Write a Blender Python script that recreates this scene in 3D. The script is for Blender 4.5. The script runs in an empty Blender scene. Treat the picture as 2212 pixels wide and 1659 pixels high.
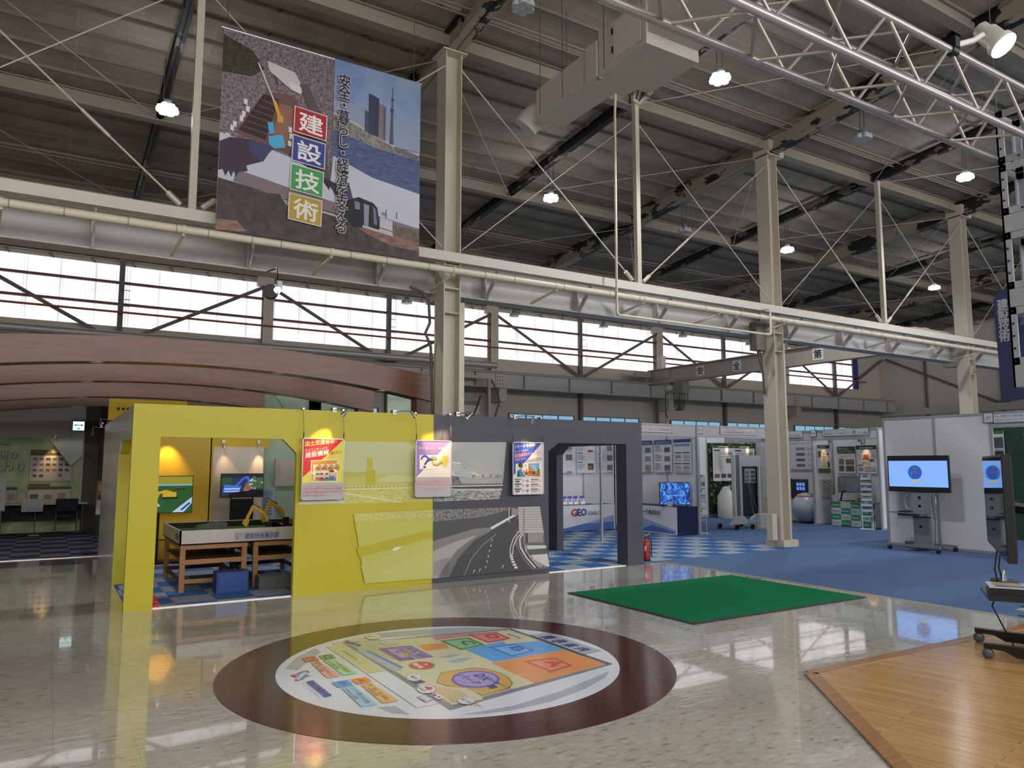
import bpy, bmesh, math, random
from mathutils import Vector, Matrix
RND = random.Random(11)
SC = bpy.context.scene
COL = SC.collection

# ------------------------------------------------------------------ camera, world, exposure
cam_d = bpy.data.cameras.new('camera')
cam_d.sensor_width = 36.0
cam_d.lens = 36.0 * 1616.0 / 2212.0
cam_d.clip_start = 0.05
cam_d.clip_end = 200
cam = bpy.data.objects.new('camera', cam_d)
COL.objects.link(cam)
cam.location = (0, 0, 1.55)
cam.rotation_euler = (math.radians(96.13), 0, math.radians(-31.6))
SC.camera = cam
SC.view_settings.view_transform = 'Standard'
SC.view_settings.look = 'None'
SC.view_settings.gamma = 1.0
SC.view_settings.use_curve_mapping = False
SC.view_settings.exposure = 0.0
w = bpy.data.worlds.new('world')
SC.world = w
w.use_nodes = True
w.node_tree.nodes['Background'].inputs[0].default_value = (0.75, 0.85, 1.0, 1)
w.node_tree.nodes['Background'].inputs[1].default_value = 1.0

FILL_E = 8.0        # added fill panes under the roof, out of view
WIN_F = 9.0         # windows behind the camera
WIN_E = 1.3         # daylight behind the corrugated panes

# ------------------------------------------------------------------ helpers
def lin(c):
    if isinstance(c, str):
        c = c.lstrip('#')
        c = [int(c[i:i + 2], 16) / 255 for i in (0, 2, 4)]
        return tuple(x / 12.92 if x <= 0.04045 else ((x + 0.055) / 1.055) ** 2.4 for x in c)
    return tuple(c)

MATS = {}
def mat(color, rough=0.55, metal=0.0, emit=0.0, spec=None, noise=None, name=None, coat=0.0, alpha=None):
    """noise = (scale, amount) small brightness variation"""
    key = (str(color), rough, metal, emit, spec, str(noise), name, coat)
    if key in MATS:
        return MATS[key]
    m = bpy.data.materials.new(name or ('m_' + str(color).strip('#')[:12]))
    m.use_nodes = True
    nt = m.node_tree
    b = nt.nodes['Principled BSDF']
    c = (*lin(color), 1)
    b.inputs['Base Color'].default_value = c
    b.inputs['Roughness'].default_value = rough
    b.inputs['Metallic'].default_value = metal
    if spec is not None:
        b.inputs['Specular IOR Level'].default_value = spec
    if coat:
        b.inputs['Coat Weight'].default_value = coat
        b.inputs['Coat Roughness'].default_value = 0.05
    if emit:
        b.inputs['Emission Color'].default_value = c
        b.inputs['Emission Strength'].default_value = emit
        b.inputs['Base Color'].default_value = (0.02, 0.02, 0.02, 1)
    if noise:
        tc = nt.nodes.new('ShaderNodeTexCoord')
        n = nt.nodes.new('ShaderNodeTexNoise')
        n.inputs['Scale'].default_value = noise[0]
        n.inputs['Detail'].default_value = 6
        nt.links.new(tc.outputs['Object'], n.inputs['Vector'])
        mx = nt.nodes.new('ShaderNodeMix')
        mx.data_type = 'RGBA'
        a = noise[1]
        mx.inputs[6].default_value = (*[x * (1 - a) for x in c[:3]], 1)
        mx.inputs[7].default_value = (*[min(1, x * (1 + a)) for x in c[:3]], 1)
        nt.links.new(n.outputs['Fac'], mx.inputs[0])
        nt.links.new(mx.outputs[2], b.inputs['Base Color'])
    MATS[key] = m
    return m

def nodemat(name):
    m = bpy.data.materials.new(name)
    m.use_nodes = True
    nt = m.node_tree
    return m, nt, nt.nodes['Principled BSDF'], nt.nodes.new, nt.links.new

def ramp(nt, fac, stops, interp='LINEAR'):
    r = nt.nodes.new('ShaderNodeValToRGB')
    r.color_ramp.interpolation = interp
    e = r.color_ramp.elements
    while len(e) < len(stops):
        e.new(0.5)
    for i, (p, c) in enumerate(stops):
        e[i].position = p
        e[i].color = (*lin(c), 1)
    nt.links.new(fac, r.inputs[0])
    return r.outputs[0]

def emat(color, strength):
    return mat(color, emit=strength, rough=0.3)

class MB:
    """mesh builder: collects shapes in world coordinates, becomes ONE object"""
    def __init__(s):
        s.v = []; s.f = []; s.mi = []; s.ms = []; s.sm = []
    def m(s, mt):
        if mt not in s.ms:
            s.ms.append(mt)
        return s.ms.index(mt)
    def add(s, vs, fs, mt, smooth=False):
        o = len(s.v)
        s.v += [tuple(x) for x in vs]
        k = s.m(mt)
        for f in fs:
            s.f.append([i + o for i in f]); s.mi.append(k); s.sm.append(smooth)
    def box(s, x0, x1, y0, y1, z0, z1, mt, M=None):
        vs = [Vector((x, y, z)) for z in (z0, z1) for y in (y0, y1) for x in (x0, x1)]
        if M is not None:
            vs = [M @ v for v in vs]
        s.add(vs, [(0, 2, 3, 1), (4, 5, 7, 6), (0, 1, 5, 4), (2, 6, 7, 3), (0, 4, 6, 2), (1, 3, 7, 5)], mt)
        return s
    def bar(s, a, b, wd, ht, mt, up=(0, 0, 1)):
        """rectangular bar from a to b"""
        a = Vector(a); b = Vector(b); d = (b - a)
        L = d.length; d.normalize()
        upv = Vector(up)
        if abs(d.dot(upv)) > 0.98:
            upv = Vector((0, 1, 0))
        r = d.cross(upv).normalized(); u = r.cross(d)
        M = Matrix((( r.x, d.x, u.x, a.x), (r.y, d.y, u.y, a.y), (r.z, d.z, u.z, a.z), (0, 0, 0, 1)))
        return s.box(-wd / 2, wd / 2, 0, L, -ht / 2, ht / 2, mt, M)
    def tube(s, pts, r, mt, n=10, cap=True):
        pts = [Vector(p) for p in pts]
        rs = r if isinstance(r, (list, tuple)) else [r] * len(pts)
        vs = []; prev = None
        for i, p in enumerate(pts):
            if i == 0: t = pts[1] - p
            elif i == len(pts) - 1: t = p - pts[i - 1]
            else: t = (pts[i + 1] - p).normalized() + (p - pts[i - 1]).normalized()
            t.normalize()
            if prev is None:
                a = Vector((0, 0, 1)) if abs(t.z) < 0.9 else Vector((1, 0, 0))
                x = t.cross(a).normalized()
            else:
                x = (prev - t * prev.dot(t)).normalized()
            prev = x
            y = t.cross(x)
            for k in range(n):
                an = 2 * math.pi * k / n
                vs.append(p + (x * math.cos(an) + y * math.sin(an)) * rs[i])
        fs = []
        for i in range(len(pts) - 1):
            for k in range(n):
                a = i * n + k; b = i * n + (k + 1) % n
                fs.append((a, b, b + n, a + n))
        s.add(vs, fs, mt, True)
        if cap:
            s.add(vs[:n], [tuple(range(n))[::-1]], mt)
            s.add(vs[-n:], [tuple(range(n))], mt)
        return s
    def lathe(s, origin, prof, mt, axis=(0, 0, 1), n=24, smooth=True):
        """prof list of (r, h) along axis"""
        ax = Vector(axis).normalized()
        a = Vector((1, 0, 0)) if abs(ax.x) < 0.9 else Vector((0, 1, 0))
        x = ax.cross(a).normalized(); y = ax.cross(x)
        o = Vector(origin); vs = []
        for r, h in prof:
            for k in range(n):
                an = 2 * math.pi * k / n
                vs.append(o + ax * h + (x * math.cos(an) + y * math.sin(an)) * r)
        fs = []
        for i in range(len(prof) - 1):
            for k in range(n):
                a = i * n + k; b = i * n + (k + 1) % n
                fs.append((a, b, b + n, a + n))
        s.add(vs, fs, mt, smooth)
        s.add(vs[:n], [tuple(range(n))[::-1]], mt)
        s.add(vs[-n:], [tuple(range(n))], mt)
        return s
    def prism(s, pts, d, mt):
        """planar polygon pts (3d) extruded by vector d"""
        pts = [Vector(p) for p in pts]; d = Vector(d); n = len(pts)
        vs = pts + [p + d for p in pts]
        fs = [tuple(range(n))[::-1], tuple(range(n, 2 * n))]
        fs += [(i, (i + 1) % n, (i + 1) % n + n, i + n) for i in range(n)]
        s.add(vs, fs, mt)
        return s
    def poly(s, pts, mt):
        s.add(pts, [tuple(range(len(pts)))], mt)
        return s
    def build(s, name, parent=None, bevel=0, recalc=True):
        me = bpy.data.meshes.new(name)
        vs = s.v
        if parent is not None:
            inv = wm(parent).inverted()
            vs = [inv @ Vector(v) for v in vs]
        me.from_pydata([tuple(v) for v in vs], [], s.f)
        for mt in s.ms:
            me.materials.append(mt)
        me.polygons.foreach_set('material_index', s.mi)
        me.polygons.foreach_set('use_smooth', s.sm)
        if recalc:
            bm = bmesh.new(); bm.from_mesh(me)
            bmesh.ops.recalc_face_normals(bm, faces=bm.faces)
            bm.to_mesh(me); bm.free()
        me.update()
        o = bpy.data.objects.new(name, me)
        COL.objects.link(o)
        if parent is not None:
            o.parent = parent
        if bevel:
            b = o.modifiers.new('bevel', 'BEVEL'); b.width = bevel; b.segments = 2; b.limit_method = 'ANGLE'
        return o

def wm(o):
    m = o.matrix_basis.copy()
    p = o.parent
    while p is not None:
        m = p.matrix_basis @ m
        p = p.parent
    return m

def tag(o, label, cat, group=None, kind=None):
    o['label'] = label
    o['category'] = cat
    if group: o['group'] = group
    if kind: o['kind'] = kind
    return o

def thing(name, label, cat, loc=(0, 0, 0), group=None, rotz=0.0):
    o = bpy.data.objects.new(name, None)
    COL.objects.link(o)
    o.location = loc
    o.rotation_euler = (0, 0, rotz)
    return tag(o, label, cat, group)

def struct(mb, name, **k):
    o = mb.build(name, **k)
    o['kind'] = 'structure'
    return o

def dup(root, loc, label=None, rotz=None, group=None):
    r = root.copy(); COL.objects.link(r); r.location = loc
    if rotz is not None: r.rotation_euler = (0, 0, rotz)
    if label: r['label'] = label
    if group: r['group'] = group
    for ch in list(root.children):
        c = ch.copy(); COL.objects.link(c); c.parent = r
        for g in list(ch.children):
            d = g.copy(); COL.objects.link(d); d.parent = c
    return r

TXT = {}
def text_geo(s, bold=0.0, vert=False):
    key = (s, bold, vert)
    if key in TXT: return TXT[key]
    cu = bpy.data.curves.new('t', 'FONT')
    cu.body = '\n'.join(s) if vert else s
    cu.resolution_u = 2
    cu.offset = bold
    if vert: cu.align_x = 'CENTER'; cu.space_line = 0.82
    o = bpy.data.objects.new('t', cu)
    COL.objects.link(o)
    dg = bpy.context.evaluated_depsgraph_get()
    me = bpy.data.meshes.new_from_object(o.evaluated_get(dg))
    vs = [(v.co.x, v.co.y) for v in me.vertices]
    fs = [tuple(p.vertices) for p in me.polygons]
    bpy.data.objects.remove(o); bpy.data.curves.remove(cu); bpy.data.meshes.remove(me)
    x0 = min(v[0] for v in vs); x1 = max(v[0] for v in vs)
    y0 = min(v[1] for v in vs); y1 = max(v[1] for v in vs)
    vs = [((x - x0) / (x1 - x0), (y - y0) / (y1 - y0)) for x, y in vs]
    TXT[key] = (vs, fs)
    return TXT[key]

class Print:
    """flat printed graphics on a surface: origin (lower left), u right, v up, all real sizes"""
    def __init__(s, origin, u=(1, 0, 0), v=(0, 0, 1), dz=0.0005, rough=0.5, lift=0.0):
        s.o = Vector(origin); s.u = Vector(u).normalized(); s.v = Vector(v).normalized()
        s.n = s.u.cross(s.v); s.mb = MB(); s.z = lift + dz; s.dz = dz; s.rough = rough
    def P(s, x, y):
        return s.o + s.u * x + s.v * y + s.n * s.z
    def mt(s, c):
        return mat(c, rough=s.rough) if isinstance(c, str) else c
    def poly(s, pts, c, keep=False):
        s.mb.poly([s.P(*p) for p in pts], s.mt(c))
        if not keep: s.z += s.dz
        return s
    def rect(s, x, y, w, h, c, keep=False):
        return s.poly([(x, y), (x + w, y), (x + w, y + h), (x, y + h)], c, keep)
    def ell(s, cx, cy, rx, ry, c, n=28, a0=0, a1=360):
        return s.poly([(cx + rx * math.cos(math.radians(a0 + (a1 - a0) * i / n)), cy + ry * math.sin(math.radians(a0 + (a1 - a0) * i / n))) for i in range(n + (0 if a1 - a0 == 360 else 1))], c)
    def line(s, pts, wd, c):
        for a, b in zip(pts[:-1], pts[1:]):
            dx, dy = b[0] - a[0], b[1] - a[1]; L = math.hypot(dx, dy) or 1
            px, py = -dy / L * wd / 2, dx / L * wd / 2
            s.mb.poly([s.P(a[0] + px, a[1] + py), s.P(a[0] - px, a[1] - py), s.P(b[0] - px, b[1] - py), s.P(b[0] + px, b[1] + py)], s.mt(c))
        s.z += s.dz
        return s
    def text(s, t, x, y, w, h, c, bold=0.0, vert=False, rise=0.0, up=0.0):
        """text fitted in the box x,y,w,h; rise lifts the right end, up shears letters sideways"""
        vs, fs = text_geo(t, 0.0, vert)
        k = bold * 1.3 * (w if vert else h)
        for dx, dy in (((0, 0), (k, 0), (-k, 0), (0, k), (0, -k)) if bold else ((0, 0),)):
            s.mb.add([s.P(x + a * w + b * up + dx, y + b * h + a * rise + dy) for a, b in vs], fs, s.mt(c)); s.z += s.dz * .3
        s.z += s.dz
        return s
    def qtext(s, t, p0, p1, p2, c, bold=0.0):
        """text in the parallelogram p0 (start), p1 (end of the line), p2 (top of the start)"""
        vs, fs = text_geo(t, 0.0)
        k = bold * 1.3 * math.hypot(p2[0] - p0[0], p2[1] - p0[1])
        for dx, dy in (((0, 0), (k, 0), (-k, 0), (0, k), (0, -k)) if bold else ((0, 0),)):
            s.mb.add([s.P(p0[0] + a * (p1[0] - p0[0]) + b * (p2[0] - p0[0]) + dx, p0[1] + a * (p1[1] - p0[1]) + b * (p2[1] - p0[1]) + dy) for a, b in vs], fs, s.mt(c)); s.z += s.dz * .3
        s.z += s.dz
        return s
    def bars(s, x, y, w, h, n, c, fill=0.5):
        """lines of print too small to read"""
        st = h / n
        for i in range(n):
            ww = w * (RND.uniform(0.7, 1.0) if i < n - 1 else RND.uniform(0.3, 0.8))
            s.rect(x, y + h - (i + 1) * st + st * (1 - fill) / 2, ww, st * fill, c, keep=True)
        s.z += s.dz
        return s
    def build(s, name, parent=None):
        return s.mb.build(name, parent, recalc=False)
# ------------------------------------------------------------------ materials of the building
def tile_floor():
    m, nt, b, N, L = nodemat('cream_vinyl_tile')
    tc = N('ShaderNodeTexCoord'); sep = N('ShaderNodeSeparateXYZ'); L(tc.outputs['Object'], sep.inputs[0])
    mp = N('ShaderNodeMapping'); mp.inputs['Scale'].default_value = (11, 30, 1); mp.inputs['Rotation'].default_value = (0, 0, -0.3)
    L(tc.outputs['Object'], mp.inputs[0])
    n1 = N('ShaderNodeTexNoise'); n1.inputs['Scale'].default_value = 1.0; n1.inputs['Detail'].default_value = 3
    L(mp.outputs[0], n1.inputs['Vector'])
    c1 = ramp(nt, n1.outputs['Fac'], [(0.28, '8d8777'), (0.40, 'bdb8a8'), (0.60, 'c5c0b1'), (0.74, 'd6d3c8')])
    n2 = N('ShaderNodeTexNoise'); n2.inputs['Scale'].default_value = 1.6; n2.inputs['Detail'].default_value = 4
    L(tc.outputs['Object'], n2.inputs['Vector'])
    mx = N('ShaderNodeMix'); mx.data_type = 'RGBA'; mx.blend_type = 'MULTIPLY'; mx.inputs[0].default_value = 0.35
    L(c1, mx.inputs[6]); L(ramp(nt, n2.outputs['Fac'], [(0.3, 'd0ccc0'), (0.7, 'ffffff')]), mx.inputs[7])
    # joints every 0.395 m
    def joint(sock, off):
        a = N('ShaderNodeMath'); a.operation = 'ADD'; a.inputs[1].default_value = off; L(sock, a.inputs[0])
        p = N('ShaderNodeMath'); p.operation = 'PINGPONG'; p.inputs[1].default_value = 0.1975; L(a.outputs[0], p.inputs[0])
        q = N('ShaderNodeMath'); q.operation = 'LESS_THAN'; q.inputs[1].default_value = 0.0016; L(p.outputs[0], q.inputs[0])
        return q.outputs[0]
    jm = N('ShaderNodeMath'); jm.operation = 'MAXIMUM'
    L(joint(sep.outputs[0], 20.04), jm.inputs[0]); L(joint(sep.outputs[1], 20.1), jm.inputs[1])
    jf = N('ShaderNodeMath'); jf.operation = 'MULTIPLY'; jf.inputs[1].default_value = 0.45; L(jm.outputs[0], jf.inputs[0])
    mj = N('ShaderNodeMix'); mj.data_type = 'RGBA'; L(jf.outputs[0], mj.inputs[0]); L(mx.outputs[2], mj.inputs[6]); mj.inputs[7].default_value = (*lin('6a6455'), 1)
    L(mj.outputs[2], b.inputs['Base Color'])
    b.inputs['Roughness'].default_value = 0.085
    b.inputs['Coat Weight'].default_value = 0.8
    b.inputs['Coat Roughness'].default_value = 0.03
    b.inputs['Specular IOR Level'].default_value = 0.62
    # uneven wax: gentle waves plus fine streaks
    mp2 = N('ShaderNodeMapping'); mp2.inputs['Scale'].default_value = (3.0, 9.0, 1); mp2.inputs['Rotation'].default_value = (0, 0, -0.15); L(tc.outputs['Object'], mp2.inputs[0])
    n3 = N('ShaderNodeTexNoise'); n3.inputs['Scale'].default_value = 1.2; n3.inputs['Detail'].default_value = 5; L(mp2.outputs[0], n3.inputs['Vector'])
    bp = N('ShaderNodeBump'); bp.inputs['Strength'].default_value = 0.10; bp.inputs['Distance'].default_value = 0.02
    L(n3.outputs['Fac'], bp.inputs['Height']); L(bp.outputs[0], b.inputs['Normal'])
    return m

def checker(name, a, c, size, off=(0.0, 0.0), noise=0.12):
    m, nt, b, N, L = nodemat(name)
    tc = N('ShaderNodeTexCoord'); mp = N('ShaderNodeMapping')
    mp.inputs['Location'].default_value = (off[0], off[1], 0.35)
    L(tc.outputs['Object'], mp.inputs[0])
    ck = N('ShaderNodeTexChecker'); ck.inputs['Scale'].default_value = 1.0
    mp.inputs['Scale'].default_value = (1 / size, 1 / size, 1)
    L(mp.outputs[0], ck.inputs[0])
    ck.inputs[1].default_value = (*lin(a), 1); ck.inputs[2].default_value = (*lin(c), 1)
    n = N('ShaderNodeTexNoise'); n.inputs['Scale'].default_value = 160; L(tc.outputs['Object'], n.inputs['Vector'])
    mx = N('ShaderNodeMix'); mx.data_type = 'RGBA'; mx.blend_type = 'MULTIPLY'; mx.inputs[0].default_value = 1
    L(ck.outputs[0], mx.inputs[6]); L(ramp(nt, n.outputs['Fac'], [(0.35, (1 - noise * 2,) * 3), (0.65, (1, 1, 1))]), mx.inputs[7])
    L(mx.outputs[2], b.inputs['Base Color']); b.inputs['Roughness'].default_value = 0.95; b.inputs['Specular IOR Level'].default_value = 0.1
    return m

def carpet_mat(name, c, sc=140, amt=0.25):
    m = mat(c, rough=0.95, spec=0.1, noise=(sc, amt), name=name)
    return m

def planks(name, cols, plank, rot, rough, joint='5a3a20', length=1.2, spec=0.5):
    m, nt, b, N, L = nodemat(name)
    tc = N('ShaderNodeTexCoord'); mp = N('ShaderNodeMapping'); mp.inputs['Rotation'].default_value = (0, 0, rot); L(tc.outputs['Object'], mp.inputs[0])
    br = N('ShaderNodeTexBrick'); br.inputs['Scale'].default_value = 1
    br.inputs['Brick Width'].default_value = length; br.inputs['Row Height'].default_value = plank; br.inputs['Mortar Size'].default_value = 0.0012
    br.inputs['Color1'].default_value = (*lin(cols[0]), 1); br.inputs['Color2'].default_value = (*lin(cols[1]), 1); br.inputs['Mortar'].default_value = (*lin(joint), 1)
    L(mp.outputs[0], br.inputs[0])
    m2 = N('ShaderNodeMapping'); m2.inputs['Scale'].default_value = (1.5, 26, 1); L(mp.outputs[0], m2.inputs[0])
    n = N('ShaderNodeTexNoise'); n.inputs['Scale'].default_value = 1.5; n.inputs['Detail'].default_value = 6; L(m2.outputs[0], n.inputs['Vector'])
    mx = N('ShaderNodeMix'); mx.data_type = 'RGBA'; mx.blend_type = 'MULTIPLY'; mx.inputs[0].default_value = 0.8
    L(br.outputs[0], mx.inputs[6]); L(ramp(nt, n.outputs['Fac'], [(0.3, (0.62, 0.58, 0.52)), (0.7, (1, 1, 1))]), mx.inputs[7])
    L(mx.outputs[2], b.inputs['Base Color']); b.inputs['Roughness'].default_value = rough; b.inputs['Specular IOR Level'].default_value = spec
    n3 = N('ShaderNodeTexNoise'); n3.inputs['Scale'].default_value = 6; L(m2.outputs[0], n3.inputs['Vector'])
    bp = N('ShaderNodeBump'); bp.inputs['Strength'].default_value = 0.05; bp.inputs['Distance'].default_value = 0.01; L(n3.outputs['Fac'], bp.inputs['Height']); L(bp.outputs[0], b.inputs['Normal'])
    return m

def steel(name, base, patch, amount, scale=2.2, stretch=(0.35, 1, 1)):
    """painted steel with peeled, rusty black patches"""
    m, nt, b, N, L = nodemat(name)
    tc = N('ShaderNodeTexCoord'); mp = N('ShaderNodeMapping'); mp.inputs['Scale'].default_value = stretch; L(tc.outputs['Object'], mp.inputs[0])
    n = N('ShaderNodeTexNoise'); n.inputs['Scale'].default_value = scale; n.inputs['Detail'].default_value = 9; n.inputs['Roughness'].default_value = 0.62
    L(mp.outputs[0], n.inputs['Vector'])
    c = ramp(nt, n.outputs['Fac'], [(0.0, patch), (amount, patch), (amount + 0.012, base), (1, base)])
    L(c, b.inputs['Base Color']); b.inputs['Roughness'].default_value = 0.6
    return m

def ceiling_mat():
    m, nt, b, N, L = nodemat('cement_board_roof')
    tc = N('ShaderNodeTexCoord'); n = N('ShaderNodeTexNoise'); n.inputs['Scale'].default_value = 1.3; n.inputs['Detail'].default_value = 8
    L(tc.outputs['Object'], n.inputs['Vector'])
    br = N('ShaderNodeTexBrick'); br.inputs['Scale'].default_value = 1; br.inputs['Brick Width'].default_value = 1.77; br.inputs['Row Height'].default_value = 0.6
    br.inputs['Mortar Size'].default_value = 0.012; br.offset = 0.0
    br.inputs['Color1'].default_value = (*lin('aa9f90'), 1); br.inputs['Color2'].default_value = (*lin('a29788'), 1); br.inputs['Mortar'].default_value = (*lin('b5aa9b'), 1)
    L(tc.outputs['Object'], br.inputs[0])
    mx = N('ShaderNodeMix'); mx.data_type = 'RGBA'; mx.blend_type = 'MULTIPLY'; mx.inputs[0].default_value = 0.9
    L(br.outputs[0], mx.inputs[6]); L(ramp(nt, n.outputs['Fac'], [(0.3, (0.68, 0.64, 0.6)), (0.65, (1, 1, 1))]), mx.inputs[7])
    L(mx.outputs[2], b.inputs['Base Color']); b.inputs['Roughness'].default_value = 0.9
    return m

def pane_mat(name, e):
    """corrugated translucent sheet lit by the daylight behind it"""
    m, nt, b, N, L = nodemat(name)
    tc = N('ShaderNodeTexCoord'); sep = N('ShaderNodeSeparateXYZ'); L(tc.outputs['Object'], sep.inputs[0])
    a = N('ShaderNodeMath'); a.operation = 'MULTIPLY'; a.inputs[1].default_value = 84; L(sep.outputs[0], a.inputs[0])
    s = N('ShaderNodeMath'); s.operation = 'SINE'; L(a.outputs[0], s.inputs[0])
    p = N('ShaderNodeMath'); p.operation = 'PINGPONG'; p.inputs[1].default_value = 0.36; L(sep.outputs[0], p.inputs[0])
    q = N('ShaderNodeMath'); q.operation = 'LESS_THAN'; q.inputs[1].default_value = 0.045; L(p.outputs[0], q.inputs[0])
    n = N('ShaderNodeTexNoise'); n.inputs['Scale'].default_value = 1.1; n.inputs['Detail'].default_value = 5; L(tc.outputs['Object'], n.inputs['Vector'])
    f = N('ShaderNodeMath'); f.operation = 'MULTIPLY_ADD'; f.inputs[1].default_value = 0.14; f.inputs[2].default_value = 0.50; L(s.outputs[0], f.inputs[0])
    g = N('ShaderNodeMath'); g.operation = 'MULTIPLY_ADD'; g.inputs[1].default_value = -0.2; L(q.outputs[0], g.inputs[0]); L(f.outputs[0], g.inputs[2])
    h = N('ShaderNodeMath'); h.operation = 'MULTIPLY_ADD'; h.inputs[1].default_value = 0.6; L(n.outputs['Fac'], h.inputs[0]); L(g.outputs[0], h.inputs[2])
    k = N('ShaderNodeMath'); k.operation = 'MULTIPLY'; k.inputs[1].default_value = e; L(h.outputs[0], k.inputs[0])
    b.inputs['Base Color'].default_value = (0.5, 0.5, 0.5, 1)
    b.inputs['Emission Color'].default_value = (1.0, 0.985, 1.0, 1)
    L(k.outputs[0], b.inputs['Emission Strength'])
    b.inputs['Roughness'].default_value = 0.4
    return m

M_TILE = tile_floor()
M_BLUE = carpet_mat('blue_carpet', '546a8c')
M_CK_GATE = checker('blue_checker_carpet', '42689c', '98a3b2', 0.44, (0.1, 0.28))
M_CK_IN = checker('booth_checker_carpet', '4c70ab', '9a9ba6', 0.44, (0.1, 0.0))
M_CK_LEFT = checker('grey_blue_checker_carpet', '39435f', '7a7073', 0.44, (0.1, 0.0))
M_WOOD = planks('amber_wood_planks', ('c69a5c', 'b6894b'), 0.085, math.radians(78), 0.16)
M_WOODTRIM = planks('amber_wood_border', ('ab7a44', 'a0703c'), 0.3, 0, 0.2)
M_WALL = mat('bbb3a4', rough=0.8, noise=(0.7, 0.08), name='beige_wall')
M_WALL2 = mat('cfc7b9', rough=0.8, noise=(0.7, 0.06), name='end_wall')
M_COL = mat('b9b09e', rough=0.45, noise=(1.3, 0.05), name='cream_steel')
M_BEAM = steel('white_beam_paint', 'c6c2b6', '26221e', 0.275, 5, (0.8, 1, 1))
M_GIRD = steel('grey_white_girder', 'b4b1ac', '2a2622', 0.25, 3, (0.5, 1, 1))
M_RAFT = steel('peeling_rafter', '8f8675', '171513', 0.44, 1.7, (1, 0.6, 1.3))
M_RAFT2 = steel('rusty_rafter', '776d61', '1a1613', 0.56, 2.2, (1, 0.5, 1))
M_PURL = steel('purlin_paint', '7d7466', '1e1a17', 0.385, 5.5, (0.45, 1, 1))
M_TIE = mat('8a8171', rough=0.6, name='tie_beam')
M_CEIL = ceiling_mat()
M_PANE = pane_mat('lit_corrugated_pane', WIN_E)
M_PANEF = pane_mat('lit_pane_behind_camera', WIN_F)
M_RUST = mat('6e4c44', rough=0.7, noise=(12, 0.3), name='rusty_girt')
M_BRACE = mat('6a6160', rough=0.7, name='brace_steel')
M_REDPIPE = mat('9b4a2c', rough=0.5, name='orange_pipe')
M_ALU = mat('c4c6c8', rough=0.3, metal=0.85, name='aluminium')
M_ALUB = mat('a3a5a8', rough=0.45, metal=0.3, name='booth_alu')
M_BLACK = mat('121214', rough=0.4, name='black_plastic')
M_WHITE = mat('d8d9da', rough=0.5, name='white_panel')

# ------------------------------------------------------------------ floor
def floorbox(name, pts, z0, z1, m, kind='structure'):
    b = MB(); b.prism([(x, y, z0) for x, y in pts], (0, 0, z1 - z0), m)
    o = b.build(name); o['kind'] = kind
    return o
floorbox('floor', [(-13, -11), (33.2, -11), (33.2, 20.9), (-13, 20.9)], -0.2, 0.0, M_TILE)
floorbox('floor_carpet_right', [(8.45, -11), (33.1, -11), (33.1, 20.8), (0.95, 20.8), (0.95, 14.75), (8.1, 14.0), (8.1, 9.12), (8.45, 9.12)], 0.0, 0.006, M_BLUE)
floorbox('floor_carpet_gate', [(5.2, 9.12), (11.85, 9.3), (11.85, 14.0), (5.2, 14.0)], 0.0, 0.010, M_CK_GATE)
floorbox('floor_carpet_booth', [(0.8, 9.12), (5.2, 9.12), (5.2, 14.7), (0.8, 14.7)], 0.0, 0.010, M_CK_IN)
floorbox('floor_carpet_left', [(-13, 14.74), (0.94, 14.74), (0.94, 20.8), (-13, 20.8)], 0.0, 0.008, M_CK_LEFT)
M_EDGE = mat('d8d6cf', rough=0.25, metal=0.6, name='metal_edge_strip')
b = MB(); b.box(-13, 0.9, 14.70, 14.74, 0, 0.010, M_EDGE); struct(b, 'trim_1')
b = MB(); b.box(0.85, 8.0, 9.085, 9.12, 0, 0.011, M_EDGE); struct(b, 'trim_2')
b = MB(); b.box(8.42, 8.45, -11, 9.12, 0, 0.008, M_EDGE); struct(b, 'trim_3')
# wooden stage area of the floor: six-sided, only its corner is in view
wp = [(4.9, 3.73), (3.0, 1.38), (4.9, -1.2), (8.2, -1.2), (8.42, 1.4), (8.42, 3.68)]
floorbox('floor_wood', wp, 0.0, 0.012, M_WOOD)
b = MB()
for a, c in zip(wp, wp[1:] + wp[:1]):
    b.bar((a[0], a[1], 0.008), (c[0], c[1], 0.008), 0.10, 0.016, M_WOODTRIM)
struct(b, 'trim_4')

# ------------------------------------------------------------------ roof geometry
SL = 0.091
def zr(y): return 8.15 - SL * (y - 9.8)       # underside of the roof boards
BAYS = [-9.35, -2.25, 4.83, 11.92, 19.0, 26.05, 33.0]
HALF = [(a + c) / 2 for a, c in zip(BAYS[:-1], BAYS[1:])]
b = MB()
b.prism([(-13, -11, zr(-11)), (-13, 20.9, zr(20.9)), (-13, 20.9, zr(20.9) + 0.15), (-13, -11, zr(-11) + 0.15)], (46.2, 0, 0), M_CEIL)
struct(b, 'ceiling')
YS = [20.6 - 0.6 * i for i in range(52)]
pm = MB()
pm.box(-23.1, 23.1, -0.006, 0.006, -0.05, 0.0, M_PURL)
pm.box(-23.1, 23.1, -0.006, 0.03, -0.055, -0.049, M_PURL)
p0 = struct(pm, 'purlin_beam')
p0.location = (10.1, YS[0], zr(YS[0]))
for y in YS[1:]:
    o = p0.copy(); COL.objects.link(o); o.location = (10.1, y, zr(y))
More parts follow.
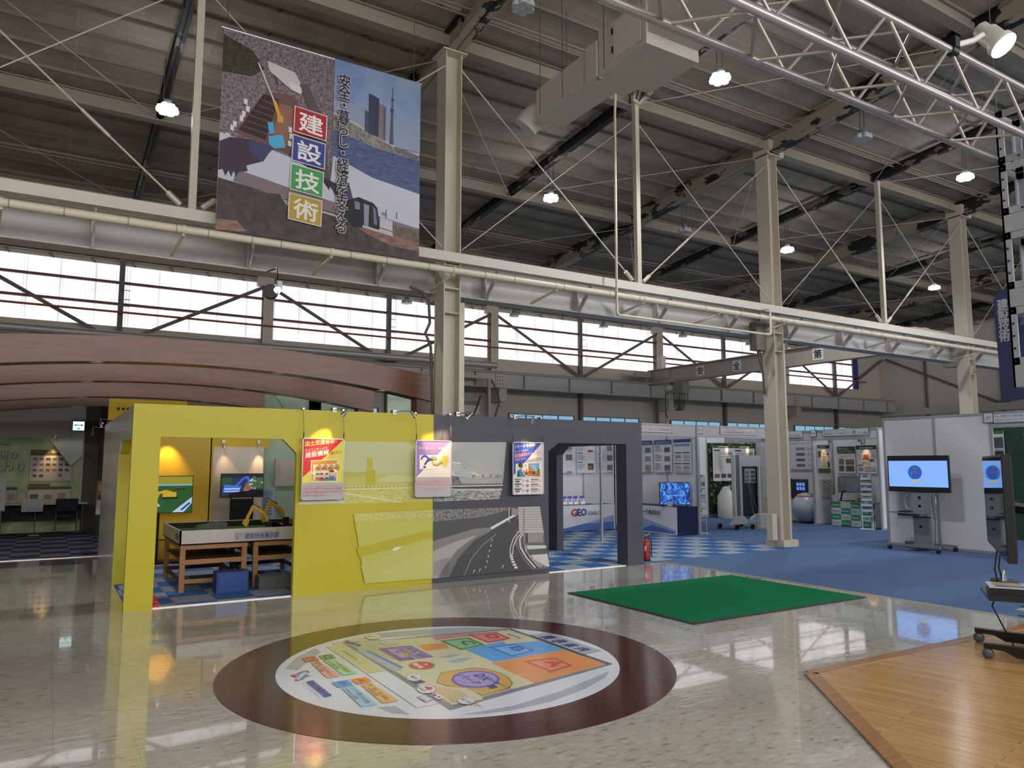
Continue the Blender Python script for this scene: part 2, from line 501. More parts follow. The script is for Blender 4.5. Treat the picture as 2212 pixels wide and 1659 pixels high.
def ibeam_y(b, x, depth, fw, m, y0=-11, y1=20.7, off=0.12):
    za, zb = zr(y0) - off, zr(y1) - off
    b.prism([(x - 0.012, y0, za), (x - 0.012, y1, zb), (x - 0.012, y1, zb - depth), (x - 0.012, y0, za - depth)], (0.024, 0, 0), m)
    for t in (0, depth - 0.02):
        b.prism([(x - fw / 2, y0, za - t), (x - fw / 2, y1, zb - t), (x - fw / 2, y1, zb - t - 0.02), (x - fw / 2, y0, za - t - 0.02)], (fw, 0, 0), m)
for i, x in enumerate(BAYS[:-1]):
    b = MB(); ibeam_y(b, x, 0.36, 0.24, M_RAFT); struct(b, 'rafter_beam')
for x in HALF:
    b = MB(); ibeam_y(b, x, 0.2, 0.12, M_RAFT2); struct(b, 'rafter_beam')
for y in (17.7, 13.75, 9.65, 5.6, 1.5, -2.6):
    b = MB(); z = zr(y) - 0.10
    b.box(-13, 33, y - 0.012, y + 0.012, z - 0.24, z, M_TIE); b.box(-13, 33, y - 0.09, y + 0.09, z - 0.26, z - 0.24, M_TIE)
    b.box(-13, 33, y - 0.06, y + 0.06, z - 0.02, z, M_TIE)
    struct(b, 'tie_beam')
# conduits clipped under the roof along the bay
b = MB()
for dy, r in ((16.1, 0.018), (16.25, 0.018), (8.95, 0.016), (9.1, 0.016)):
    b.tube([(-13, dy, zr(dy) - 0.16), (33, dy, zr(dy) - 0.16)], r, M_TIE, 6)
struct(b, 'trim_5')

# ------------------------------------------------------------------ walls
YW = 20.7
def wallbox(name, *a, m=M_WALL):
    b = MB(); b.box(*a, m); struct(b, name)
b = MB()
b.box(-13, 33.2, YW, YW + 0.2, 0, 4.95, M_WALL)
b.box(-13, 33.2, YW, YW + 0.2, 6.5, zr(YW) + 0.1, M_WALL)
b.box(31.35, 33.2, YW, YW + 0.2, 4.95, 6.5, M_WALL)
struct(b, 'wall_back')
b = MB(); b.box(31.0, 31.35, YW - 0.02, YW + 0.18, 4.95, 6.5, mat('2c3a78', 0.6)); struct(b, 'trim_6')
b = MB(); b.prism([(33.0, -11, 0), (33.0, 20.9, 0), (33.0, 20.9, zr(20.9)), (33.0, -11, zr(-11))], (0.2, 0, 0), M_WALL2); struct(b, 'wall_right')
b = MB(); b.prism([(-13.2, -11, 0), (-13.2, 20.9, 0), (-13.2, 20.9, zr(20.9)), (-13.2, -11, zr(-11))], (0.2, 0, 0), M_WALL2); struct(b, 'wall_left')
b = MB()
b.box(-13, 33.2, -11.2, -11, 0, 4.6, M_WALL); b.box(-13, 33.2, -11.2, -11, 8.2, 10.3, M_WALL)
struct(b, 'wall_front')
# upper windows, one pane per half bay
posts = sorted(BAYS + HALF)
k = 1
for a, c in zip([-13] + posts[:-1], posts):
    c = min(c, 31.0)
    if c - a < 0.3: continue
    b = MB(); b.box(a, c, YW + 0.05, YW + 0.08, 4.95, 6.5, M_PANE)
    struct(b, 'window_%d' % k); k += 1
# the same kind of windows behind the camera
for a, c in zip(BAYS[:-1], BAYS[1:]):
    b = MB(); b.box(a, c, -11.1, -11.05, 4.6, 8.2, M_PANEF); struct(b, 'window_%d' % k); k += 1
# added fill light: unseen glowing panes under the roof that brighten the floor
M_FILL = mat('f2f6ff', emit=FILL_E, rough=0.4, name='roof_fill_pane')
for x in (-8, -1, 6, 13, 20):
    b = MB(); b.prism([(x, -9.5, zr(-9.5) - .02), (x, -1.2, zr(-1.2) - .02), (x + 1.6, -1.2, zr(-1.2) - .02), (x + 1.6, -9.5, zr(-9.5) - .02)], (0, 0, .015), M_FILL); struct(b, 'window_%d' % k); k += 1  # numbered on after the windows, but added only as fill light
# low blue windows
M_SKYG = mat('8fc3e6', emit=0.8, rough=0.2, name='blue_sky_pane')
M_FRAME = mat('5a5856', rough=0.5, name='window_frame')
for c0 in (4.83, 11.92, 19.0, 26.05):
    for a in (c0 + 0.65, c0 + 3.55):
        W = 2.65
        b = MB(); b.box(a, a + W, YW - 0.05, YW - 0.01, 2.45, 3.2, M_FRAME)
        for i in range(4):
            for j in range(2):
                x0 = a + 0.05 + i * (W - 0.06) / 4 + j * 0.30
                b.box(x0, x0 + 0.285, YW - 0.06, YW - 0.045, 2.5, 3.17, M_SKYG)
        struct(b, 'window_%d' % k); k += 1
# posts, girts and braces in front of the upper windows
for x in BAYS[1:-1]:
    b = MB()
    b.box(x - 0.13, x + 0.13, YW - 0.28, YW - 0.26, 0, 6.75, M_COL); b.box(x - 0.13, x + 0.13, YW - 0.03, YW - 0.01, 0, 6.75, M_COL)
    b.box(x - 0.012, x + 0.012, YW - 0.26, YW - 0.03, 0, 6.75, M_COL)
    b.box(x - 0.3, x - 0.1, YW - 0.32, YW - 0.1, 6.35, 6.6, M_COL)
    struct(b, 'wall_column')
for x in HALF:
    b = MB(); b.box(x - 0.06, x + 0.06, YW - 0.14, YW - 0.02, 0.0, 6.75, M_BRACE)
    for z in (5.45, 5.62, 5.85):
        b.box(x + 0.06, x + 0.2, YW - 0.1, YW - 0.08, z, z + 0.015, M_BRACE)
    struct(b, 'wall_post_column')
for a, h, c in zip(BAYS[:-1], HALF, BAYS[1:]):
    for p, q in ((a, h), (c, h)):
        b = MB(); b.bar((p, YW - 0.2, 6.4), (q, YW - 0.16, 4.5), 0.02, 0.09, M_BRACE); struct(b, 'brace_beam')
for z, r, m in ((6.04, 0.03, M_RUST), (5.5, 0.03, M_RUST)):
    b = MB(); b.box(-13, 31.3, YW - 0.1, YW - 0.02, z - r, z + r, m); struct(b, 'girt_beam')
b = MB(); b.tube([(-13, YW - 0.3, 5.26), (31.5, YW - 0.3, 5.26)], 0.028, M_REDPIPE, 8)
tag(b.build('fire_pipe'), 'thin orange rust coloured pipe running along the whole upper window band', 'pipe')
b = MB(); b.box(-13, 31.4, YW - 0.1, YW, 6.6, 6.84, M_RAFT2); b.box(-13, 31.4, YW - 0.16, YW, 6.585, 6.6, M_TIE)
for i in range(50):
    x = -12.6 + i * 0.88
    if x < 31: b.bar((x, YW - 0.1, 6.58), (x + 0.1, YW - 0.05, 6.48), 0.03, 0.03, M_BRACE)
struct(b, 'eave_beam')
# crane girder along the back wall
def girder(y, z0, z1, fw, x0, x1, m, stiff, side):
    b = MB()
    b.box(x0, x1, y - 0.01, y + 0.01, z0, z1, m)
    b.box(x0, x1, y - fw / 2, y + fw / 2, z0 - 0.02, z0, m); b.box(x0, x1, y - fw / 2, y + fw / 2, z1, z1 + 0.02, m)
    x = x0 + stiff / 2
    while x < x1:
        b.box(x - 0.008, x + 0.008, y - fw / 2, y + fw / 2, z0, z1, m); x += stiff
    b.box(x0, x1, y - 0.03, y + 0.03, z1 + 0.02, z1 + 0.08, M_TIE)
    return b
b = girder(19.9, 3.92, 4.36, 0.22, -13, 32.8, M_GIRD, 1.77, 0)
for x in BAYS[1:-1]:
    b.box(x - 0.14, x + 0.14, 19.9, YW - 0.25, 3.5, 3.9, M_COL)
    b.box(x - 0.28, x + 0.02, 19.86, 19.875, 3.96, 4.34, M_COL)
    for i in range(3):
        for j in range(3):
            b.box(x - 0.24 + i * 0.09, x - 0.21 + i * 0.09, 19.85, 19.86, 4.02 + j * 0.11, 4.05 + j * 0.11, M_BRACE)
struct(b, 'back_girder_beam')
# end wall framing
b = MB()
b.box(32.9, 33.0, -11, 20.7, 3.75, 4.05, M_WALL2)
for y in (18.5, 15.4, 12.4, 9.65, 6.6, 3.4):
    b.box(32.92, 33.0, y - 0.04, y + 0.04, 0, zr(y), M_BRACE if y > 10 else M_WALL2)
for y0, y1 in ((20.3, 15.4), (9.65, 15.4), (9.65, 3.4)):
    b.bar((32.93, y0, 6.4), (32.93, y1, 4.0), 0.09, 0.03, M_BRACE, up=(1, 0, 0))
    b.bar((32.93, y0, 0.8), (32.93, y1, 3.7), 0.07, 0.03, M_TIE, up=(1, 0, 0))
struct(b, 'end_wall_frame_beam')

# ------------------------------------------------------------------ column line
YC = 9.65
for i, x in enumerate(BAYS[:-1]):
    top = zr(YC) - 0.48
    b = MB()
    b.box(x - 0.135, x - 0.12, YC - 0.15, YC + 0.15, 0.13, top, M_COL)
    b.box(x + 0.12, x + 0.135, YC - 0.15, YC + 0.15, 0.13, top, M_COL)
    b.box(x - 0.12, x + 0.12, YC - 0.012, YC + 0.012, 0.13, top, M_COL)
    for z in (3.72, 4.08, 4.42):
        b.box(x - 0.12, x + 0.12, YC - 0.14, YC + 0.14, z, z + 0.015, M_COL)
    # bracket that carries the crane girder, boxed pipe down the far side
    b.box(x - 0.12, x + 0.12, YC + 0.15, YC + 0.5, 3.95, 4.06, M_COL)
    b.box(x + 0.15, x + 0.23, YC - 0.1, YC + 0.1, 0.13, 3.9, M_COL)
    b.box(x - 0.2, x + 0.2, YC - 0.2, YC + 0.2, top, top + 0.02, M_COL)
    if x > 5: b.box(x - 0.135, x + 0.3, YC - 0.2, YC + 0.2, top - 0.02, top + 0.28, M_COL)
    b.box(x - 0.15, x + 0.27, YC - 0.21, YC + 0.21, 0.0, 0.13, M_COL)
    struct(b, 'column')
b = MB(); b.box(-13, 33, 9.43, 9.45, 4.46, 4.60, M_BEAM); b.box(-13, 33, 9.45, 9.58, 4.585, 4.60, M_BEAM); b.box(-13, 33, 9.45, 9.58, 4.46, 4.475, M_BEAM)
struct(b, 'channel_beam')
b = girder(10.0, 4.08, 4.5, 0.3, -13, 32.8, M_GIRD, 1.77, 0)
x = -12.1
while x < 32.8:
    b.bar((x, 9.86, 4.08), (x, 9.5, 4.46), 0.08, 0.02, M_GIRD, up=(1, 0, 0)); x += 1.77
struct(b, 'runway_girder_beam')
# hangers between roof and channel beam, with tie rods
for x in HALF:
    b = MB(); b.box(x - 0.035, x + 0.05, 9.47, 9.56, 4.6, zr(9.5) - 0.3, M_COL)
    struct(b, 'hanger_post_column')
M_ROD = mat('b9b2a4', rough=0.4, metal=0.3, name='tie_rod_steel')
for a, h, c in zip(BAYS[:-1], HALF, BAYS[1:]):
    for p, sgn in ((a, -1), (c, 1)):
        b = MB(); p0_ = Vector((h + sgn * 0.12, 9.52, 4.66)); p1_ = Vector((p - sgn * 0.14, 9.52, 7.45))
        d = (p1_ - p0_)
        b.tube([p0_, p1_], 0.013, M_ROD, 6)
        b.tube([Vector((h + sgn * 0.1, 9.52, 7.45)), Vector((p - sgn * 0.16, 9.52, 4.68))], 0.009, M_ROD, 6)
        for f0, f1, r in ((0.0, 0.045, 0.035), (0.24, 0.33, 0.022)):
            b.tube([p0_ + d * f0, p0_ + d * f1], r, M_ROD, 6)
        struct(b, 'tie_rod_beam')
# roof plane wind bracing
b = MB()
for i in range(1, 5):
    x0, x1 = BAYS[i], BAYS[i + 1]
    for ya, yb in ((9.8, 13.7), (13.8, 17.7), (5.7, 9.6), (1.6, 5.5)):
        b.tube([(x0, ya, zr(ya) - 0.42), (HALF[i], yb, zr(yb) - 0.34)], 0.008, M_ROD, 5)
        b.tube([(x1, ya, zr(ya) - 0.42), (HALF[i], yb, zr(yb) - 0.34)], 0.008, M_ROD, 5)
struct(b, 'wind_brace_beam')
# ------------------------------------------------------------------ yellow and grey display booth
YEL = 'b9ad1e'; M_YEL = mat(YEL, rough=0.45, name='yellow_board'); M_YEL_IN = mat('c9a417', rough=0.5, name='inner_yellow_board')
GRY = '43444d'; M_GRY = mat(GRY, rough=0.5, name='slate_grey_board')
M_PALE = mat('d8d6cc', rough=0.22, name='glossy_pale_panel')
bt = thing('display_booth', 'yellow and slate grey walk-in display booth with printed murals and two doorways', 'exhibition booth', (4.4, 9.1, 0))
Y0, Y1, HT = 9.05, 9.10, 2.21
YR = 9.13
# yellow front: pillar, header with one cut corner, panel
b = MB()
def wallpoly(b, pts, y0, y1, m):
    b.prism([(x, y0, z) for x, z in pts], (0, y1 - y0, 0), m)
wallpoly(b, [(0.75, 0), (1.03, 0), (1.03, 1.85), (0.75, 1.85)], Y0, YR, M_YEL)
wallpoly(b, [(0.75, 1.85), (2.36, 1.85), (2.53, 1.68), (2.53, HT), (0.75, HT)], Y0, YR, M_YEL)
wallpoly(b, [(2.53, 0), (4.34, 0), (4.34, HT), (2.53, HT)], Y0, YR, M_YEL)
b.build('yellow_front_wall', bt)
b = MB()
wallpoly(b, [(4.34, 0), (6.19, 0), (6.19, 1.74), (4.34, 1.74)], Y0, YR, M_GRY)
wallpoly(b, [(4.34, 1.74), (6.19, 1.74), (6.37, 1.865), (7.66, 1.865), (7.66, 0), (7.98, 0), (7.98, HT), (4.34, HT)], Y0, YR, M_GRY)
b.box(7.66, 7.98, YR, 9.30, 0, 1.865, M_GRY)
b.build('grey_front_wall', bt)
# left side wall with its own doorway, glossy outside
b = MB()
def sidepoly(b, pts, x0, x1, m):
    b.prism([(x0, y, z) for y, z in pts], (x1 - x0, 0, 0), m)
SP = [(9.13, 1.85), (10.9, 1.85), (11.1, 1.68), (11.1, 0), (14.5, 0), (14.5, HT), (9.13, HT)]
sidepoly(b, SP, 0.79, 0.90, M_YEL)
sidepoly(b, SP, 0.775, 0.789, M_PALE)
b.box(0.775, 0.789, Y0 + .01, 9.35, 0, 1.85, M_PALE); b.box(0.79, 0.90, YR, 9.35, 0, 1.85, M_YEL)
b.box(0.77, 0.91, 11.085, 11.10, 0, 1.68, M_YEL)
b.box(0.78, 0.90, 14.4, 14.5, 0, HT, M_WHITE)
b.build('left_side_wall', bt)
# right side wall with doorway
b = MB()
sidepoly(b, [(9.30, 1.865), (11.0, 1.865), (11.2, 1.72), (11.2, 0), (13.9, 0), (13.9, HT), (9.13, HT), (9.13, 1.865)], 7.84, 7.98, M_GRY)
b.build('right_side_wall', bt)
# back walls
b = MB()
b.box(0.9, 2.30, 13.3, 13.36, 0, 2.15, M_YEL_IN)
b.box(2.30, 2.6, 14.15, 14.2, 0, 2.2, M_YEL_IN); b.box(2.28, 2.33, 13.3, 14.2, 0, 2.15, M_YEL_IN)
b.box(2.6, 3.45, 14.17, 14.2, 1.85, 2.2, M_YEL_IN)
b.build('yellow_back_wall', bt)
b = MB(); b.box(2.28, 3.33, 14.08, 14.14, 0, 1.86, mat('cbbfae', 0.6)); b.build('white_back_panel', bt)
b = MB(); b.box(5.2, 7.84, 13.84, 13.9, 0, 2.15, M_GRY); b.box(5.15, 5.2, 9.13, 13.9, 0, 2.15, M_GRY); b.build('grey_back_wall', bt)
# red glow strip lamp niche is left to the spotlights; murals are prints on the boards
def mottled(name, c0, c1, sc, stretch=(1, 1, 1)):
    m, nt, b_, N, L = nodemat(name)
    tc = N('ShaderNodeTexCoord'); mp = N('ShaderNodeMapping'); mp.inputs['Scale'].default_value = stretch; L(tc.outputs['Object'], mp.inputs[0])
    n = N('ShaderNodeTexNoise'); n.inputs['Scale'].default_value = sc; n.inputs['Detail'].default_value = 7; n.inputs['Roughness'].default_value = 0.7; L(mp.outputs[0], n.inputs['Vector'])
    L(ramp(nt, n.outputs['Fac'], [(0.38, c0), (0.62, c1)]), b_.inputs['Base Color']); b_.inputs['Roughness'].default_value = 0.45
    return m
yl = dict(sky='bdbf8a', mid='b7b748', dark='b4ab22', lite='d5d6b8', river=mottled('pale_yellow_river', 'b4ad30', 'cbca86', 16, (1, 1, 3)), hill='b2a91e')
gr = dict(sky='a9a9a4', mid='94948f', dark='4c4c50', lite='cfcfca', river=mottled('grey_river_stones', '4f4e50', 'b9b8b3', 22, (1, 1, 2.4)), hill=mottled('grey_trees', '55504f', '8d8983', 25))
p = Print((0, Y0, 0), lift=0.001)
# upper mural, yellow half
p.poly([(2.86, 1.83), (4.34, 1.845), (4.34, 1.42), (2.86, 1.42)], yl['sky'])
p.poly([(2.80, 1.42), (4.34, 1.44), (4.34, 1.2), (2.72, 1.2)], 'bcbb62')
p.poly([(2.70, 1.22), (4.34, 1.25), (4.34, 1.06), (2.55, 1.07)], yl['river'])
p.rect(3.42, 1.25, 0.07, 0.38, 'b6ae2a'); p.rect(3.40, 1.28, 0.13, 0.2, 'b4ab22')
p.poly([(2.98, 1.38), (3.42, 1.40), (3.42, 1.46), (3.0, 1.45)], 'b6b04a')
p.line([(2.95, 1.26), (4.3, 1.28)], 0.012, 'b1a820'); p.line([(2.9, 1.24), (4.3, 1.25)], 0.012, yl['lite'])
p.line([(3.05, 1.21), (3.55, 1.12), (3.9, 1.065)], 0.02, 'cdcf9c')
for i in range(26):
    p.rect(2.95 + i * 0.053, 1.262, 0.02, 0.02, 'cfcf9a', keep=True)
p.z += p.dz
p.poly([(3.56, 1.36), (3.75, 1.41), (3.95, 1.40), (4.3, 1.36), (4.3, 1.33), (3.56, 1.33)], 'c6c88c')
p.poly([(2.72, 1.44), (2.83, 1.44), (2.86, 1.35), (2.8, 1.27), (2.72, 1.3)], 'b2a91f')
p.poly([(2.55, 1.07), (3.15, 1.075), (3.08, 1.13), (2.62, 1.12)], 'c9ccb0')
# upper mural, grey half
p.poly([(4.34, 1.845), (5.47, 1.86), (5.42, 1.36), (4.34, 1.36)], gr['sky'])
p.poly([(4.34, 1.38), (5.425, 1.38), (5.40, 1.25), (4.34, 1.25)], 'a3a29c')
p.poly([(4.34, 1.46), (4.55, 1.44), (4.7, 1.40), (4.78, 1.27), (4.34, 1.27)], gr['hill'])
bld = [(4.50, 1.36), (4.60, 1.56), (4.72, 1.57), (4.76, 1.50), (4.98, 1.43), (5.0, 1.36), (4.7, 1.32)]
p.poly([(4.56, 1.40), (4.62, 1.585), (4.74, 1.575), (4.78, 1.50), (4.9, 1.46), (5.05, 1.40), (5.05, 1.36)], 'd3d3cf')
for i in range(9):
    p.line([(4.57 + i * 0.012, 1.555 - i * 0.021), (4.76 + i * 0.03, 1.545 - i * 0.019)], 0.007, '7d7b78')
for i in range(16):
    p.rect(4.92 + i * 0.032, 1.36 + RND.uniform(0, .02), 0.022, RND.uniform(.015, .05), RND.choice(['8b8984', '77746f', 'b7b5b0']), keep=True)
p.z += p.dz
p.rect(4.34, 1.27, 1.06, 0.02, '706e6b'); p.line([(4.34, 1.255), (5.41, 1.26)], 0.012, 'd5d5d0')
for i in range(20):
    p.rect(4.36 + i * 0.052, 1.262, 0.018, 0.012, '55534f', keep=True)
p.z += p.dz
p.poly([(4.34, 1.215), (5.395, 1.22), (5.35, 1.07), (4.34, 1.06)], gr['river'])
p.line([(4.6, 1.215), (5.39, 1.20)], 0.02, 'b9b9b5')
# lower mural, yellow half
p.poly([(3.25, 0.94), (4.34, 0.955), (4.34, 0.07), (3.42, 0.08)], 'b9b74e')
p.poly([(3.26, 0.94), (4.34, 0.955), (4.34, 0.86), (3.27, 0.85)], mottled('pale_yellow_trees', 'b6ae2c', 'c8c98a', 30))
p.poly([(3.30, 0.52), (4.34, 0.70), (4.34, 0.60), (3.34, 0.40)], 'b1a824')
p.poly([(3.36, 0.30), (4.34, 0.58), (4.34, 0.07), (3.42, 0.08)], 'bcba62')
p.poly([(3.60, 0.20), (4.34, 0.42), (4.34, 0.12), (3.7, 0.10)], 'bfbd6a')
p.poly([(3.77, 0.47), (3.80, 0.50), (3.9, 0.505), (3.86, 0.47), (3.8, 0.455)], 'd9dccc')
# lower mural, grey half: highway
p.poly([(4.34, 0.955), (6.01, 0.95), (6.17, 0.07), (4.34, 0.07)], '6e6d6b')
p.poly([(4.34, 0.955), (5.6, 0.952), (5.6, 0.78), (4.34, 0.78)], mottled('grey_town', '3d3b3c', '96948f', 40))
p.poly([(4.34, 0.80), (5.1, 0.84), (5.55, 0.93), (5.6, 0.8), (4.9, 0.6), (4.34, 0.55)], '4d4b4d')
p.poly([(4.34, 0.55), (4.95, 0.68), (5.2, 0.69), (5.2, 0.62), (4.75, 0.50), (4.34, 0.30)], '7b7976')
p.poly([(4.34, 0.42), (4.65, 0.52), (5.0, 0.60), (4.7, 0.42), (4.5, 0.20), (4.42, 0.07), (4.34, 0.07)], 'a09e99')
for i in range(14):
    p.line([(4.36 + i * .016, 0.10), (4.36 + i * .016, 0.28 + i * .004)], 0.004, '6d6b69')
p.poly([(4.58, 0.07), (4.72, 0.30), (4.95, 0.52), (5.25, 0.66), (5.62, 0.82), (5.66, 0.75), (5.62, 0.6), (5.60, 0.45), (5.75, 0.2), (5.9, 0.07)], '444246')
p.line([(4.80, 0.07), (4.90, 0.28), (5.08, 0.46), (5.3, 0.60)], 0.008, '9b9995')
p.poly([(5.22, 0.66), (5.62, 0.84), (5.62, 0.87), (5.20, 0.69)], 'd8d7d2'); p.line([(5.5, 0.75), (5.5, 0.95)], 0.014, 'c6c5c0'); p.rect(5.54, 0.84, 0.11, 0.09, '8f8d8a')
p.line([(5.66, 0.62), (5.57, 0.52), (5.52, 0.40), (5.52, 0.31), (5.56, 0.31), (5.57, 0.42), (5.63, 0.53), (5.72, 0.60)], 0.013, 'd5d4cf')
for i, (x, y) in enumerate([(5.51, .28), (5.515, .255), (5.525, .225), (5.54, .19), (5.56, .15), (5.585, .11)]):
    p.rect(x, y, 0.05, 0.016 + 0.003 * i, 'd8d7d2')
for i in range(6):
    p.line([(5.22 - i * .02, .50 - i * .07), (5.23 - i * .02, .53 - i * .07)], 0.012, 'c9c8c3')
p.line([(5.75, 0.60), (5.67, 0.52), (5.68, 0.40), (5.78, 0.25), (5.93, 0.10)], 0.018, 'dddcd8')
p.poly([(5.64, 0.955), (6.01, 0.95), (6.08, 0.56), (5.66, 0.60)], 'b3b1ad')
for i in range(9):
    p.line([(5.65, 0.92 - i * .035), (6.02 + i * .007, 0.915 - i * .037)], 0.006, '7b7977')
p.line([(5.74, 0.93), (5.74, 0.45)], 0.02, '8a8885'); p.rect(5.8, 0.45, 0.26, 0.14, '8d8b88'); p.poly([(5.74, .42), (6.11, .40), (6.17, .1), (5.95, .12), (5.76, .34)], 'c3c2be')
p.poly([(5.73, .44), (5.76, .44), (5.9, .22), (6.12, .10), (5.98, .09), (5.82, .25)], mottled('grey_plants', '4a4a48', 'b5b4b0', 45))
p.poly([(5.78, .36), (6.12, .36), (6.13, .28), (5.84, .28)], '565457')
for x, yy in ((5.02, .11), (4.93, .1), (5.38, .13)):
    p.line([(x, yy), (x + .01, yy + .035), (x + .03, yy + .03)], 0.01, 'c9c8c3')
p.build('mural_print', bt)

# ------------------------------------------------------------------ three hanging posters
M_PFR = mat('cfcfcf', rough=0.25, metal=0.7, name='silver_poster_frame')
M_WIRE = mat('6a675f', rough=0.4, metal=0.6, name='wire')
def poster(x0, x1, label, draw):
    z0, z1, y = 1.125, 1.865, 8.965
    t = thing('hanging_poster', label, 'poster', ((x0 + x1) / 2, y, z0), 'posters hung on the display booth front')
    b = MB(); b.box(x0, x1, y, y + 0.018, z0, z1, M_PFR)
    f = 0.012
    for a in ((x0, x0 + f, z0, z1), (x1 - f, x1, z0, z1)): b.box(a[0], a[1], y - 0.006, y, a[2], a[3], M_PFR)
    for a in ((x0, x1, z0, z0 + f), (x0, x1, z1 - f, z1)): b.box(a[0], a[1], y - 0.006, y, a[2], a[3], M_PFR)
    b.build('frame', t)
    p = Print((x0 + f, y, z0 + f), lift=0.0005, dz=0.0003)
    draw(p, x1 - x0 - 2 * f, z1 - z0 - 2 * f)
    p.build('printed_sheet', t)
    for x in (x0 + 0.012, x1 - 0.012):
        b = MB(); b.tube([(x, y, z1), (x, y, z1 + 0.1), (x, 9.02, HT + 0.01)], 0.003, M_WIRE, 6)
        b.tube([(x, y, z1 + 0.005), (x, y, z1 + 0.075)], 0.007, mat('3a352c', .5), 6)
        b.box(x - 0.012, x + 0.012, 9.0, 9.09, HT, HT + 0.02, M_PFR)
        b.build('wire', t)
    return t
def d1(p, w, h):
    p.rect(0, 0, w, h, 'e2d84a'); p.poly([(0, h), (w, h), (0, h * 0.36)], 'd8202c')
    p.rect(0, 0, w, 0.27 * h, 'b2adb0')
    p.text('国土交通省初！', 0.02, h * .875, w * .78, h * .085, 'f3e07a', 0.012, rise=.05)
    p.text('ラジコンヤードで', 0.02, h * .775, w * .55, h * .055, 'f2e6d6', 0.0, rise=.035)
    p.text('建設機械', 0.025, h * .68, w * .58, h * .09, 'fbf0e0', 0.014, rise=.045)
    p.text('を動かそう！', w * .62, h * .735, w * .34, h * .05, 'd2302c', 0.008, rise=.02)
    x0, y0, x1, y1 = w * .19, h * .285, w * .86, h * .67
    p.poly([(x0, y0), (x1, y0), (x1, y1), (x0, y1 - .02)], 'efe6cf')
    p.poly([(x0 + .012, y0 + .01), (x1 - .01, y0 + .01), (x1 - .01, y1 - .012), (x0 + .012, y1 - .03)], 'e39a35')
    p.poly([(x0 + .03, y0 + .012), (x1 - .03, y0 + .012), (x1 - .03, y1 - .06), (x0 + .03, y1 - .07)], 'ecdcae')
    for i in range(4):
        cx = x0 + .09 + i * .075; cy = y0 + .155
        p.ell(cx, cy, .035, .025, 'b4672e'); p.rect(cx - .03, cy - .02, .06, .02, 'd0862e'); p.line([(cx - .02, cy + .01), (cx + .015, cy + .05), (cx + .04, cy + .02)], .012, 'c4742a')
    for cx, cy, r in ((x0 + .04, y0 + .105, .025), (x0 + .16, y0 + .115, .03), (x1 - .035, y0 + .13, .025)):
        p.ell(cx, cy, r, r * .75, 'f3efe6')
    for i, (cx, shirt) in enumerate(((x0 + .085, 'd79a2c'), (x0 + .135, 'c2375c'), (x0 + .195, '5d8f4c'), (x0 + .26, '5a7bb0'))):
        cy = y0 + (.075 if i < 3 else .1); k = 1 if i < 3 else 1.35
        p.poly([(cx - .04 * k, y0 + .012), (cx + .04 * k, y0 + .012), (cx + .02 * k, cy - .02), (cx - .02 * k, cy - .02)], shirt)
        p.ell(cx, cy, .02 * k, .024 * k, 'e8b98e'); p.ell(cx, cy + .012 * k, .022 * k, .017 * k, '3a2a1e', a0=0, a1=180)
        p.ell(cx, y0 + .04, .014, .008, '40404a')
    for i in range(3):
        p.rect(0.02, h * (.055 + .06 * i), w * (.92 if i else .5) , h * .035, 'bd8f8d')
    for r_, n in ((2, 13), (1, 14), (0, 7)):
        for i in range(n):
            p.rect(0.025 + i * w * .067, h * (.06 + .06 * r_), w * .035 * RND.uniform(.5, 1), h * .022, RND.choice(['d9b3ae', 'd3b7b0', 'c98d88']), keep=True)
    p.z += p.dz
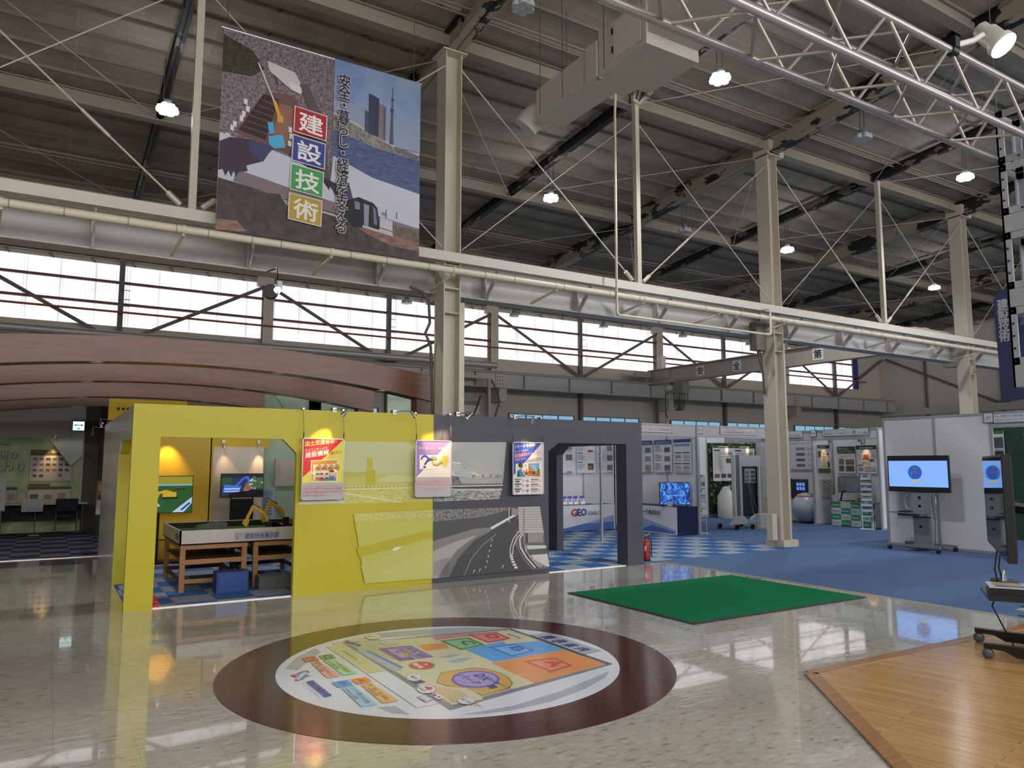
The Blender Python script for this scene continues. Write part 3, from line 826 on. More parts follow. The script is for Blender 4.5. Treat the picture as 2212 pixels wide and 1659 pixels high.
def d2(p, w, h):
    p.rect(0, 0, w, h, 'ece3d3'); p.poly([(0, h), (w * .97, h), (0, h * .34)], '8f78b8'); p.rect(0, 0, w, h * .345, 'b5afb2')
    p.text('「あそび」から「体験」へ', w * .05, h * .845, w * .88, h * .052, 'e6d48a', .01)
    x0, y0 = w * .09, h * .49
    p.rect(x0, y0, w * .55, h * .255, 'ece4d4')
    # question mark flowing into a swirl and a light bulb
    B = '2f4fa6'
    pts = [(x0 + .02 + .055 + .05 * math.cos(a), y0 + .125 + .045 * math.sin(a)) for a in [math.radians(d) for d in range(185, 0, -20)]]
    p.line(pts, .028, B); p.line([pts[-1], (x0 + .095, y0 + .085), (x0 + .072, y0 + .055)], .028, B); p.rect(x0 + .055, y0 + .012, .034, .03, B)
    p.poly([(x0 + .09, y0 + .08), (x0 + .12, y0 + .15), (x0 + .19, y0 + .135), (x0 + .235, y0 + .125), (x0 + .2, y0 + .115), (x0 + .15, y0 + .105)], B)
    p.line([(x0 + .14, y0 + .145), (x0 + .19, y0 + .165), (x0 + .235, y0 + .15), (x0 + .245, y0 + .115), (x0 + .22, y0 + .10)], .016, 'e0a53a')
    p.line([(x0 + .17, y0 + .15), (x0 + .21, y0 + .15), (x0 + .24, y0 + .13), (x0 + .235, y0 + .11)], .008, '7a9a3c')
    p.line([(x0 + .19, y0 + .115), (x0 + .19, y0 + .075), (x0 + .23, y0 + .055), (x0 + .29, y0 + .085), (x0 + .34, y0 + .105)], .024, 'e2ab2e')
    p.line([(x0 + .2, y0 + .06), (x0 + .24, y0 + .04), (x0 + .30, y0 + .07), (x0 + .34, y0 + .085)], .011, '3f8a3e')
    cx, cy = x0 + .365, y0 + .13
    p.ell(cx, cy, .05, .052, 'f0c93a'); p.poly([(cx - .03, cy - .03), (cx + .03, cy - .03), (cx + .022, cy - .085), (cx - .022, cy - .085)], 'f0c93a'); p.ell(cx, cy - .09, .016, .012, 'e8c860')
    for d in range(-30, 211, 30):
        a = math.radians(d); p.line([(cx + .06 * math.cos(a), cy + .06 * math.sin(a)), (cx + .075 * math.cos(a), cy + .075 * math.sin(a))], .003, 'b08f3a')
    for yy, ww in ((.265, .92), (.215, .92), (.125, .82)):
        p.rect(w * .02, h * yy, w * ww, h * .03, 'cf9a92')
        for i in range(16):
            p.rect(w * .03 + i * w * .053, h * (yy + .006), w * .03 * RND.uniform(.3, 1), h * .018, RND.choice(['e0bdb4', 'dba79f', 'd0877f']), keep=True)
        p.z += p.dz
def d3(p, w, h):
    p.rect(0, 0, w, h, 'dcd5d0'); p.poly([(0, h), (w * .96, h), (0, h * .36)], '2c4fb0')
    p.text('リモートを体験！', w * .03, h * .875, w * .73, h * .075, 'f0de86', .012, rise=.045)
    p.text('モニターをみて', w * .03, h * .79, w * .47, h * .055, 'ecb6b0', .008, rise=.03)
    p.text('遠隔操作バックホウ', w * .03, h * .70, w * .92, h * .075, 'f0a49a', .012, rise=.06)
    p.text('を動かそう！', w * .055, h * .64, w * .36, h * .05, 'efb3ac', .01, rise=.02)
    for yy, xx in ((.655, .45), (.62, .42)):
        p.poly([(w * xx, h * yy), (w * .95, h * (yy + .045)), (w * .95, h * (yy + .06)), (w * xx, h * (yy + .015))], '9b8f86')
    x0, y0 = w * .07, h * .335
    p.rect(x0, y0, w * .84, h * .255, 'e8dcc4')
    p.poly([(x0 + .2, y0 + .01), (x0 + w * .82, y0 + .0), (x0 + w * .82, y0 + .055), (x0 + .13, y0 + .075)], 'b8722a')
    p.poly([(x0 + .02, y0), (x0 + .1, y0), (x0 + .1, y0 + .085), (x0 + .03, y0 + .09)], '2c5238')
    p.poly([(x0 + .075, y0), (x0 + .17, y0), (x0 + .12, y0 + .05), (x0 + .1, y0 + .11), (x0 + .05, y0 + .1)], '2f7fc0')
    p.ell(x0 + .095, y0 + .145, .03, .036, 'e29a48'); p.ell(x0 + .08, y0 + .16, .037, .035, '2c3c2c'); p.line([(x0 + .12, y0 + .06), (x0 + .2, y0 + .03)], .025, 'e0994a')
    p.ell(x0 + .175, y0 + .04, .022, .018, '4b4a38'); p.rect(x0 + .135, y0 + .055, .012, .04, '8a4a2c'); p.rect(x0 + .175, y0 + .06, .014, .05, '8a4a2c'); p.ell(x0 + .165, y0 + .16, .025, .014, '8fb5d2')
    p.rect(x0 + .215, y0 + .065, .175, .12, '2c3136'); p.rect(x0 + .222, y0 + .073, .161, .105, '5fa6d8')
    p.poly([(x0 + .222, y0 + .073), (x0 + .32, y0 + .073), (x0 + .222, y0 + .17)], 'c07a3c'); p.line([(x0 + .28, y0 + .15), (x0 + .32, y0 + .13), (x0 + .335, y0 + .1)], .012, 'c9d0c0'); p.rect(x0 + .31, y0 + .075, .06, .018, 'c4b23a')
    p.poly([(x0 + .285, y0 + .065), (x0 + .32, y0 + .065), (x0 + .335, y0 + .04), (x0 + .27, y0 + .04)], '33393e')
    p.poly([(x0 + .365, y0 + .05), (x0 + .40, y0 + .05), (x0 + .405, y0 + .1), (x0 + .38, y0 + .12)], '3f7a3c'); p.rect(x0 + .37, y0 + .025, .03, .03, 'b05a2c')
    for i, yy in enumerate((.225, .13, .035)):
        p.rect(w * .03, h * (yy + .05), w * .22, h * .022, '77747c' if i == 0 else '3a3b44')
        p.rect(w * .07, h * yy, w * .12, h * .035, ('4d4f58', '8f9a98', '6d7078')[i]); p.line([(w * .29, h * (yy + .06)), (w * .34, h * (yy + .03)), (w * .29, h * yy)], .008, 'a59a90')
        p.ell(w * .46, h * (yy + .03), .022, .02, ('a9848a', '6a7cb0', '8c868a')[i]); p.bars(w * .57, h * (yy - .005), w * .36, h * .035, 2, '8d868a')
        p.rect(w * .57, h * (yy + .045), w * .24, h * .018, '6f4e5c')
poster(2.57, 3.09, 'leftmost hanging poster, red corner on yellow with a crowd cartoon, on the yellow wall', d1)
poster(4.045, 4.57, 'hanging poster with purple corner, question mark and light bulb, where yellow meets grey', d2)
poster(5.525, 6.05, 'hanging poster with blue corner and a person at a monitor, on the grey wall', d3)

# spotlight arms clamped on the booth top
M_CHROME = mat('a9a9a6', rough=0.25, metal=0.9, name='chrome')
def arm_spot(x, dx, y, z, aim, label, on=True, group='spotlight arms on the display booth', name='arm_spotlight', power=60, head=(0.02, -0.03, -0.09), ylen=0.28, size=44):
    t = thing(name, label, 'spotlight', (x, y, z), group)
    b = MB(); b.box(x - 0.025, x + 0.025, y - 0.03, y + 0.06, z - 0.03, z + 0.03, M_CHROME); b.build('clamp', t)
    p1 = Vector((x + dx, y - ylen, z - 0.0))
    b = MB(); b.tube([(x, y - 0.02, z), (x + dx * .4, y - ylen * .5, z + 0.012), p1], 0.006, M_CHROME, 6); b.build('arm', t)
    d = (Vector(aim) - p1).normalized()
    b = MB(); b.tube([p1 - d * 0.005, p1 + d * 0.035, p1 + d * 0.06, p1 + d * 0.10], [0.012, 0.016, 0.02, 0.03], M_CHROME, 12); hd_ = b.build('lamp_head', t)
    if on:
        b = MB(); b.lathe(p1 + d * 0.095, [(0.024, 0), (0.024, 0.006)], emat('ffd9a0', 6), axis=d, n=12); b.build('bulb', hd_)
        l = bpy.data.lights.new('spot', 'SPOT'); l.energy = power; l.color = (1.0, 0.66, 0.34); l.spot_size = math.radians(size); l.spot_blend = 0.8; l.shadow_soft_size = 0.03
        lo = bpy.data.objects.new('spot_light', l); COL.objects.link(lo); lo.parent = t
        q = p1 + d * 0.115
        lo.location = q - Vector(t.location); lo.rotation_euler = d.to_track_quat('-Z', 'Y').to_euler()
    return t
arm_spot(2.98, 0.08, 9.07, 2.22, (2.84, 9.0, 1.85), 'spotlight arm above the red and yellow poster')
arm_spot(3.78, 0.12, 9.07, 2.22, (4.42, 9.0, 1.7), 'spotlight arm left of the purple poster, on yellow wall top', power=50)
arm_spot(4.70, 0.09, 9.07, 2.23, (4.42, 9.0, 1.85), 'spotlight arm on grey wall top aiming back at the purple poster')
arm_spot(5.62, 0.14, 9.07, 2.22, (5.78, 9.0, 1.75), 'spotlight arm above the blue poster on grey wall', power=45)
# ------------------------------------------------------------------ arched timber canopy on the left
def archwood(name, c0, c1):
    m, nt, b_, N, L = nodemat(name)
    tc = N('ShaderNodeTexCoord'); mp = N('ShaderNodeMapping'); mp.inputs['Scale'].default_value = (0.6, 6, 9); L(tc.outputs['Object'], mp.inputs[0])
    n = N('ShaderNodeTexNoise'); n.inputs['Scale'].default_value = 2.5; n.inputs['Detail'].default_value = 7; L(mp.outputs[0], n.inputs['Vector'])
    L(ramp(nt, n.outputs['Fac'], [(0.3, c0), (0.7, c1)]), b_.inputs['Base Color']); b_.inputs['Roughness'].default_value = 0.35
    return m
M_ARCH = archwood('red_brown_veneer', '5c3826', '764a32')
M_POST = archwood('red_brown_post', '57342a', '6c4033')
XA, XB = -1.9, 5.0
def arch_z(x, d):
    t = (x - 1.55) / 3.45
    return (3.155 - 0.255 * t * t) if d else (2.845 - 0.345 * t * t)
labs = ['front arched red-brown beam spanning the left pavilion', 'second arched red-brown beam from the front of the left pavilion', 'third arched red-brown beam, above the yellow booth doorway', 'rearmost arched red-brown beam of the left pavilion']
for i, y in enumerate((10.4, 12.95, 16.1, 18.9)):
    t = thing('arched_beam', labs[i], 'beam', (1.55, y, 0), 'arched beams of the left pavilion')
    b = MB(); n = 28
    xs = [XA + (XB - XA) * k / n for k in range(n + 1)]
    vs = []
    for x in xs:
        vs += [(x, y, arch_z(x, 0)), (x, y, arch_z(x, 1)), (x, y + 0.3, arch_z(x, 1)), (x, y + 0.3, arch_z(x, 0))]
    fs = []
    for k in range(n):
        for j in range(4):
            a = k * 4 + j; c = k * 4 + (j + 1) % 4
            fs.append((a, c, c + 4, a + 4))
    fs += [(0, 1, 2, 3), (n * 4 + 3, n * 4 + 2, n * 4 + 1, n * 4)]
    b.add(vs, fs, M_ARCH); arch_o = b.build('arch', t)
    for x in (XA + 0.05, XB - 0.28):
        b = MB(); b.box(x, x + 0.24, y + 0.04, y + 0.26, 0, arch_z(x + .1, 0) + 0.03, M_POST); b.build('post', t)
    for x in (-1.2, 0.42, 2.65, 4.2):
        z = arch_z(x, 0)
        b = MB(); b.lathe((x, y + 0.12, z - 0.004), [(0.10, 0), (0.10, 0.012)], mat('d5d5d2', .3, .5), n=20); b.lathe((x, y + 0.12, z - 0.006), [(0.075, 0), (0.075, 0.01)], mat('efeee6', .4), n=20)
        b.build('downlight', arch_o)
# ------------------------------------------------------------------ things at the left behind
b = MB(); b.box(-13, 0.68, 20.30, 20.36, 0, 2.95, mat('c2bcae', .8)); b.box(0.68, 1.2, 20.35, 20.4, 0, 2.95, mat('5d5648', .8))
b.box(1.0, 1.35, 20.1, 20.3, 0, 2.95, mat('3c372f', .8)); struct(b, 'wall_pavilion_back')
b = MB()
b.box(0.95, 1.25, 17.0, 17.1, 2.0, 2.95, mat('6b7346', .6)); struct(b, 'wall_pavilion_green')
t = thing('yellow_fascia', 'yellow fascia with three dark round holes above a red band, left of booth', 'fascia', (1.2, 15.5, 2.2))
b = MB(); b.box(0.87, 2.2, 15.5, 15.56, 2.36, 2.75, M_YEL_IN)
b.build('board', t)
for x in (1.03, 1.11, 1.19):
    b = MB(); b.lathe((x, 15.501, 2.57), [(0.026, 0), (0.026, 0.006)], mat('3a2208', .8), axis=(0, -1, 0), n=16); b.build('hole', t)
for x in (1.6, 2.15):
    b = MB(); b.box(x, x + .04, 15.56, 15.6, .008, 2.4, M_BLACK); b.build('post', t)
b = MB(); b.box(0.86, 2.2, 15.48, 15.54, 2.15, 2.355, mat('7a1420', .5)); b.build('red_band', t)
# green printed display wall
M_GRN = mottled('green_printed_field', '7d9a66', 'b9b98a', 2.2)
t = thing('display_panel_wall', 'pale green printed display wall with white info panels behind the desk', 'display wall', (-2, 20.25, 0))
b = MB(); b.box(-7, 0.64, 20.2, 20.28, 0.02, 2.15, M_GRN); b.build('board', t)
p = Print((0, 20.2, 0), lift=.001, dz=.001)
p.text('技術の', -1.12, 1.66, .50, .20, '3b3d36', .02); p.text('技術の', -1.13, 1.67, .50, .20, 'b9bba8', .0)
p.text('移り変わり', -1.62, 1.37, 1.15, .22, '3b3d36', .02); p.text('移り変わり', -1.63, 1.38, 1.15, .22, 'b9bba8', .0)
p.line([(-1.0, 1.21), (-.75, 1.16), (-.55, 1.17)], .012, '9b8f3c'); p.line([(-.95, 2.0), (-.75, 1.98)], .02, '4d7a45')
for (x0, z0, w_, h_, hd) in ((-.37, 1.17, .82, .64, 'A'), (-.38, .30, .84, .74, 'B'), (-1.2, .30, .62, .74, 'B'), (-2.6, .30, .9, .74, 'B')):
    p.rect(x0 - .008, z0 - .008, w_ + .016, h_ + .016, '6b6a45'); p.rect(x0, z0, w_, h_, 'b7afa2'); p.rect(x0, z0 + h_ - .06, w_, .06, '4f451c'); p.rect(x0, z0 + h_, w_ * .5, .07, '5a4f20')
    if hd == 'A':
        for r_ in range(4):
            for c in range(6):
                if RND.random() < .85: p.rect(x0 + .06 + c * .125, z0 + .1 + r_ * .125, .08, .05, RND.choice(['4a4340', '6a5550', '3c4466', '70605a', '8a6a60']), keep=True)
        p.z += p.dz
    else:
        for c in range(9):
            p.rect(x0 + .05 + (c % 3) * .27 * w_ / .84, z0 + .06 + (c // 3) * .2, RND.uniform(.12, .2), RND.uniform(.1, .16), RND.choice(['8f7470', '6c5048', '7a8f94', 'a58a84', '4c5a60', '98857c']), keep=True)
        p.z += p.dz
p.build('printed_panels', t)
b = MB()   # curling white sheet at the upper right corner
b.poly([(-.05, 20.19, 2.15), (.64, 20.19, 2.15), (.64, 20.13, 1.72)], mat('c4c4bc', .35)); b.poly([(-.05, 20.185, 2.15), (.64, 20.12, 1.73), (.43, 20.08, 1.53), (.38, 20.1, 1.55)], mat('b4bba4', .35))
b.build('curled_sheet', t)
arm_spot(0.10, 0.02, 20.25, 2.18, (0.0, 20.2, 1.6), 'spotlight clamped on top of the green display wall', group=None, power=26)
# exit sign
t = thing('exit_sign', 'green and white lit exit sign with double arrow on the back wall', 'exit sign', (0.54, 20.2, 2.3))
b = MB(); b.box(0.42, 0.66, 20.22, 20.3, 2.0, 2.75, mat('b8b9ba', .5)); b.build('plate', t)
b = MB(); b.box(0.41, 0.66, 20.1, 20.22, 2.33, 2.55, mat('3a58b0', .5)); b.build('housing', t)
p = Print((0.42, 20.1, 2.335), lift=.001)
p.rect(0, 0, .23, .205, emat('dff4f4', 1.3)); G = emat('1f8a72', .7)
p.poly([(.02, .12), (.06, .15), (.06, .09)], G); p.poly([(.21, .12), (.17, .15), (.17, .09)], G); p.rect(.05, .11, .13, .02, G); p.rect(.085, .02, .06, .04, emat('8fb5c4', .9))
p.build('lit_face', t)
# folding table, chair, small white panel, whiteboard
t = thing('folding_table', 'white folding table standing before the green display wall', 'table', (0, 19.95, 0))
b = MB(); b.box(-.95, .8, 19.6, 20.1, 0.665, 0.69, mat('b5ac98', .4)); b.build('table_top', t)
M_GLEG = mat('6d6d68', .4, .6)
for x in (-.85, .7):
    for y in (19.66, 20.04):
        b = MB(); b.tube([(x, y, 0.665), (x, y, 0.012)], .014, M_GLEG, 8); b.build('leg', t)
b = MB(); b.box(-.88, .74, 20.04, 20.06, .3, .64, mat('2f3428', .7)); b.build('modesty_panel', t)
t = thing('office_chair', 'dark padded chair pushed up to the white folding table', 'chair', (.37, 19.5, 0))
M_DK = mat('23252f', .8)
b = MB(); b.box(.17, .60, 19.32, 19.37, .52, .80, M_DK); b.build('backrest', t, bevel=.02)
b = MB(); b.box(.17, .61, 19.36, 19.75, .38, .43, M_DK); b.build('seat', t, bevel=.02)
for x in (.19, .59):
    for y in (19.36, 19.72):
        b = MB(); b.tube([(x, y, .40), (x, y, .012)], .011, M_GLEG, 8); b.build('leg', t)
    b = MB(); b.tube([(x, 19.36, .4), (x, 19.35, .62)], .011, M_GLEG, 8); b.build('back_frame', t)
t = thing('small_sign_panel', 'blank white panel on the folding table front, left of the chair', 'panel', (-.25, 19.5, .5))
b = MB(); b.box(-.46, -.06, 19.52, 19.54, .52, .80, mat('a9a7a8', .5)); b.build('panel', t)
b = MB(); b.tube([(-.2, 19.55, .55), (-.2, 19.57, .012)], .01, M_GLEG, 6); b.tube([(-.3, 19.5, .014), (-.1, 19.5, .014)], .012, M_CHROME, 6); b.build('stand', t)
t = thing('whiteboard', 'whiteboard on legs at the far left edge of the photo', 'whiteboard', (-1.1, 18.6, 0))
b = MB(); b.box(-1.7, -.74, 18.58, 18.62, .62, 1.27, mat('b4b4b8', .3)); b.box(-1.72, -.72, 18.6, 18.63, .6, 1.29, M_ALUB); b.build('board', t)
p = Print((-1.0, 18.58, .9), lift=.001); p.text('お', .04, .0, .1, .1, 'a8424a'); p.text('願', .05, .16, .1, .1, 'a8424a'); p.build('writing', t)
for x in (-1.66, -.78):
    b = MB(); b.tube([(x, 18.61, .62), (x, 18.61, .03)], .014, M_GLEG, 8); b.tube([(x, 18.35, .03), (x, 18.87, .03)], .016, M_GLEG, 8); b.build('leg', t)
t = thing('standing_sign', 'narrow orange and white standing sign beside the pale booth side', 'sign', (.97, 18.5, 0))
b = MB(); b.box(.90, 1.04, 18.5, 18.53, .012, 1.22, mat('1c1a18', .6)); b.build('panel', t)
p = Print((.905, 18.5, .48), lift=.001); p.rect(0, 0, .13, .72, 'c8c4c8'); p.rect(0, .3, .13, .42, 'b9783c'); p.rect(.03, .5, .06, .15, 'd9b08a'); p.rect(.03, .32, .05, .1, '3c3836'); p.build('printed_sheet', t)
t = thing('floor_box', 'flat black box on the carpet beside the dark wall, far left', 'box', (.85, 19.95, 0))
b = MB(); b.box(.82, 1.02, 19.8, 20.1, .012, .07, M_BLACK); b.build('box', t)
t = thing('hanging_spotlights', 'pair of small lit spotlights on a rail left of the booth', 'spotlight', (.85, 16.2, 2.4))
b = MB(); b.tube([(.81, 16.96, 2.44), (1.25, 16.96, 2.44)], .012, M_CHROME, 6); b.tube([(.82, 16.96, 2.44), (.82, 16.96, 2.36)], .008, M_CHROME, 6); b.build('rail', t)
for x, z in ((.86, 2.37), (.84, 2.32)):
    b = MB(); b.lathe((x, 16.95, z), [(.016, .04), (.03, 0)], M_CHROME, axis=(-.4, -.3, .6), n=12); b.lathe((x, 16.95, z), [(.024, -.004), (.024, 0)], emat('ffd8c8', 5), axis=(-.4, -.3, .6), n=12); b.build('lamp_head', t)
b = MB(); b.tube([(.70, 16.97, 2.28), (.70, 16.97, 2.16)], .008, M_CHROME, 6); b.tube([(.70, 16.97, 2.18), (.69, 16.92, 2.10)], [.015, .03], M_CHROME, 10); b.tube([(.70, 16.97, 2.28), (1.0, 16.97, 2.28)], .01, M_CHROME, 6)
tag(b.build('hanging_spotlight'), 'single chrome spotlight hanging lower, beside the lit pair left of booth', 'spotlight')
# pale green partitions behind the booth
M_PG = mat('9fb39a', .5, name='pale_green_panel'); M_PG2 = mat('8c9f86', .5, name='sage_panel')
b = MB(); b.box(3.42, 4.20, 14.5, 14.56, 0, 2.86, M_PG); b.box(4.20, 4.26, 14.5, 16.2, 0, 2.86, M_PG2); b.box(4.26, 6.2, 16.1, 16.16, 0, 3.1, M_PG2)
b.box(5.9, 6.5, 14.5, 14.56, 0, 3.05, M_PG); b.box(6.5, 6.56, 14.49, 14.6, 0, 3.05, mat('cfc8ae', .5)); struct(b, 'wall_green_partition')
t = thing('notice_board', 'blank cream board on the pale green partition seen through the yellow doorway', 'board', (3.86, 14.49, 1.1))
b = MB(); b.box(3.64, 4.15, 14.46, 14.5, 1.14, 1.66, mat('b4aa9c', .6)); b.build('board', t)
t = thing('banner_stand', 'blue and white standing sheet behind the model tray, right of screen', 'sign', (3.55, 14.3, 0))
b = MB(); b.box(3.36, 3.62, 14.3, 14.32, .05, 1.1, mat('8d9da6', .5)); b.box(3.34, 3.64, 14.28, 14.36, .008, .05, M_ALUB); b.build('panel', t)
p = Print((3.38, 14.3, .5), lift=.001); p.rect(.02, .48, .18, .06, '6f93b5'); p.bars(.03, .05, .16, .4, 7, '5b6f78', .4); p.build('printed_sheet', t)
b = MB(); b.tube([(3.5, 13.9, 2.98), (6.6, 13.9, 2.98)], .02, M_CHROME, 8); b.tube([(3.6, 13.9, 2.98), (3.6, 14.52, 2.86)], .015, M_CHROME, 6); b.tube([(6.5, 13.9, 2.98), (6.5, 14.52, 2.98)], .015, M_CHROME, 6)
tag(b.build('spotlight_rail'), 'chrome rail above the pale green partition near the first column', 'rail')
for x, y, aim, lb in ((6.2, 13.95, (6.15, 14.5, 2.2), 'rail spotlight lighting the right pale green partition'), (3.78, 14.0, (3.8, 14.5, 2.3), 'rail spotlight lighting the left pale green partition')):
    arm_spot(x, 0, y, 2.93, aim, lb, power=9, group=None, ylen=.05)
# ------------------------------------------------------------------ inside the yellow booth
M_TW = mat('9a6a3c', rough=0.5, noise=(9, .15), name='table_wood'); M_TWD = mat('4c3524', rough=0.6, name='dark_shelf_board')
def tv(name, label, loc, w, h, yaw, screen, bez=0.012, depth=0.05, group=None, stand=None, base=0.0, cat='television'):
    """flat screen: loc = centre of the screen's lower edge on the floor plan (x,y,z of lower edge); yaw turns its face (0 = faces -Y)"""
    t = thing(name, label, cat, (loc[0], loc[1], base), group)
    M = Matrix.Translation(loc) @ Matrix.Rotation(yaw, 4, 'Z')
    b = MB(); b.box(-w / 2, w / 2, 0, depth, 0, h, M_BLACK, M); b.box(-w * .3, w * .3, depth, depth + .03, h * .15, h * .7, M_BLACK, M)
    case_o = b.build('case', t, bevel=.004)
    u = M.to_3x3() @ Vector((1, 0, 0))
    p = Print(M @ Vector((-w / 2 + bez, 0, bez)), u=u, lift=.0006, dz=.0004, rough=.15)
    screen(p, w - 2 * bez, h - 2 * bez)
    p.build('screen', case_o)
    if stand: stand(t, M, w, h)
    return t
def E_(c, s=1.0): return emat(c, s)
def scrA(p, w, h):
    p.rect(0, 0, w, h, E_('1f5a24', .75)); p.rect(0, h * .78, w, h * .22, E_('a8a02c', .7)); p.poly([(0, h * .74), (w * .45, h), (0, h)], E_('4aa6d8', .9)); p.rect(0, h * .74, w, h * .05, E_('7fb0c8', .8))
    x = w * .38
    p.poly([(x, h * .2), (x + .06, h * .2), (x + .12, h * .52), (x + .22, h * .55), (x + .3, h * .5), (x + .3, h * .58), (x + .2, h * .63), (x + .06, h * .56)], E_('c99a22', .9)); p.rect(x + .16, h * .42, .2, h * .14, E_('c9a51f', .9)); p.rect(x + .14, h * .37, .24, h * .06, E_('14170f', .5))
    p.poly([(x - .1, h * .17), (x + .14, h * .17), (x + .1, h * .26), (x - .06, h * .28)], E_('b9c4cc', .8)); p.poly([(x - .05, h * .38), (x + .02, h * .38), (x, h * .46), (x - .04, h * .46)], E_('b9c4cc', .8))
    p.rect(w * .72, h * .63, .1, h * .09, E_('6f5a26', .6)); p.rect(w * .73, h * .63, .15, h * .03, E_('10140c', .5))
    p.poly([(w * .7, 0), (w * .88, 0), (w, h * .25), (w, h * .42)], E_('a9c6ea', .95)); p.line([(w * .84, h * .06), (w * .97, h * .26)], .03, E_('2a4a8a', .8)); p.rect(0, h * .62, .06, h * .14, E_('2a2f38', .5))
def poleA(t, M, w, h):
    b = MB(); b.tube([M @ Vector((0, .07, h * .5)), M @ Vector((0, .09, -.76))], .028, M_BLACK, 10); b.build('pole', t)
    b = MB(); b.box(-.4, .4, -.12, .22, -.772, -.74, M_BLACK, M); b.build('base', t)
    b = MB(); b.bar(M @ Vector((-.22, .09, -.42)), M @ Vector((.22, .09, -.42)), .02, .02, M_BLACK); b.build('cross_bar', t)
tv('floor_stand_television', 'screen on a black pole showing a yellow digger on green turf, left in yellow booth', (1.50, 13.0, .785), 0.98, 0.585, 0, scrA, stand=poleA)
def scrB(p, w, h):
    p.rect(0, 0, w, h, E_('2a3358', .7)); p.poly([(0, h * .45), (.18, h * .55), (.16, h), (0, h)], E_('2c5a3a', .6)); p.poly([(w * .62, h * .4), (w, h * .35), (w, h * .92), (w * .75, h)], E_('4f6a40', .7)); p.rect(0, h * .85, w, h * .15, E_('161d34', .5))
    p.poly([(.02, h * .2), (.3, h * .2), (.34, h * .48), (.05, h * .55)], E_('3f6fd0', .9)); p.rect(.05, h * .33, .26, h * .05, E_('c8d8f4', .9)); p.rect(.05, h * .22, .26, h * .05, E_('bccff0', .8))
    p.line([(.25, h * .5), (.36, h * .8), (.44, h * .88), (.46, h * .6)], .035, E_('2f62d8', 1)); p.poly([(.36, h * .3), (.5, h * .3), (.5, h * .6), (.42, h * .62)], E_('8a6c5c', .7)); 
    for i in range(10):
        p.ell(w * RND.uniform(.6, .98), h * RND.uniform(.35, .85), .025, .018, E_(RND.choice(['c8d2c0', '8fa890', '5c7a5a']), .8), n=10)
    p.poly([(.1, 0), (w, 0), (w, h * .28), (.5, h * .3), (.16, h * .18)], E_('120e12', .5)); p.poly([(.36, h * .25), (.46, h * .25), (.46, h * .36), (.38, h * .36)], E_('b06a7a', .7))
def easelB(t, M, w, h):
    b = MB(); b.box(-.18, .21, .08, .1, -.42, -.03, M_BLACK, M); b.build('back_board', t)
    for x in (-.17, .2):
        b = MB(); b.tube([M @ Vector((x, .07, h * .4)), M @ Vector((x, .07, -.96))], .014, M_BLACK, 8); b.build('post', t)
    b = MB(); b.box(-.3, .33, -.08, .16, -.968, -.945, M_BLACK, M); b.build('base', t)
tv('easel_television', 'screen on a black stand showing a blue digger, before the white back panel', (2.93, 13.85, .97), 0.73, 0.42, 0, scrB, stand=easelB)
# two tables that carry the model tray
def bench(x0, x1, label):
    t = thing('wooden_table', label, 'table', ((x0 + x1) / 2, 10.65, .010), 'wooden tables under the model tray')
    for x in (x0 + .03, x1 - .03):
        for y in (9.98, 11.38):
            b = MB(); b.box(x - .03, x + .03, y - .03, y + .03, .010, .52, M_TW); b.build('leg', t)
    b = MB(); b.box(x0, x1, 9.93, 11.43, .52, .575, M_TW); b.build('table_top', t)
    b = MB(); b.box(x0 + .03, x1 - .03, 9.97, 11.4, .375, .395, M_TWD); b.box(x0 + .06, x1 - .06, 9.96, 9.99, .34, .395, M_TW); b.build('shelf', t)
    b = MB(); b.box(x0 + .06, x1 - .06, 9.965, 9.99, .11, .16, M_TW); b.box(x0 + .06, x1 - .06, 11.37, 11.4, .11, .16, M_TWD); b.box(x0 + .02, x0 + .04, 10.0, 11.36, .11, .16, M_TWD); b.box(x1 - .04, x1 - .02, 10.0, 11.36, .11, .16, M_TWD); b.build('lower_rail', t)
bench(1.41, 2.19, 'left wooden table under the model tray, blue box before it')
bench(2.27, 3.05, 'right wooden table under the model tray, grey box before it')
# tray
M_TRAY = mat('b3aea4', rough=.45, name='tray_board'); M_TURF = mat('35491f', rough=.95, noise=(60, .5), name='artificial_turf')
t = thing('model_tray', 'large white sided tray with green turf and a museum name label, on two wooden tables', 'tray', (2.2, 10.65, .575))
X0, X1, YA_, YB_ = 1.39, 3.06, 9.9, 11.45
b = MB()
b.box(X0, X1, YA_, YA_ + .02, .577, .75, M_TRAY); b.box(X0, X1, YB_ - .02, YB_, .577, .75, M_TRAY); b.box(X0, X0 + .02, YA_, YB_, .577, .75, M_TRAY); b.box(X1 - .02, X1, YA_, YB_, .577, .75, M_TRAY); b.box(X0, X1, YA_, YB_, .577, .59, M_TRAY)
tray_o = b.build('tray_walls', t)
b = MB(); b.box(X0 + .02, X1 - .02, YA_ + .02, YB_ - .02, .59, .665, M_TURF); b.box(X0 + .02, X1 - .02, YB_ - .03, YB_ - .02, .66, .74, mat('232b16', .95)); b.build('turf', t)
p = Print((2.02, YA_, .60), lift=.001)
def logo(p, x, y, s):
    for a0, a1, c, ox in ((60, 270, '3b4a86', 0), (-120, 90, '8f93a6', .3)):
        pts = [(x + s * (.35 + ox + .3 * math.cos(math.radians(a))), y + s * (.5 + .38 * math.sin(math.radians(a)))) for a in range(a0, a1 + 1, 15)]
        p.line(pts, s * .09, c)
    p.poly([(x + s * .15, y + s * .05), (x + s * .4, y + s * .1), (x + s * .55, y + s * .6), (x + s * .45, y + s * .5)], 'b8333a'); p.line([(x + s * .3, y + s * .3), (x + s * .75, y + s * .95)], s * .05, 'b8333a')
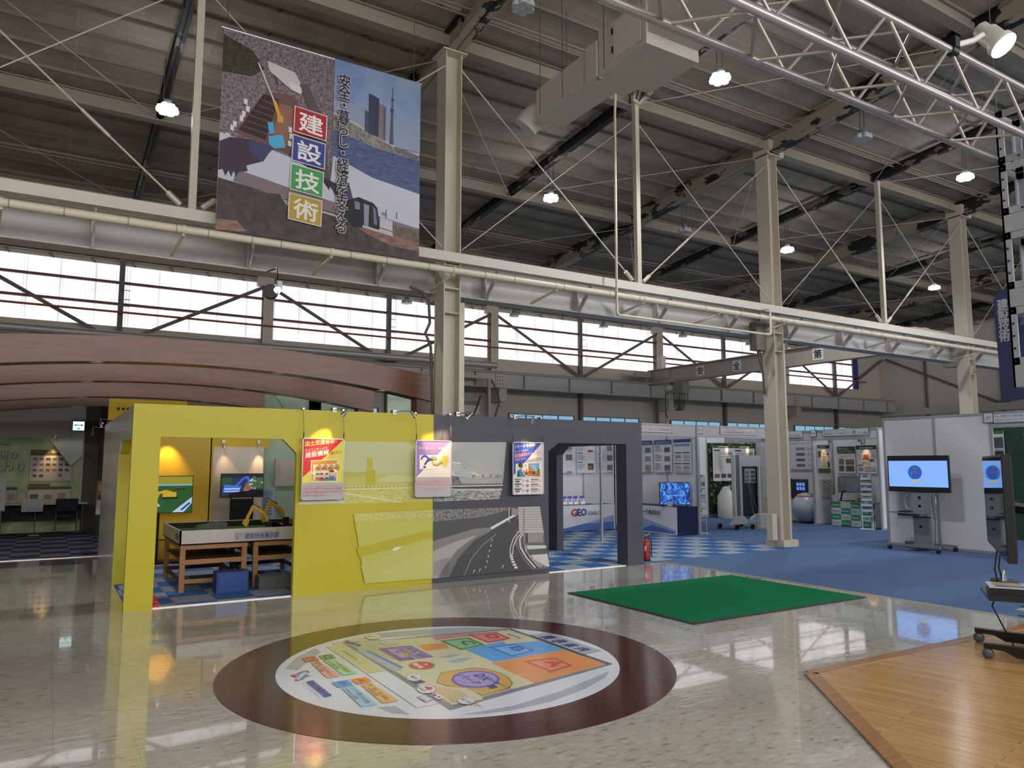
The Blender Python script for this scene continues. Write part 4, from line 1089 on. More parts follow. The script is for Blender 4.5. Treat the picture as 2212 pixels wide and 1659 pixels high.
p.rect(0, .0, .56, .105, 'a5a2a0'); logo(p, .012, .012, .085); p.text('建設技術展示館', .125, .018, .42, .07, '2b3d78', .01)
p.build('name_label', tray_o)
b = MB(); b.box(X0 - .002, X0, YA_ + .1, YA_ + .35, .63, .70, mat('6d6552', .6)); b.build('side_label', t)
# model machines in the tray
M_CATY = mat('c79a28', rough=.4, name='model_yellow')
def excavator(x, y, z, rot, label, s=1.0, flip=1):
    t = thing('model_excavator', label, 'model excavator', (x, y, z), 'model excavators in the tray', rotz=rot)
    R_ = Matrix.Translation((x, y, z)) @ Matrix.Rotation(rot, 4, 'Z') @ Matrix.Scale(s, 4)
    def V(a, b_, c): return R_ @ Vector((a, b_, c))
    b = MB()
    for yy in (-.07, .07):
        b.prism([V(-.13, yy - .025, .02), V(-.10, yy - .025, 0), V(.10, yy - .025, 0), V(.13, yy - .025, .02), V(.13, yy - .025, .045), V(.10, yy - .025, .06), V(-.10, yy - .025, .06), V(-.13, yy - .025, .045)], V(0, yy + .025, 0) - V(0, yy - .025, 0), M_BLACK)
    b.build('tracks', t)
    b = MB(); b.box(.0, .2, -.09, .09, .07, .15, M_CATY, R_); b.prism([V(.0, -.09, .15), V(.16, -.09, .15), V(.2, -.09, .11), V(.2, -.09, .07), V(0, -.09, .07)], V(0, .18, 0) - V(0, 0, 0), M_CATY); b.build('body', t)
    b = MB(); b.box(-.11, .0, -.09, -.005, .07, .2, M_BLACK, R_); b.build('cab', t)
    bm = lambda pts, w_, m: [bb.bar(V(*a), V(*c), w_ * s, w_ * s * 1.25, m) for a, c in zip(pts[:-1], pts[1:])]
    bb = MB(); bm([(-.06, .04, .09), (-.075, .04, .26), (-.14, .04, .36), (-.34, .04, .50)], .05, M_CATY); bb.build('boom', t)
    bb = MB(); bm([(-.33, .04, .51), (-.43, .04, .30), (-.46, .04, .22)], .042, M_CATY); bb.build('stick', t)
    bb = MB(); bb.prism([V(-.41, -.01, .23), V(-.49, -.01, .25), V(-.53, -.01, .17), V(-.47, -.01, .1), V(-.43, -.01, .15)], V(0, .1, 0) - V(0, 0, 0), M_CATY); bb.build('bucket', t)
    bb = MB(); bb.tube([V(-.10, .075, .2), V(-.24, .075, .40)], .012 * s, M_ALU, 6); bb.tube([V(-.2, .04, .46), V(-.34, .04, .54)], .012 * s, M_BLACK, 6); bb.build('cylinder', t)
    return t
excavator(2.55, 10.25, .665, 0, 'nearer yellow model excavator with raised arm in the turf tray', .68)
excavator(2.93, 10.85, .665, 0.1, 'farther yellow model excavator at the right end of the turf tray', .72)
t = thing('model_dump_truck', 'dark green model dump truck at the left of the turf tray', 'model truck', (1.75, 10.05, .665))
M_OLV = mat('34362a', rough=.5)
b = MB(); b.prism([(1.56, 9.98, .73), (1.62, 9.98, .79), (1.86, 9.98, .83), (1.86, 9.98, .71), (1.6, 9.98, .69)], (0, .2, 0), M_OLV); b.build('dump_bed', t)
b = MB(); b.box(1.86, 1.95, 9.98, 10.18, .70, .82, mat('2a2c26', .5)); b.build('cab', t)
for x in (1.62, 1.78, 1.92):
    b = MB(); b.lathe((x, 9.97, .695), [(.028, 0), (.028, .22)], M_BLACK, axis=(0, 1, 0), n=14); b.build('wheel', t)
b = MB(); b.ms; b.box(1.47, 1.62, 9.97, 10.12, .665, .70, mat('a5a193', .9))
tag(b.build('stone_pile'), 'small heap of pale stones before the model dump truck', 'stones')
# boxes and cones on the floor
b = MB(); b.box(1.78, 2.15, 9.62, 9.86, .010, .26, mat('163a74', .55))
b.box(1.80, 2.13, 9.615, 9.62, .03, .24, mat('1a4282', .55))
tag(b.build('storage_box', bevel=.006), 'dark blue box on the carpet before the left wooden table', 'box')
b = MB(); b.box(2.29, 3.0, 9.68, 9.9, .010, .17, mat('5c5a58', .9, noise=(30, .2)))
tag(b.build('storage_box', bevel=.006), 'low grey box on the carpet before the right wooden table', 'box')
t = thing('traffic_cone', 'red collapsed traffic cone just inside the yellow doorway', 'cone', (1.03, 9.24, .010))
M_CONE = mat('c22c2a', .5)
b = MB(); b.box(.92, 1.12, 9.16, 9.34, .010, .035, M_CONE); b.box(.94, 1.10, 9.18, 9.32, .042, .06, M_CONE); b.build('base', t)
b = MB(); b.lathe((1.02, 9.25, .06), [(.07, 0), (.05, .05), (.035, .06), (.02, .14)], M_CONE, n=16); b.build('cone', t)
# warm wall washers inside the booth
def washer(x, y, z, aim, label, power, size=60):
    return arm_spot(x, 0, y, z, aim, label, power=power, group='warm spotlights inside the yellow booth', ylen=.02, size=size)
washer(1.62, 13.05, 2.12, (1.62, 13.34, 1.3), 'warm spotlight over the left pole screen', 40, 70)
washer(2.60, 13.95, 1.95, (2.7, 14.1, 1.2), 'warm spotlight left over the white back panel', 8, 60)
washer(3.2, 13.95, 1.95, (3.3, 14.1, 1.2), 'warm spotlight right over the white back panel', 14, 60)
# ------------------------------------------------------------------ exhibition booths at the right
M_PANEL = mat('cfd0d2', rough=.55, name='booth_panel'); M_FASC = mat('b7b8ba', rough=.5, name='fascia_board')
def post(b, x, y, z0=.006, z1=2.42, w=.04): b.box(x - w / 2, x + w / 2, y - w / 2, y + w / 2, z0, z1, M_ALUB)
def panelwall(name, label, a, c, n, z1=2.42, face=None, group=None):
    """row of n framed panels from a to c (plan), as one booth wall thing: panels, posts, rails are parts"""
    t = thing(name, label, 'booth wall', (a[0], a[1], .006), group)
    a = Vector((a[0], a[1], 0)); c = Vector((c[0], c[1], 0)); d = (c - a) / n
    for i in range(n):
        p0, p1 = a + d * i, a + d * (i + 1)
        b = MB(); b.bar(p0 + Vector((0, 0, z1 / 2)), p1 + Vector((0, 0, z1 / 2)), .008, z1 - .06, M_PANEL); b.build('panel', t)
    for i in range(n + 1):
        p0 = a + d * i
        b = MB(); post(b, p0.x, p0.y, z1=z1); b.build('post', t)
    for z in (.03, z1 - .02):
        b = MB(); b.bar(a + Vector((0, 0, z)), c + Vector((0, 0, z)), .03, .045, M_ALUB); b.build('rail', t)
    return t
def fascia(label, a, c, z0=2.17, z1=2.42, group='booth fascias'):
    t = thing('booth_fascia', label, 'fascia', (a[0], a[1], z0), group)
    a_ = Vector((a[0], a[1], 0)); c_ = Vector((c[0], c[1], 0)); up = Vector((0, 0, 1))
    b = MB(); b.bar(a_ + up * (z0 + z1) / 2, c_ + up * (z0 + z1) / 2, .01, z1 - z0 - .04, M_FASC); b.build('board', t)
    for z in (z0, z1 - .012):
        b = MB(); b.bar(a_ + up * z, c_ + up * z, .035, .035, M_ALUB); b.build('rail', t)
    return t
def sign(label, o, u, w, h, border, draw, name='name_sign'):
    t = thing(name, label, 'sign', o, None)
    u = Vector(u); n = u.cross(Vector((0, 0, 1)))
    o = Vector(o)
    b = MB(); pts = [o, o + u * w, o + u * w + Vector((0, 0, h)), o + Vector((0, 0, h))]
    b.prism([q for q in pts], n * .012, mat(border, .5)); b.build('plate', t)
    p = Print(o + n * .012, u=u, lift=.0008, dz=.0006)
    p.rect(.01, .01, w - .02, h - .02, 'c3c4c6'); draw(p, w, h); p.build('lettering', t)
    return t
XD, YD = (1, 0, 0), (0, -1, 0)      # reading directions of walls facing -Y and facing -X
# --- ground survey booth behind the grey doorway
panelwall('booth_back_wall', 'white panel wall behind the white table seen through the grey doorway', (9.3, 15.0), (12.3, 15.0), 3)
panelwall('booth_side_wall', 'white panel wall carrying the three blue-headed boards right of the grey doorway', (12.3, 15.0), (12.3, 12.1), 3)
b = MB(); post(b, 9.49, 12.0); b.box(9.44, 9.54, 11.95, 12.05, .010, .016, M_ALUB); tag(b.build('booth_post'), 'free silver booth post standing in the view through the grey doorway', 'post')
fascia('grey fascia with two red-bordered signs, left run', (9.4, 12.1), (12.28, 12.1))
fascia('grey fascia with one red-bordered sign, over the machine', (12.3, 12.1), (15.4, 12.1))
b = MB(); post(b, 12.28, 12.08, w=.06); tag(b.build('booth_post'), 'silver booth post beside the dark blue table end', 'post')
b = MB(); post(b, 15.4, 12.12); tag(b.build('booth_post'), 'silver booth post hidden behind the second column', 'post')
def s1(p, w, h): p.text('による計測', .05, h * .66, .35, h * .16, '55565c'); p.text('調査サービス', .03, h * .22, w * .45, h * .36, '3a3b42'); p.text('ジオ・サーチ株式会社', w * .56, h * .28, w * .4, h * .28, '4c4d54')
sign('red-bordered sign just right of the grey booth', (9.95, 12.09, 2.225), XD, 1.57, .165, 'b4473c', s1)
def s2(p, w, h): p.text('インフラ維持・点検のコントロール', .04, h * .62, w * .6, h * .2, '5a5b60'); p.text('トンネル内の移動式足場を遠隔で確認する', .04, h * .18, w * .62, h * .34, '46474e'); p.text('有限会社テクノ', w * .7, h * .2, w * .27, h * .24, '55565c')
sign('red-bordered sign above the grey machine', (13.01, 12.09, 2.225), XD, 1.23, .165, 'b4473c', s2)
def numsign(label, o, u, txt, dr=None):
    def f(p, w, h): p.text(txt, w * .28, h * .35, w * .44, h * .28, '3f4148')
    return sign(label, o, u, .165, .18, '2d3038', f, 'booth_number_sign')
numsign('black-framed booth number A2 on the post beside the machine', (12.28, 12.075, 2.225), XD, 'A2')
# info boards
BL = '3a4478'
def board(label, o, u, w, h, head, body, group=None):
    t = thing('info_board', label, 'poster', o, group)
    u = Vector(u); n = u.cross(Vector((0, 0, 1))); o = Vector(o)
    b = MB(); b.prism([o, o + u * w, o + u * w + Vector((0, 0, h)), o + Vector((0, 0, h))], n * .02, mat('c6c7cc', .45)); pl_ = b.build('panel', t)
    p = Print(o + n * .02, u=u, lift=.0008, dz=.0006)
    body(p, w, h, head); p.build('printed_sheet', t)
    return t
def body1(seed):
    def f(p, w, h, head):
        R_ = random.Random(seed)
        p.rect(0, h * .86, w, h * .14, head); p.rect(w * .1, h * .90, w * .8, h * .018, 'b9bdd2'); p.rect(w * .08, h * .945, w * .7, h * .012, '9aa0c0')
        for k in range(3):
            y = h * (.62 - .27 * k)
            p.rect(w * .05, y + h * .17, w * .28, h * .02, head); p.bars(w * .05, y, w * .42, h * .15, 6, '9fa3ae', .45)
            if R_.random() < .85: p.rect(w * .6, y + h * .0, w * .32, h * .15, R_.choice(['6f6466', '7d8790', '54504e', '5d6670', '8d7c74']))
            if R_.random() < .5: p.rect(w * .62, y - h * .06, w * .26, h * .04, R_.choice(['8f949c', 'a5a0a0']))
        p.rect(w * .7, h * .02, w * .22, h * .012, '8a4a4a')
    return f
def body_orange(p, w, h, head):
    p.rect(w * .38, h * .94, w * .3, h * .05, '8fa59a'); p.rect(w * .04, h * .88, w * .92, h * .035, 'b0763c')
    for k in range(3):
        y = h * (.60 - .25 * k); p.rect(w * .05, y + h * .19, w * .26, h * .022, BL); p.bars(w * .05, y, w * .45, h * .16, 6, '9a9ea8', .45)
    p.rect(w * .62, h * .58, w * .3, h * .06, 'a5484a'); p.rect(w * .62, h * .1, w * .33, h * .17, '4a3c3c'); p.rect(w * .66, h * .13, w * .2, h * .08, '8a6a5c')
def body_blue2(p, w, h, head):
    p.rect(0, h * .9, w, h * .10, BL); p.rect(w * .06, h * .79, w * .86, h * .07, '4a5a9a'); p.rect(w * .12, h * .815, w * .74, h * .015, 'b9bdd8')
    for i in range(2):
        for k in range(2):
            x = w * (.05 + .48 * i); y = h * (.36 - .32 * k); p.rect(x, y + h * .22, w * .40, h * .03, BL); p.rect(x + w * .04, y + h * .08, w * .34, h * .08, ('8d7a78', '9a9c9e', 'a59f8c', '8f9298')[i * 2 + k]); p.rect(x + w * .04, y, w * .34, h * .04, 'a0a4ae')
g = 'white survey boards in the booth behind the grey doorway'
board('survey board with a wide green photo, leftmost through the grey doorway', (10.38, 14.97, 1.33), XD, .60, .92, BL, body1(3), g)
board('survey board with an orange headline bar through the grey doorway', (11.08, 14.97, 1.33), XD, .53, .90, BL, body_orange, g)
board('survey board with two blue ovals, right of the orange-headed board', (11.70, 14.97, 1.33), XD, .53, .90, BL, body1(12), g)
g = 'blue-headed boards right of the grey doorway'
board('blue-headed board half hidden by the grey doorpost', (12.27, 14.15, 1.36), YD, .63, .76, BL, body1(21), g)
board('blue-headed board with dark square photos, middle of three', (12.27, 13.45, 1.36), YD, .58, .76, BL, body1(29), g)
board('board with a rounded blue subtitle, next to the booth post', (12.27, 12.80, 1.36), YD, .55, .76, BL, body_blue2, g)
# tables with printed cloths
def cloth_table(label, x0, x1, y0, y1, top, front, cols, draw):
    t = thing('display_table', label, 'table', ((x0 + x1) / 2, (y0 + y1) / 2, .006))
    n = 26
    b = MB(); b.box(x0, x1, y0, y1, top - .012, top, mat('1d2a5e', .7)); b.build('table_top', t)
    for x in (x0 + .05, x1 - .05):
        for y in (y0 + .05, y1 - .05):
            b = MB(); b.box(x - .015, x + .015, y - .015, y + .015, .008, top - .012, M_GLEG); b.build('leg', t)
    return t
M_CLOTH = mat('c9cacf', .75, name='white_printed_cloth'); M_NAVY = mat('101c42', .8, name='navy_cloth')
def drape(b, pts, z1, m, amp=.012, nrm=(0, -1)):
    """hanging cloth along plan points, slightly pleated at its hem"""
    vs = []; fs = []
    n = len(pts)
    for i, (x, y) in enumerate(pts):
        o = amp * math.sin(i * 1.7)
        vs += [(x, y, z1), (x + nrm[0] * o * .5, y + nrm[1] * o * .5, z1 * .5), (x + nrm[0] * (o + .01), y + nrm[1] * (o + .01), .02 + .006 * math.sin(i * .9))]
    for i in range(n - 1):
        for j in range(2):
            a = i * 3 + j; fs.append((a, a + 3, a + 4, a + 1))
    b.add(vs, fs, m, True)
t = cloth_table('white cloth table printed with a red and navy company name, seen through the grey doorway', 9.3, 11.55, 14.12, 14.6, .61, 0, 0, 0)
b = MB(); drape(b, [(9.3 + 2.25 * i / 24, 14.1) for i in range(25)], .61, M_CLOTH); drape(b, [(11.56, 14.1 + .5 * i / 6) for i in range(7)], .61, M_CLOTH, nrm=(1, 0)); b.build('cloth', t)
p = Print((9.3, 14.075, 0), lift=.004, dz=.001)
p.poly([(0, .0 + .03), (2.2, .03), (2.2, .36), (1.5, .22), (.9, .12)], '8d9cc4'); p.poly([(.7, .09), (1.3, .18), (2.2, .20), (2.2, .03), (.7, .03)], '4a6aac')
p.text('G', .96, .37, .155, .155, 'b02a30', .03); p.text('EO', 1.125, .37, .26, .155, '232f66', .03); p.text('SEARCH', 1.42, .375, .42, .085, '3a4468')
p.build('cloth_print', t)
t = cloth_table('table with white printed cloth and dark navy end, carrying the blue screen', 11.68, 12.24, 12.12, 14.0, .62, 0, 0, 0)
b = MB(); drape(b, [(11.67, 12.12 + 1.9 * i / 20) for i in range(21)], .62, M_CLOTH, nrm=(-1, 0)); b.build('cloth', t)
b = MB(); b.box(11.66, 12.25, 12.09, 12.115, .012, .63, M_NAVY); b.build('navy_end', t)
p = Print((11.645, 14.0, 0), u=YD, lift=.004, dz=.001)
p.poly([(.3, .03), (1.85, .03), (1.85, .12), (.8, .34), (.3, .36)], '8d9cc4'); p.poly([(.6, .03), (1.8, .03), (1.8, .09), (1.1, .2)], '4a6aac'); p.rect(.3, .02, 1.55, .025, 'c9cacf')
p.text('ジオ・サーチ株式会社', .40, .43, .98, .105, '3a4160', .02)
p.build('cloth_print', t)
def scrG(p, w, h):
    n_, nt, b_, N, L = nodemat('blue_plasma_screen')
    tc = N('ShaderNodeTexCoord'); n = N('ShaderNodeTexNoise'); n.inputs['Scale'].default_value = 9; n.inputs['Detail'].default_value = 5; n.inputs['Distortion'].default_value = 1.2; L(tc.outputs['Object'], n.inputs['Vector'])
    L(ramp(nt, n.outputs['Fac'], [(.35, '04103c'), (.5, '1450c0'), (.68, '58b8ff')]), b_.inputs['Emission Color']); b_.inputs['Emission Strength'].default_value = .95; b_.inputs['Base Color'].default_value = (0, 0, 0, 1)
    p.rect(0, 0, w, h, n_)
    for x, y in ((.1, .82), (.32, .8), (.52, .88), (.9, .86), (.3, .62), (.74, .55), (.26, .3), (.7, .2)):
        p.line([(w * x + .035 * math.cos(a), h * y + .04 * math.sin(a)) for a in [k * math.pi / 3 for k in range(7)]], .012, E_('6fc0ff', .9))
    p.text('地下の見える化', w * .18, h * .38, w * .62, h * .06, E_('b8d8ff', 1))
def feetG(t, M, w, h):
    b = MB()
    for x in (-.27, .27): b.bar(M @ Vector((x, -.06, -.022)), M @ Vector((x, .1, -.022)), .02, .01, M_BLACK); b.bar(M @ Vector((x, .02, -.02)), M @ Vector((x, .02, .03)), .02, .015, M_BLACK)
    b.build('foot', t)
tv('table_television', 'screen glowing with blue patterns on the navy-ended table', (11.90, 12.42, .655), .70, .50, math.radians(-24), scrG, stand=feetG, base=.62)
b = MB(); b.lathe((11.55, 12.75, .623), [(.06, 0), (.09, .10)], mat('c8ccd0', .2), n=14); b.v = [(v[0] + .25, v[1] - .25, v[2]) for v in b.v]
tag(b.build('plastic_cup'), 'small clear cup on the navy-ended table left of its blue screen', 'cup')
M_LEAF = mat('c9cbd6', .5)
for i, x in enumerate((10.24, 10.40, 10.56, 10.75)):
    t = thing('leaflet_holder', ['first', 'second', 'third', 'fourth'][i] + ' blue and white leaflet stack from the left on the white cloth table', 'leaflets', (x, 14.3, .61), 'leaflet stacks on the white cloth table')
    b = MB(); M = Matrix.Translation((x, 14.3, .612)) @ Matrix.Rotation(math.radians(-16), 4, 'X'); b.box(-.06, .06, -.02, .0, 0, .2, M_LEAF, M); b.box(-.065, .065, 0, .04, 0, .1, M_LEAF, M); lf_ = b.build('leaflets', t)
    p = Print(M @ Vector((-.06, -.02, 0)), v=M.to_3x3() @ Vector((0, 0, 1)), lift=.001); p.rect(0, .14, .12, .06, '3c46a0'); p.rect(.02, .07, .06, .06, '7f88b4'); p.rect(.0, .02, .12, .03, 'e2e2e6'); p.build('cover_print', lf_)
b = MB(); b.box(11.02, 11.2, 14.2, 14.4, .611, .625, mat('b8aeac', .6)); tag(b.build('paper_stack'), 'flat paper stack at the right of the leaflets on the white cloth table', 'paper')
# leaflet rack
def rack(x, y, yaw, label, n, cols, M_=M_ALUB):
    t = thing('leaflet_rack', label, 'leaflet rack', (x, y, .006), rotz=yaw)
    M = Matrix.Translation((x, y, .006)) @ Matrix.Rotation(yaw, 4, 'Z')
    for s_ in (-.12, .12):
        b = MB(); b.tube([M @ Vector((s_, -.02, .0)), M @ Vector((s_ * .95, .05, 1.28))], .009, M_, 8); b.build('upright', t)
    b = MB(); b.box(-.16, .16, -.12, .12, 0, .012, M_, M); b.bar(M @ Vector((-.12, 0, .3)), M @ Vector((.12, 0, .3)), .02, .015, M_); b.build('base', t)
    for i in range(n):
        z = .42 + i * (.88 / n)
        Mi = M @ Matrix.Translation((0, -.03 + .04 * (z / 1.3), z)) @ Matrix.Rotation(math.radians(-14), 4, 'X')
        b = MB(); b.box(-.11, .11, -.012, .0, 0, .88 / n * 1.12, mat(cols[i % len(cols)], .4), Mi); lf_ = b.build('leaflets', t)
        b = MB(); b.box(-.12, .12, -.03, .01, -.012, .045, mat('a9adb4', .3), Mi); b.build('pocket', t)
        p = Print(Mi @ Vector((-.11, -.012, .05)), u=M.to_3x3() @ Vector((1, 0, 0)), v=Mi.to_3x3() @ Vector((0, 0, 1)), lift=.001)
        p.rect(.02, .07, .15, .03, ['3d4f86', 'd0d4d8', '4a4a40'][i % 3]); p.rect(.04, .01, .1, .04, ['7d858c', '33505c', 'b5b0a0'][(i + 1) % 3]); p.build('cover_print', lf_)
    return t
rack(12.56, 12.30, math.radians(-35), 'silver leaflet rack with a teal brochure, beside the booth post at the machine', 6, ['b9bcc0', 'c3c6ca', '8f98a5', 'c0c4c8', '1f6878', 'aeb2b8'])
# --- back wall, ivy poster, white reception robot
t = panelwall('booth_back_wall', 'white panel wall behind the ivy framed poster and round white machine', (15.2, 15.92), (16.55, 15.92), 1)
panelwall('booth_back_wall', 'white panel wall bearing the ivy framed poster', (16.58, 15.95), (18.6, 15.95), 2)
M_IVY = mottled('ivy_leaves', '20301a', '5c7448', 14)
t = thing('ivy_wall_panel', 'leaf covered backing wall around the lit poster behind the machine', 'ivy panel', (17.6, 15.86, .006))
b = MB()
for i in range(420):
    x = RND.uniform(16.57, 18.7); z = RND.uniform(.35, 2.18)
    if 16.75 < x < 18.4 and 1.12 < z < 2.05 and RND.random() < .85: continue
    a = RND.uniform(0, 6.28); s_ = RND.uniform(.03, .06); tl = RND.uniform(-.03, .03)
    b.poly([(x + s_ * math.cos(a + k), 15.83 + tl * math.sin(k), z + s_ * math.sin(a + k)) for k in (0, 1.2, 2.3, 3.5, 4.9)], RND.choice([M_IVY, mat('3a4f2a', .7), mat('55703c', .7), mat('18241a', .7)]))
o = b.build('leaves', t); o['kind'] = 'stuff'
b = MB(); b.box(16.57, 18.7, 15.86, 15.9, .1, 2.18, mat('1d2a18', .9)); b.build('backing', t)
def bodyivy(p, w, h, head):
    for k in range(2):
        x = k * w / 2
        p.rect(x, h * .92, w / 2 - .01, h * .08, '2c4a22'); p.rect(x + w * .12, h * .945, w * .25, h * .025, 'c5cdb8'); p.rect(x + .03, h * .83, w * .15, h * .04, '33452c'); p.bars(x + .04, h * .70, w * .3, h * .1, 4, 'a59c8c', .4); p.rect(x + w * .36, h * .72, w * .09, h * .09, '8a7a70')
        p.rect(x + .02, h * .67, w * .46, h * .012, '6f9a3c'); p.bars(x + .04, h * .30, w * .25, h * .34, 11, 'ada394', .35); p.rect(x + w * .3, h * .5, w * .15, h * .13, '5a4438')
        for i in range(3): p.rect(x + .04 + i * w * .15, h * .09, w * .12, h * .11, RND.choice(['5a4a42', '6a544a', '4c4440']))
board('lit green-headed double poster on the ivy panel', (16.66, 15.79, 1.06), XD, 1.8, 1.06, '2c4a22', bodyivy)
for x, lb in ((17.25, 'left'), (18.15, 'right')):
    arm_spot(x, 0, 15.78, 2.2, (x, 15.86, 1.9), lb + ' small spotlight over the ivy framed poster', power=5, group='small spotlights over the ivy framed poster', ylen=.22, size=50)
t = thing('white_service_robot', 'tall rounded white machine with a dark tilted screen before the ivy panel', 'robot', (16.85, 15.45, .006))
M_RB = mat('c2bdb8', .35)
b = MB(); b.lathe((16.85, 15.4, .006), [(.30, 0), (.32, .05), (.31, .62), (.29, .64)], M_RB, n=28); b.build('body', t)
b = MB(); b.lathe((16.85, 15.4, .646), [(.29, 0), (.27, .05), (.16, .24), (.10, .27), (0.01, .275)], M_RB, n=28); b.build('head', t)
b = MB(); M = Matrix.Translation((16.93, 15.17, .72)) @ Matrix.Rotation(math.radians(-25), 4, 'X'); b.box(-.17, .17, -.015, .0, 0, .2, M_BLACK, M); b.box(-.15, .15, -.018, -.014, .02, .18, mat('283848', .15), M); b.build('screen', t)
# --- the machine: tall portal on wheeled splayed feet
t = thing('wheeled_portal_machine', 'tall grey portal machine with dark panel on splayed wheeled feet', 'machine', (14.5, 12.7, .006))
M_MG = mat('8f9296', .45, .2); M_MD = mat('5b5f63', .45, .2); M_MGRN = mat('12231f', .3)
b = MB(); b.box(14.02, 14.06, 12.6, 12.7, .3, 1.77, mat('b7c0b4', .4)); b.box(14.06, 14.22, 12.62, 12.72, .3, 1.77, M_MD); b.build('left_column', t)
b = MB(); b.box(14.98, 15.05, 12.62, 12.9, .28, 1.75, M_MG); b.build('right_column', t)
b = MB(); b.box(14.22, 14.98, 12.62, 12.68, 1.50, 1.77, mat('9da0a6', .45)); b.build('header_plate', t)
for x in (14.22, 14.9):
    b = MB(); b.box(x, x + .09, 12.63, 12.68, .3, 1.5, mat('a5a8ae', .45)); b.build('guide_rail', t)
b = MB(); b.box(14.22, 14.99, 12.72, 12.75, .3, 1.5, M_MGRN); b.build('dark_panel', t)
p = Print((14.5, 12.72, 1.1), lift=.002); p.rect(0, 0, .4, .42, '8c9092'); p.rect(0, .34, .4, .08, '2c3236')
for i in range(3): p.rect(.03, .02 + i * .1, .12, .06, '5c6266', keep=True); p.rect(.22, .02 + i * .1, .15, .07, '3a4044', keep=True)
p.build('control_label', t)
b = MB(); b.tube([(14.6, 12.70, 1.1), (14.72, 12.66, .3)], .004, M_ALU, 5); b.tube([(14.62, 12.70, 1.1), (14.9, 12.66, .3)], .004, M_ALU, 5); b.build('cable', t)
for s_, x0 in ((-1, 14.15), (1, 15.0)):
    b = MB(); y0 = 12.55
    b.prism([(x0 - .12, y0, .32), (x0 + .10, y0, .32), (x0 + .36 if s_ < 0 else x0 + .3, y0, .13), (x0 - .36, y0, .13)] if s_ < 0 else [(x0 - .1, y0 + .2, .32), (x0 + .12, y0 + .2, .32), (x0 + .36, y0 + .2, .13), (x0 - .1, y0 + .2, .13)], (0, .06, 0), mat('a7a9ad', .45)); b.build('foot_plate', t)
for x, y in ((13.88, 12.45), (14.42, 12.45), (13.9, 13.0), (15.25, 12.7), (14.7, 13.05)):
    b = MB(); b.lathe((x, y - .02, .066), [(.06, 0), (.06, .04)], M_BLACK, axis=(0, 1, 0), n=14); b.box(x - .03, x + .03, y - .02, y + .04, .07, .15, mat('a8742c', .5)); b.build('caster', t)
b = MB(); b.box(14.65, 14.98, 12.4, 12.6, .05, .36, mat('b5b0a6', .5)); b.box(14.78, 14.94, 12.39, 12.4, .1, .32, mat('a9aeb4', .4)); b.box(14.84, 14.93, 12.385, 12.39, .27, .3, mat('3a3c40', .4)); b.box(14.63, 15.0, 12.38, 12.6, .006, .05, mat('a79a80', .5)); b.build('motor_box', t)
b = MB(); b.poly([(14.35, 12.5, .16), (14.7, 12.5, .16), (14.62, 12.5, .36), (14.5, 12.55, .3)], mat('7f97b4', .3)); b.build('blue_bag', t)
# --- corner booth with exercise ball and screen
panelwall('booth_end_wall', 'warm lit white wall behind the big dark screen, partly behind the second column', (18.62, 15.9), (18.62, 12.46), 3)
t = thing('wall_television', 'dark screen with blue icons hung partly behind the second column', 'television', (18.5, 15.0, 0))
b = MB(); b.box(18.54, 18.6, 14.0, 15.06, .58, 1.12, M_BLACK); b.build('case', t)
p = Print((18.54, 15.05, .59), u=YD, lift=.001, dz=.0008); p.rect(0, 0, 1.04, .52, E_('060914', 1)); p.ell(.16, .09, .07, .07, E_('8fb4f0', .9)); p.rect(.3, .04, .12, .06, E_('6a88d8', .9))
for i in range(3):
    for j in range(2): p.rect(.70 + i * .1, .22 + j * .12, .08, .09, E_('5f90f0', .9), keep=True)
p.rect(.72, .05, .2, .05, E_('a8b8e8', .9)); p.build('screen', t)
def bodyp(p, w, h, head):
    p.rect(0, h * .93, w * .5, h * .03, '8a9aa8'); p.rect(w * .55, 0, w * .004, h, '8f8f8f')
    for i in range(4): p.rect(w * .1, h * (.1 + .2 * i), w * .14, h * .1, RND.choice(['7a8090', '5c6480', '8d858a'])); p.bars(w * .28, h * (.1 + .2 * i), w * .2, h * .1, 3, 'a9a3a5', .4)
    for i in range(5): p.rect(w * (.6 + .07 * i), h * .55, w * .05, h * .2, ('b57a5c', 'a86f58', 'b08a70', '8f6a58', '96715e')[i], keep=True)
    for i in range(3): p.rect(w * (.6 + .13 * i), h * .3, w * .09, h * .1, ('b5a68c', 'a8a090', '6c7888')[i], keep=True)
    p.z += p.dz
board('large white pinkish info sheet right of the second column', (18.59, 14.55, 1.40), YD, 2.1, .80, 'b0b0b0', bodyp)
t = thing('cloth_table', 'cream cloth covered table behind the silver exercise ball', 'table', (17.6, 13.8, .006))
M_CREAM = mat('b5a584', .8)
b = MB(); b.box(17.68, 18.3, 12.75, 15.1, .56, .585, M_CREAM); b.build('table_top', t)
b = MB(); drape(b, [(17.66, 12.72 + 2.4 * i / 26) for i in range(27)], .585, M_CREAM, amp=.03, nrm=(-1, 0)); drape(b, [(17.66 + .65 * i / 8, 12.72) for i in range(9)], .585, M_CREAM, amp=.02); b.build('cloth', t)
for x in (17.75, 18.25):
    for y in (12.85, 15.0):
        b = MB(); b.box(x - .02, x + .02, y - .02, y + .02, .008, .56, M_GLEG); b.build('leg', t)
b = MB(); b.box(17.72, 18.2, 12.8, 13.9, .587, .62, mat('7a4a30', .6)); tag(b.build('wooden_tray'), 'brown wooden tray on the cream cloth table', 'tray')
t = thing('acrylic_case', 'clear domed case with an orange red half ball on the brown tray', 'display case', (17.75, 13.35, .62))
b = MB(); b.lathe((17.9, 13.3, .622), [(.12, 0), (.12, .05), (.09, .1), (.02, .13)], mat('b8402a', .5), n=18); b.build('half_ball', t)
b = MB(); b.box(17.76, 17.86, 13.5, 13.62, .622, .74, mat('a59474', .5)); b.build('carton', t)
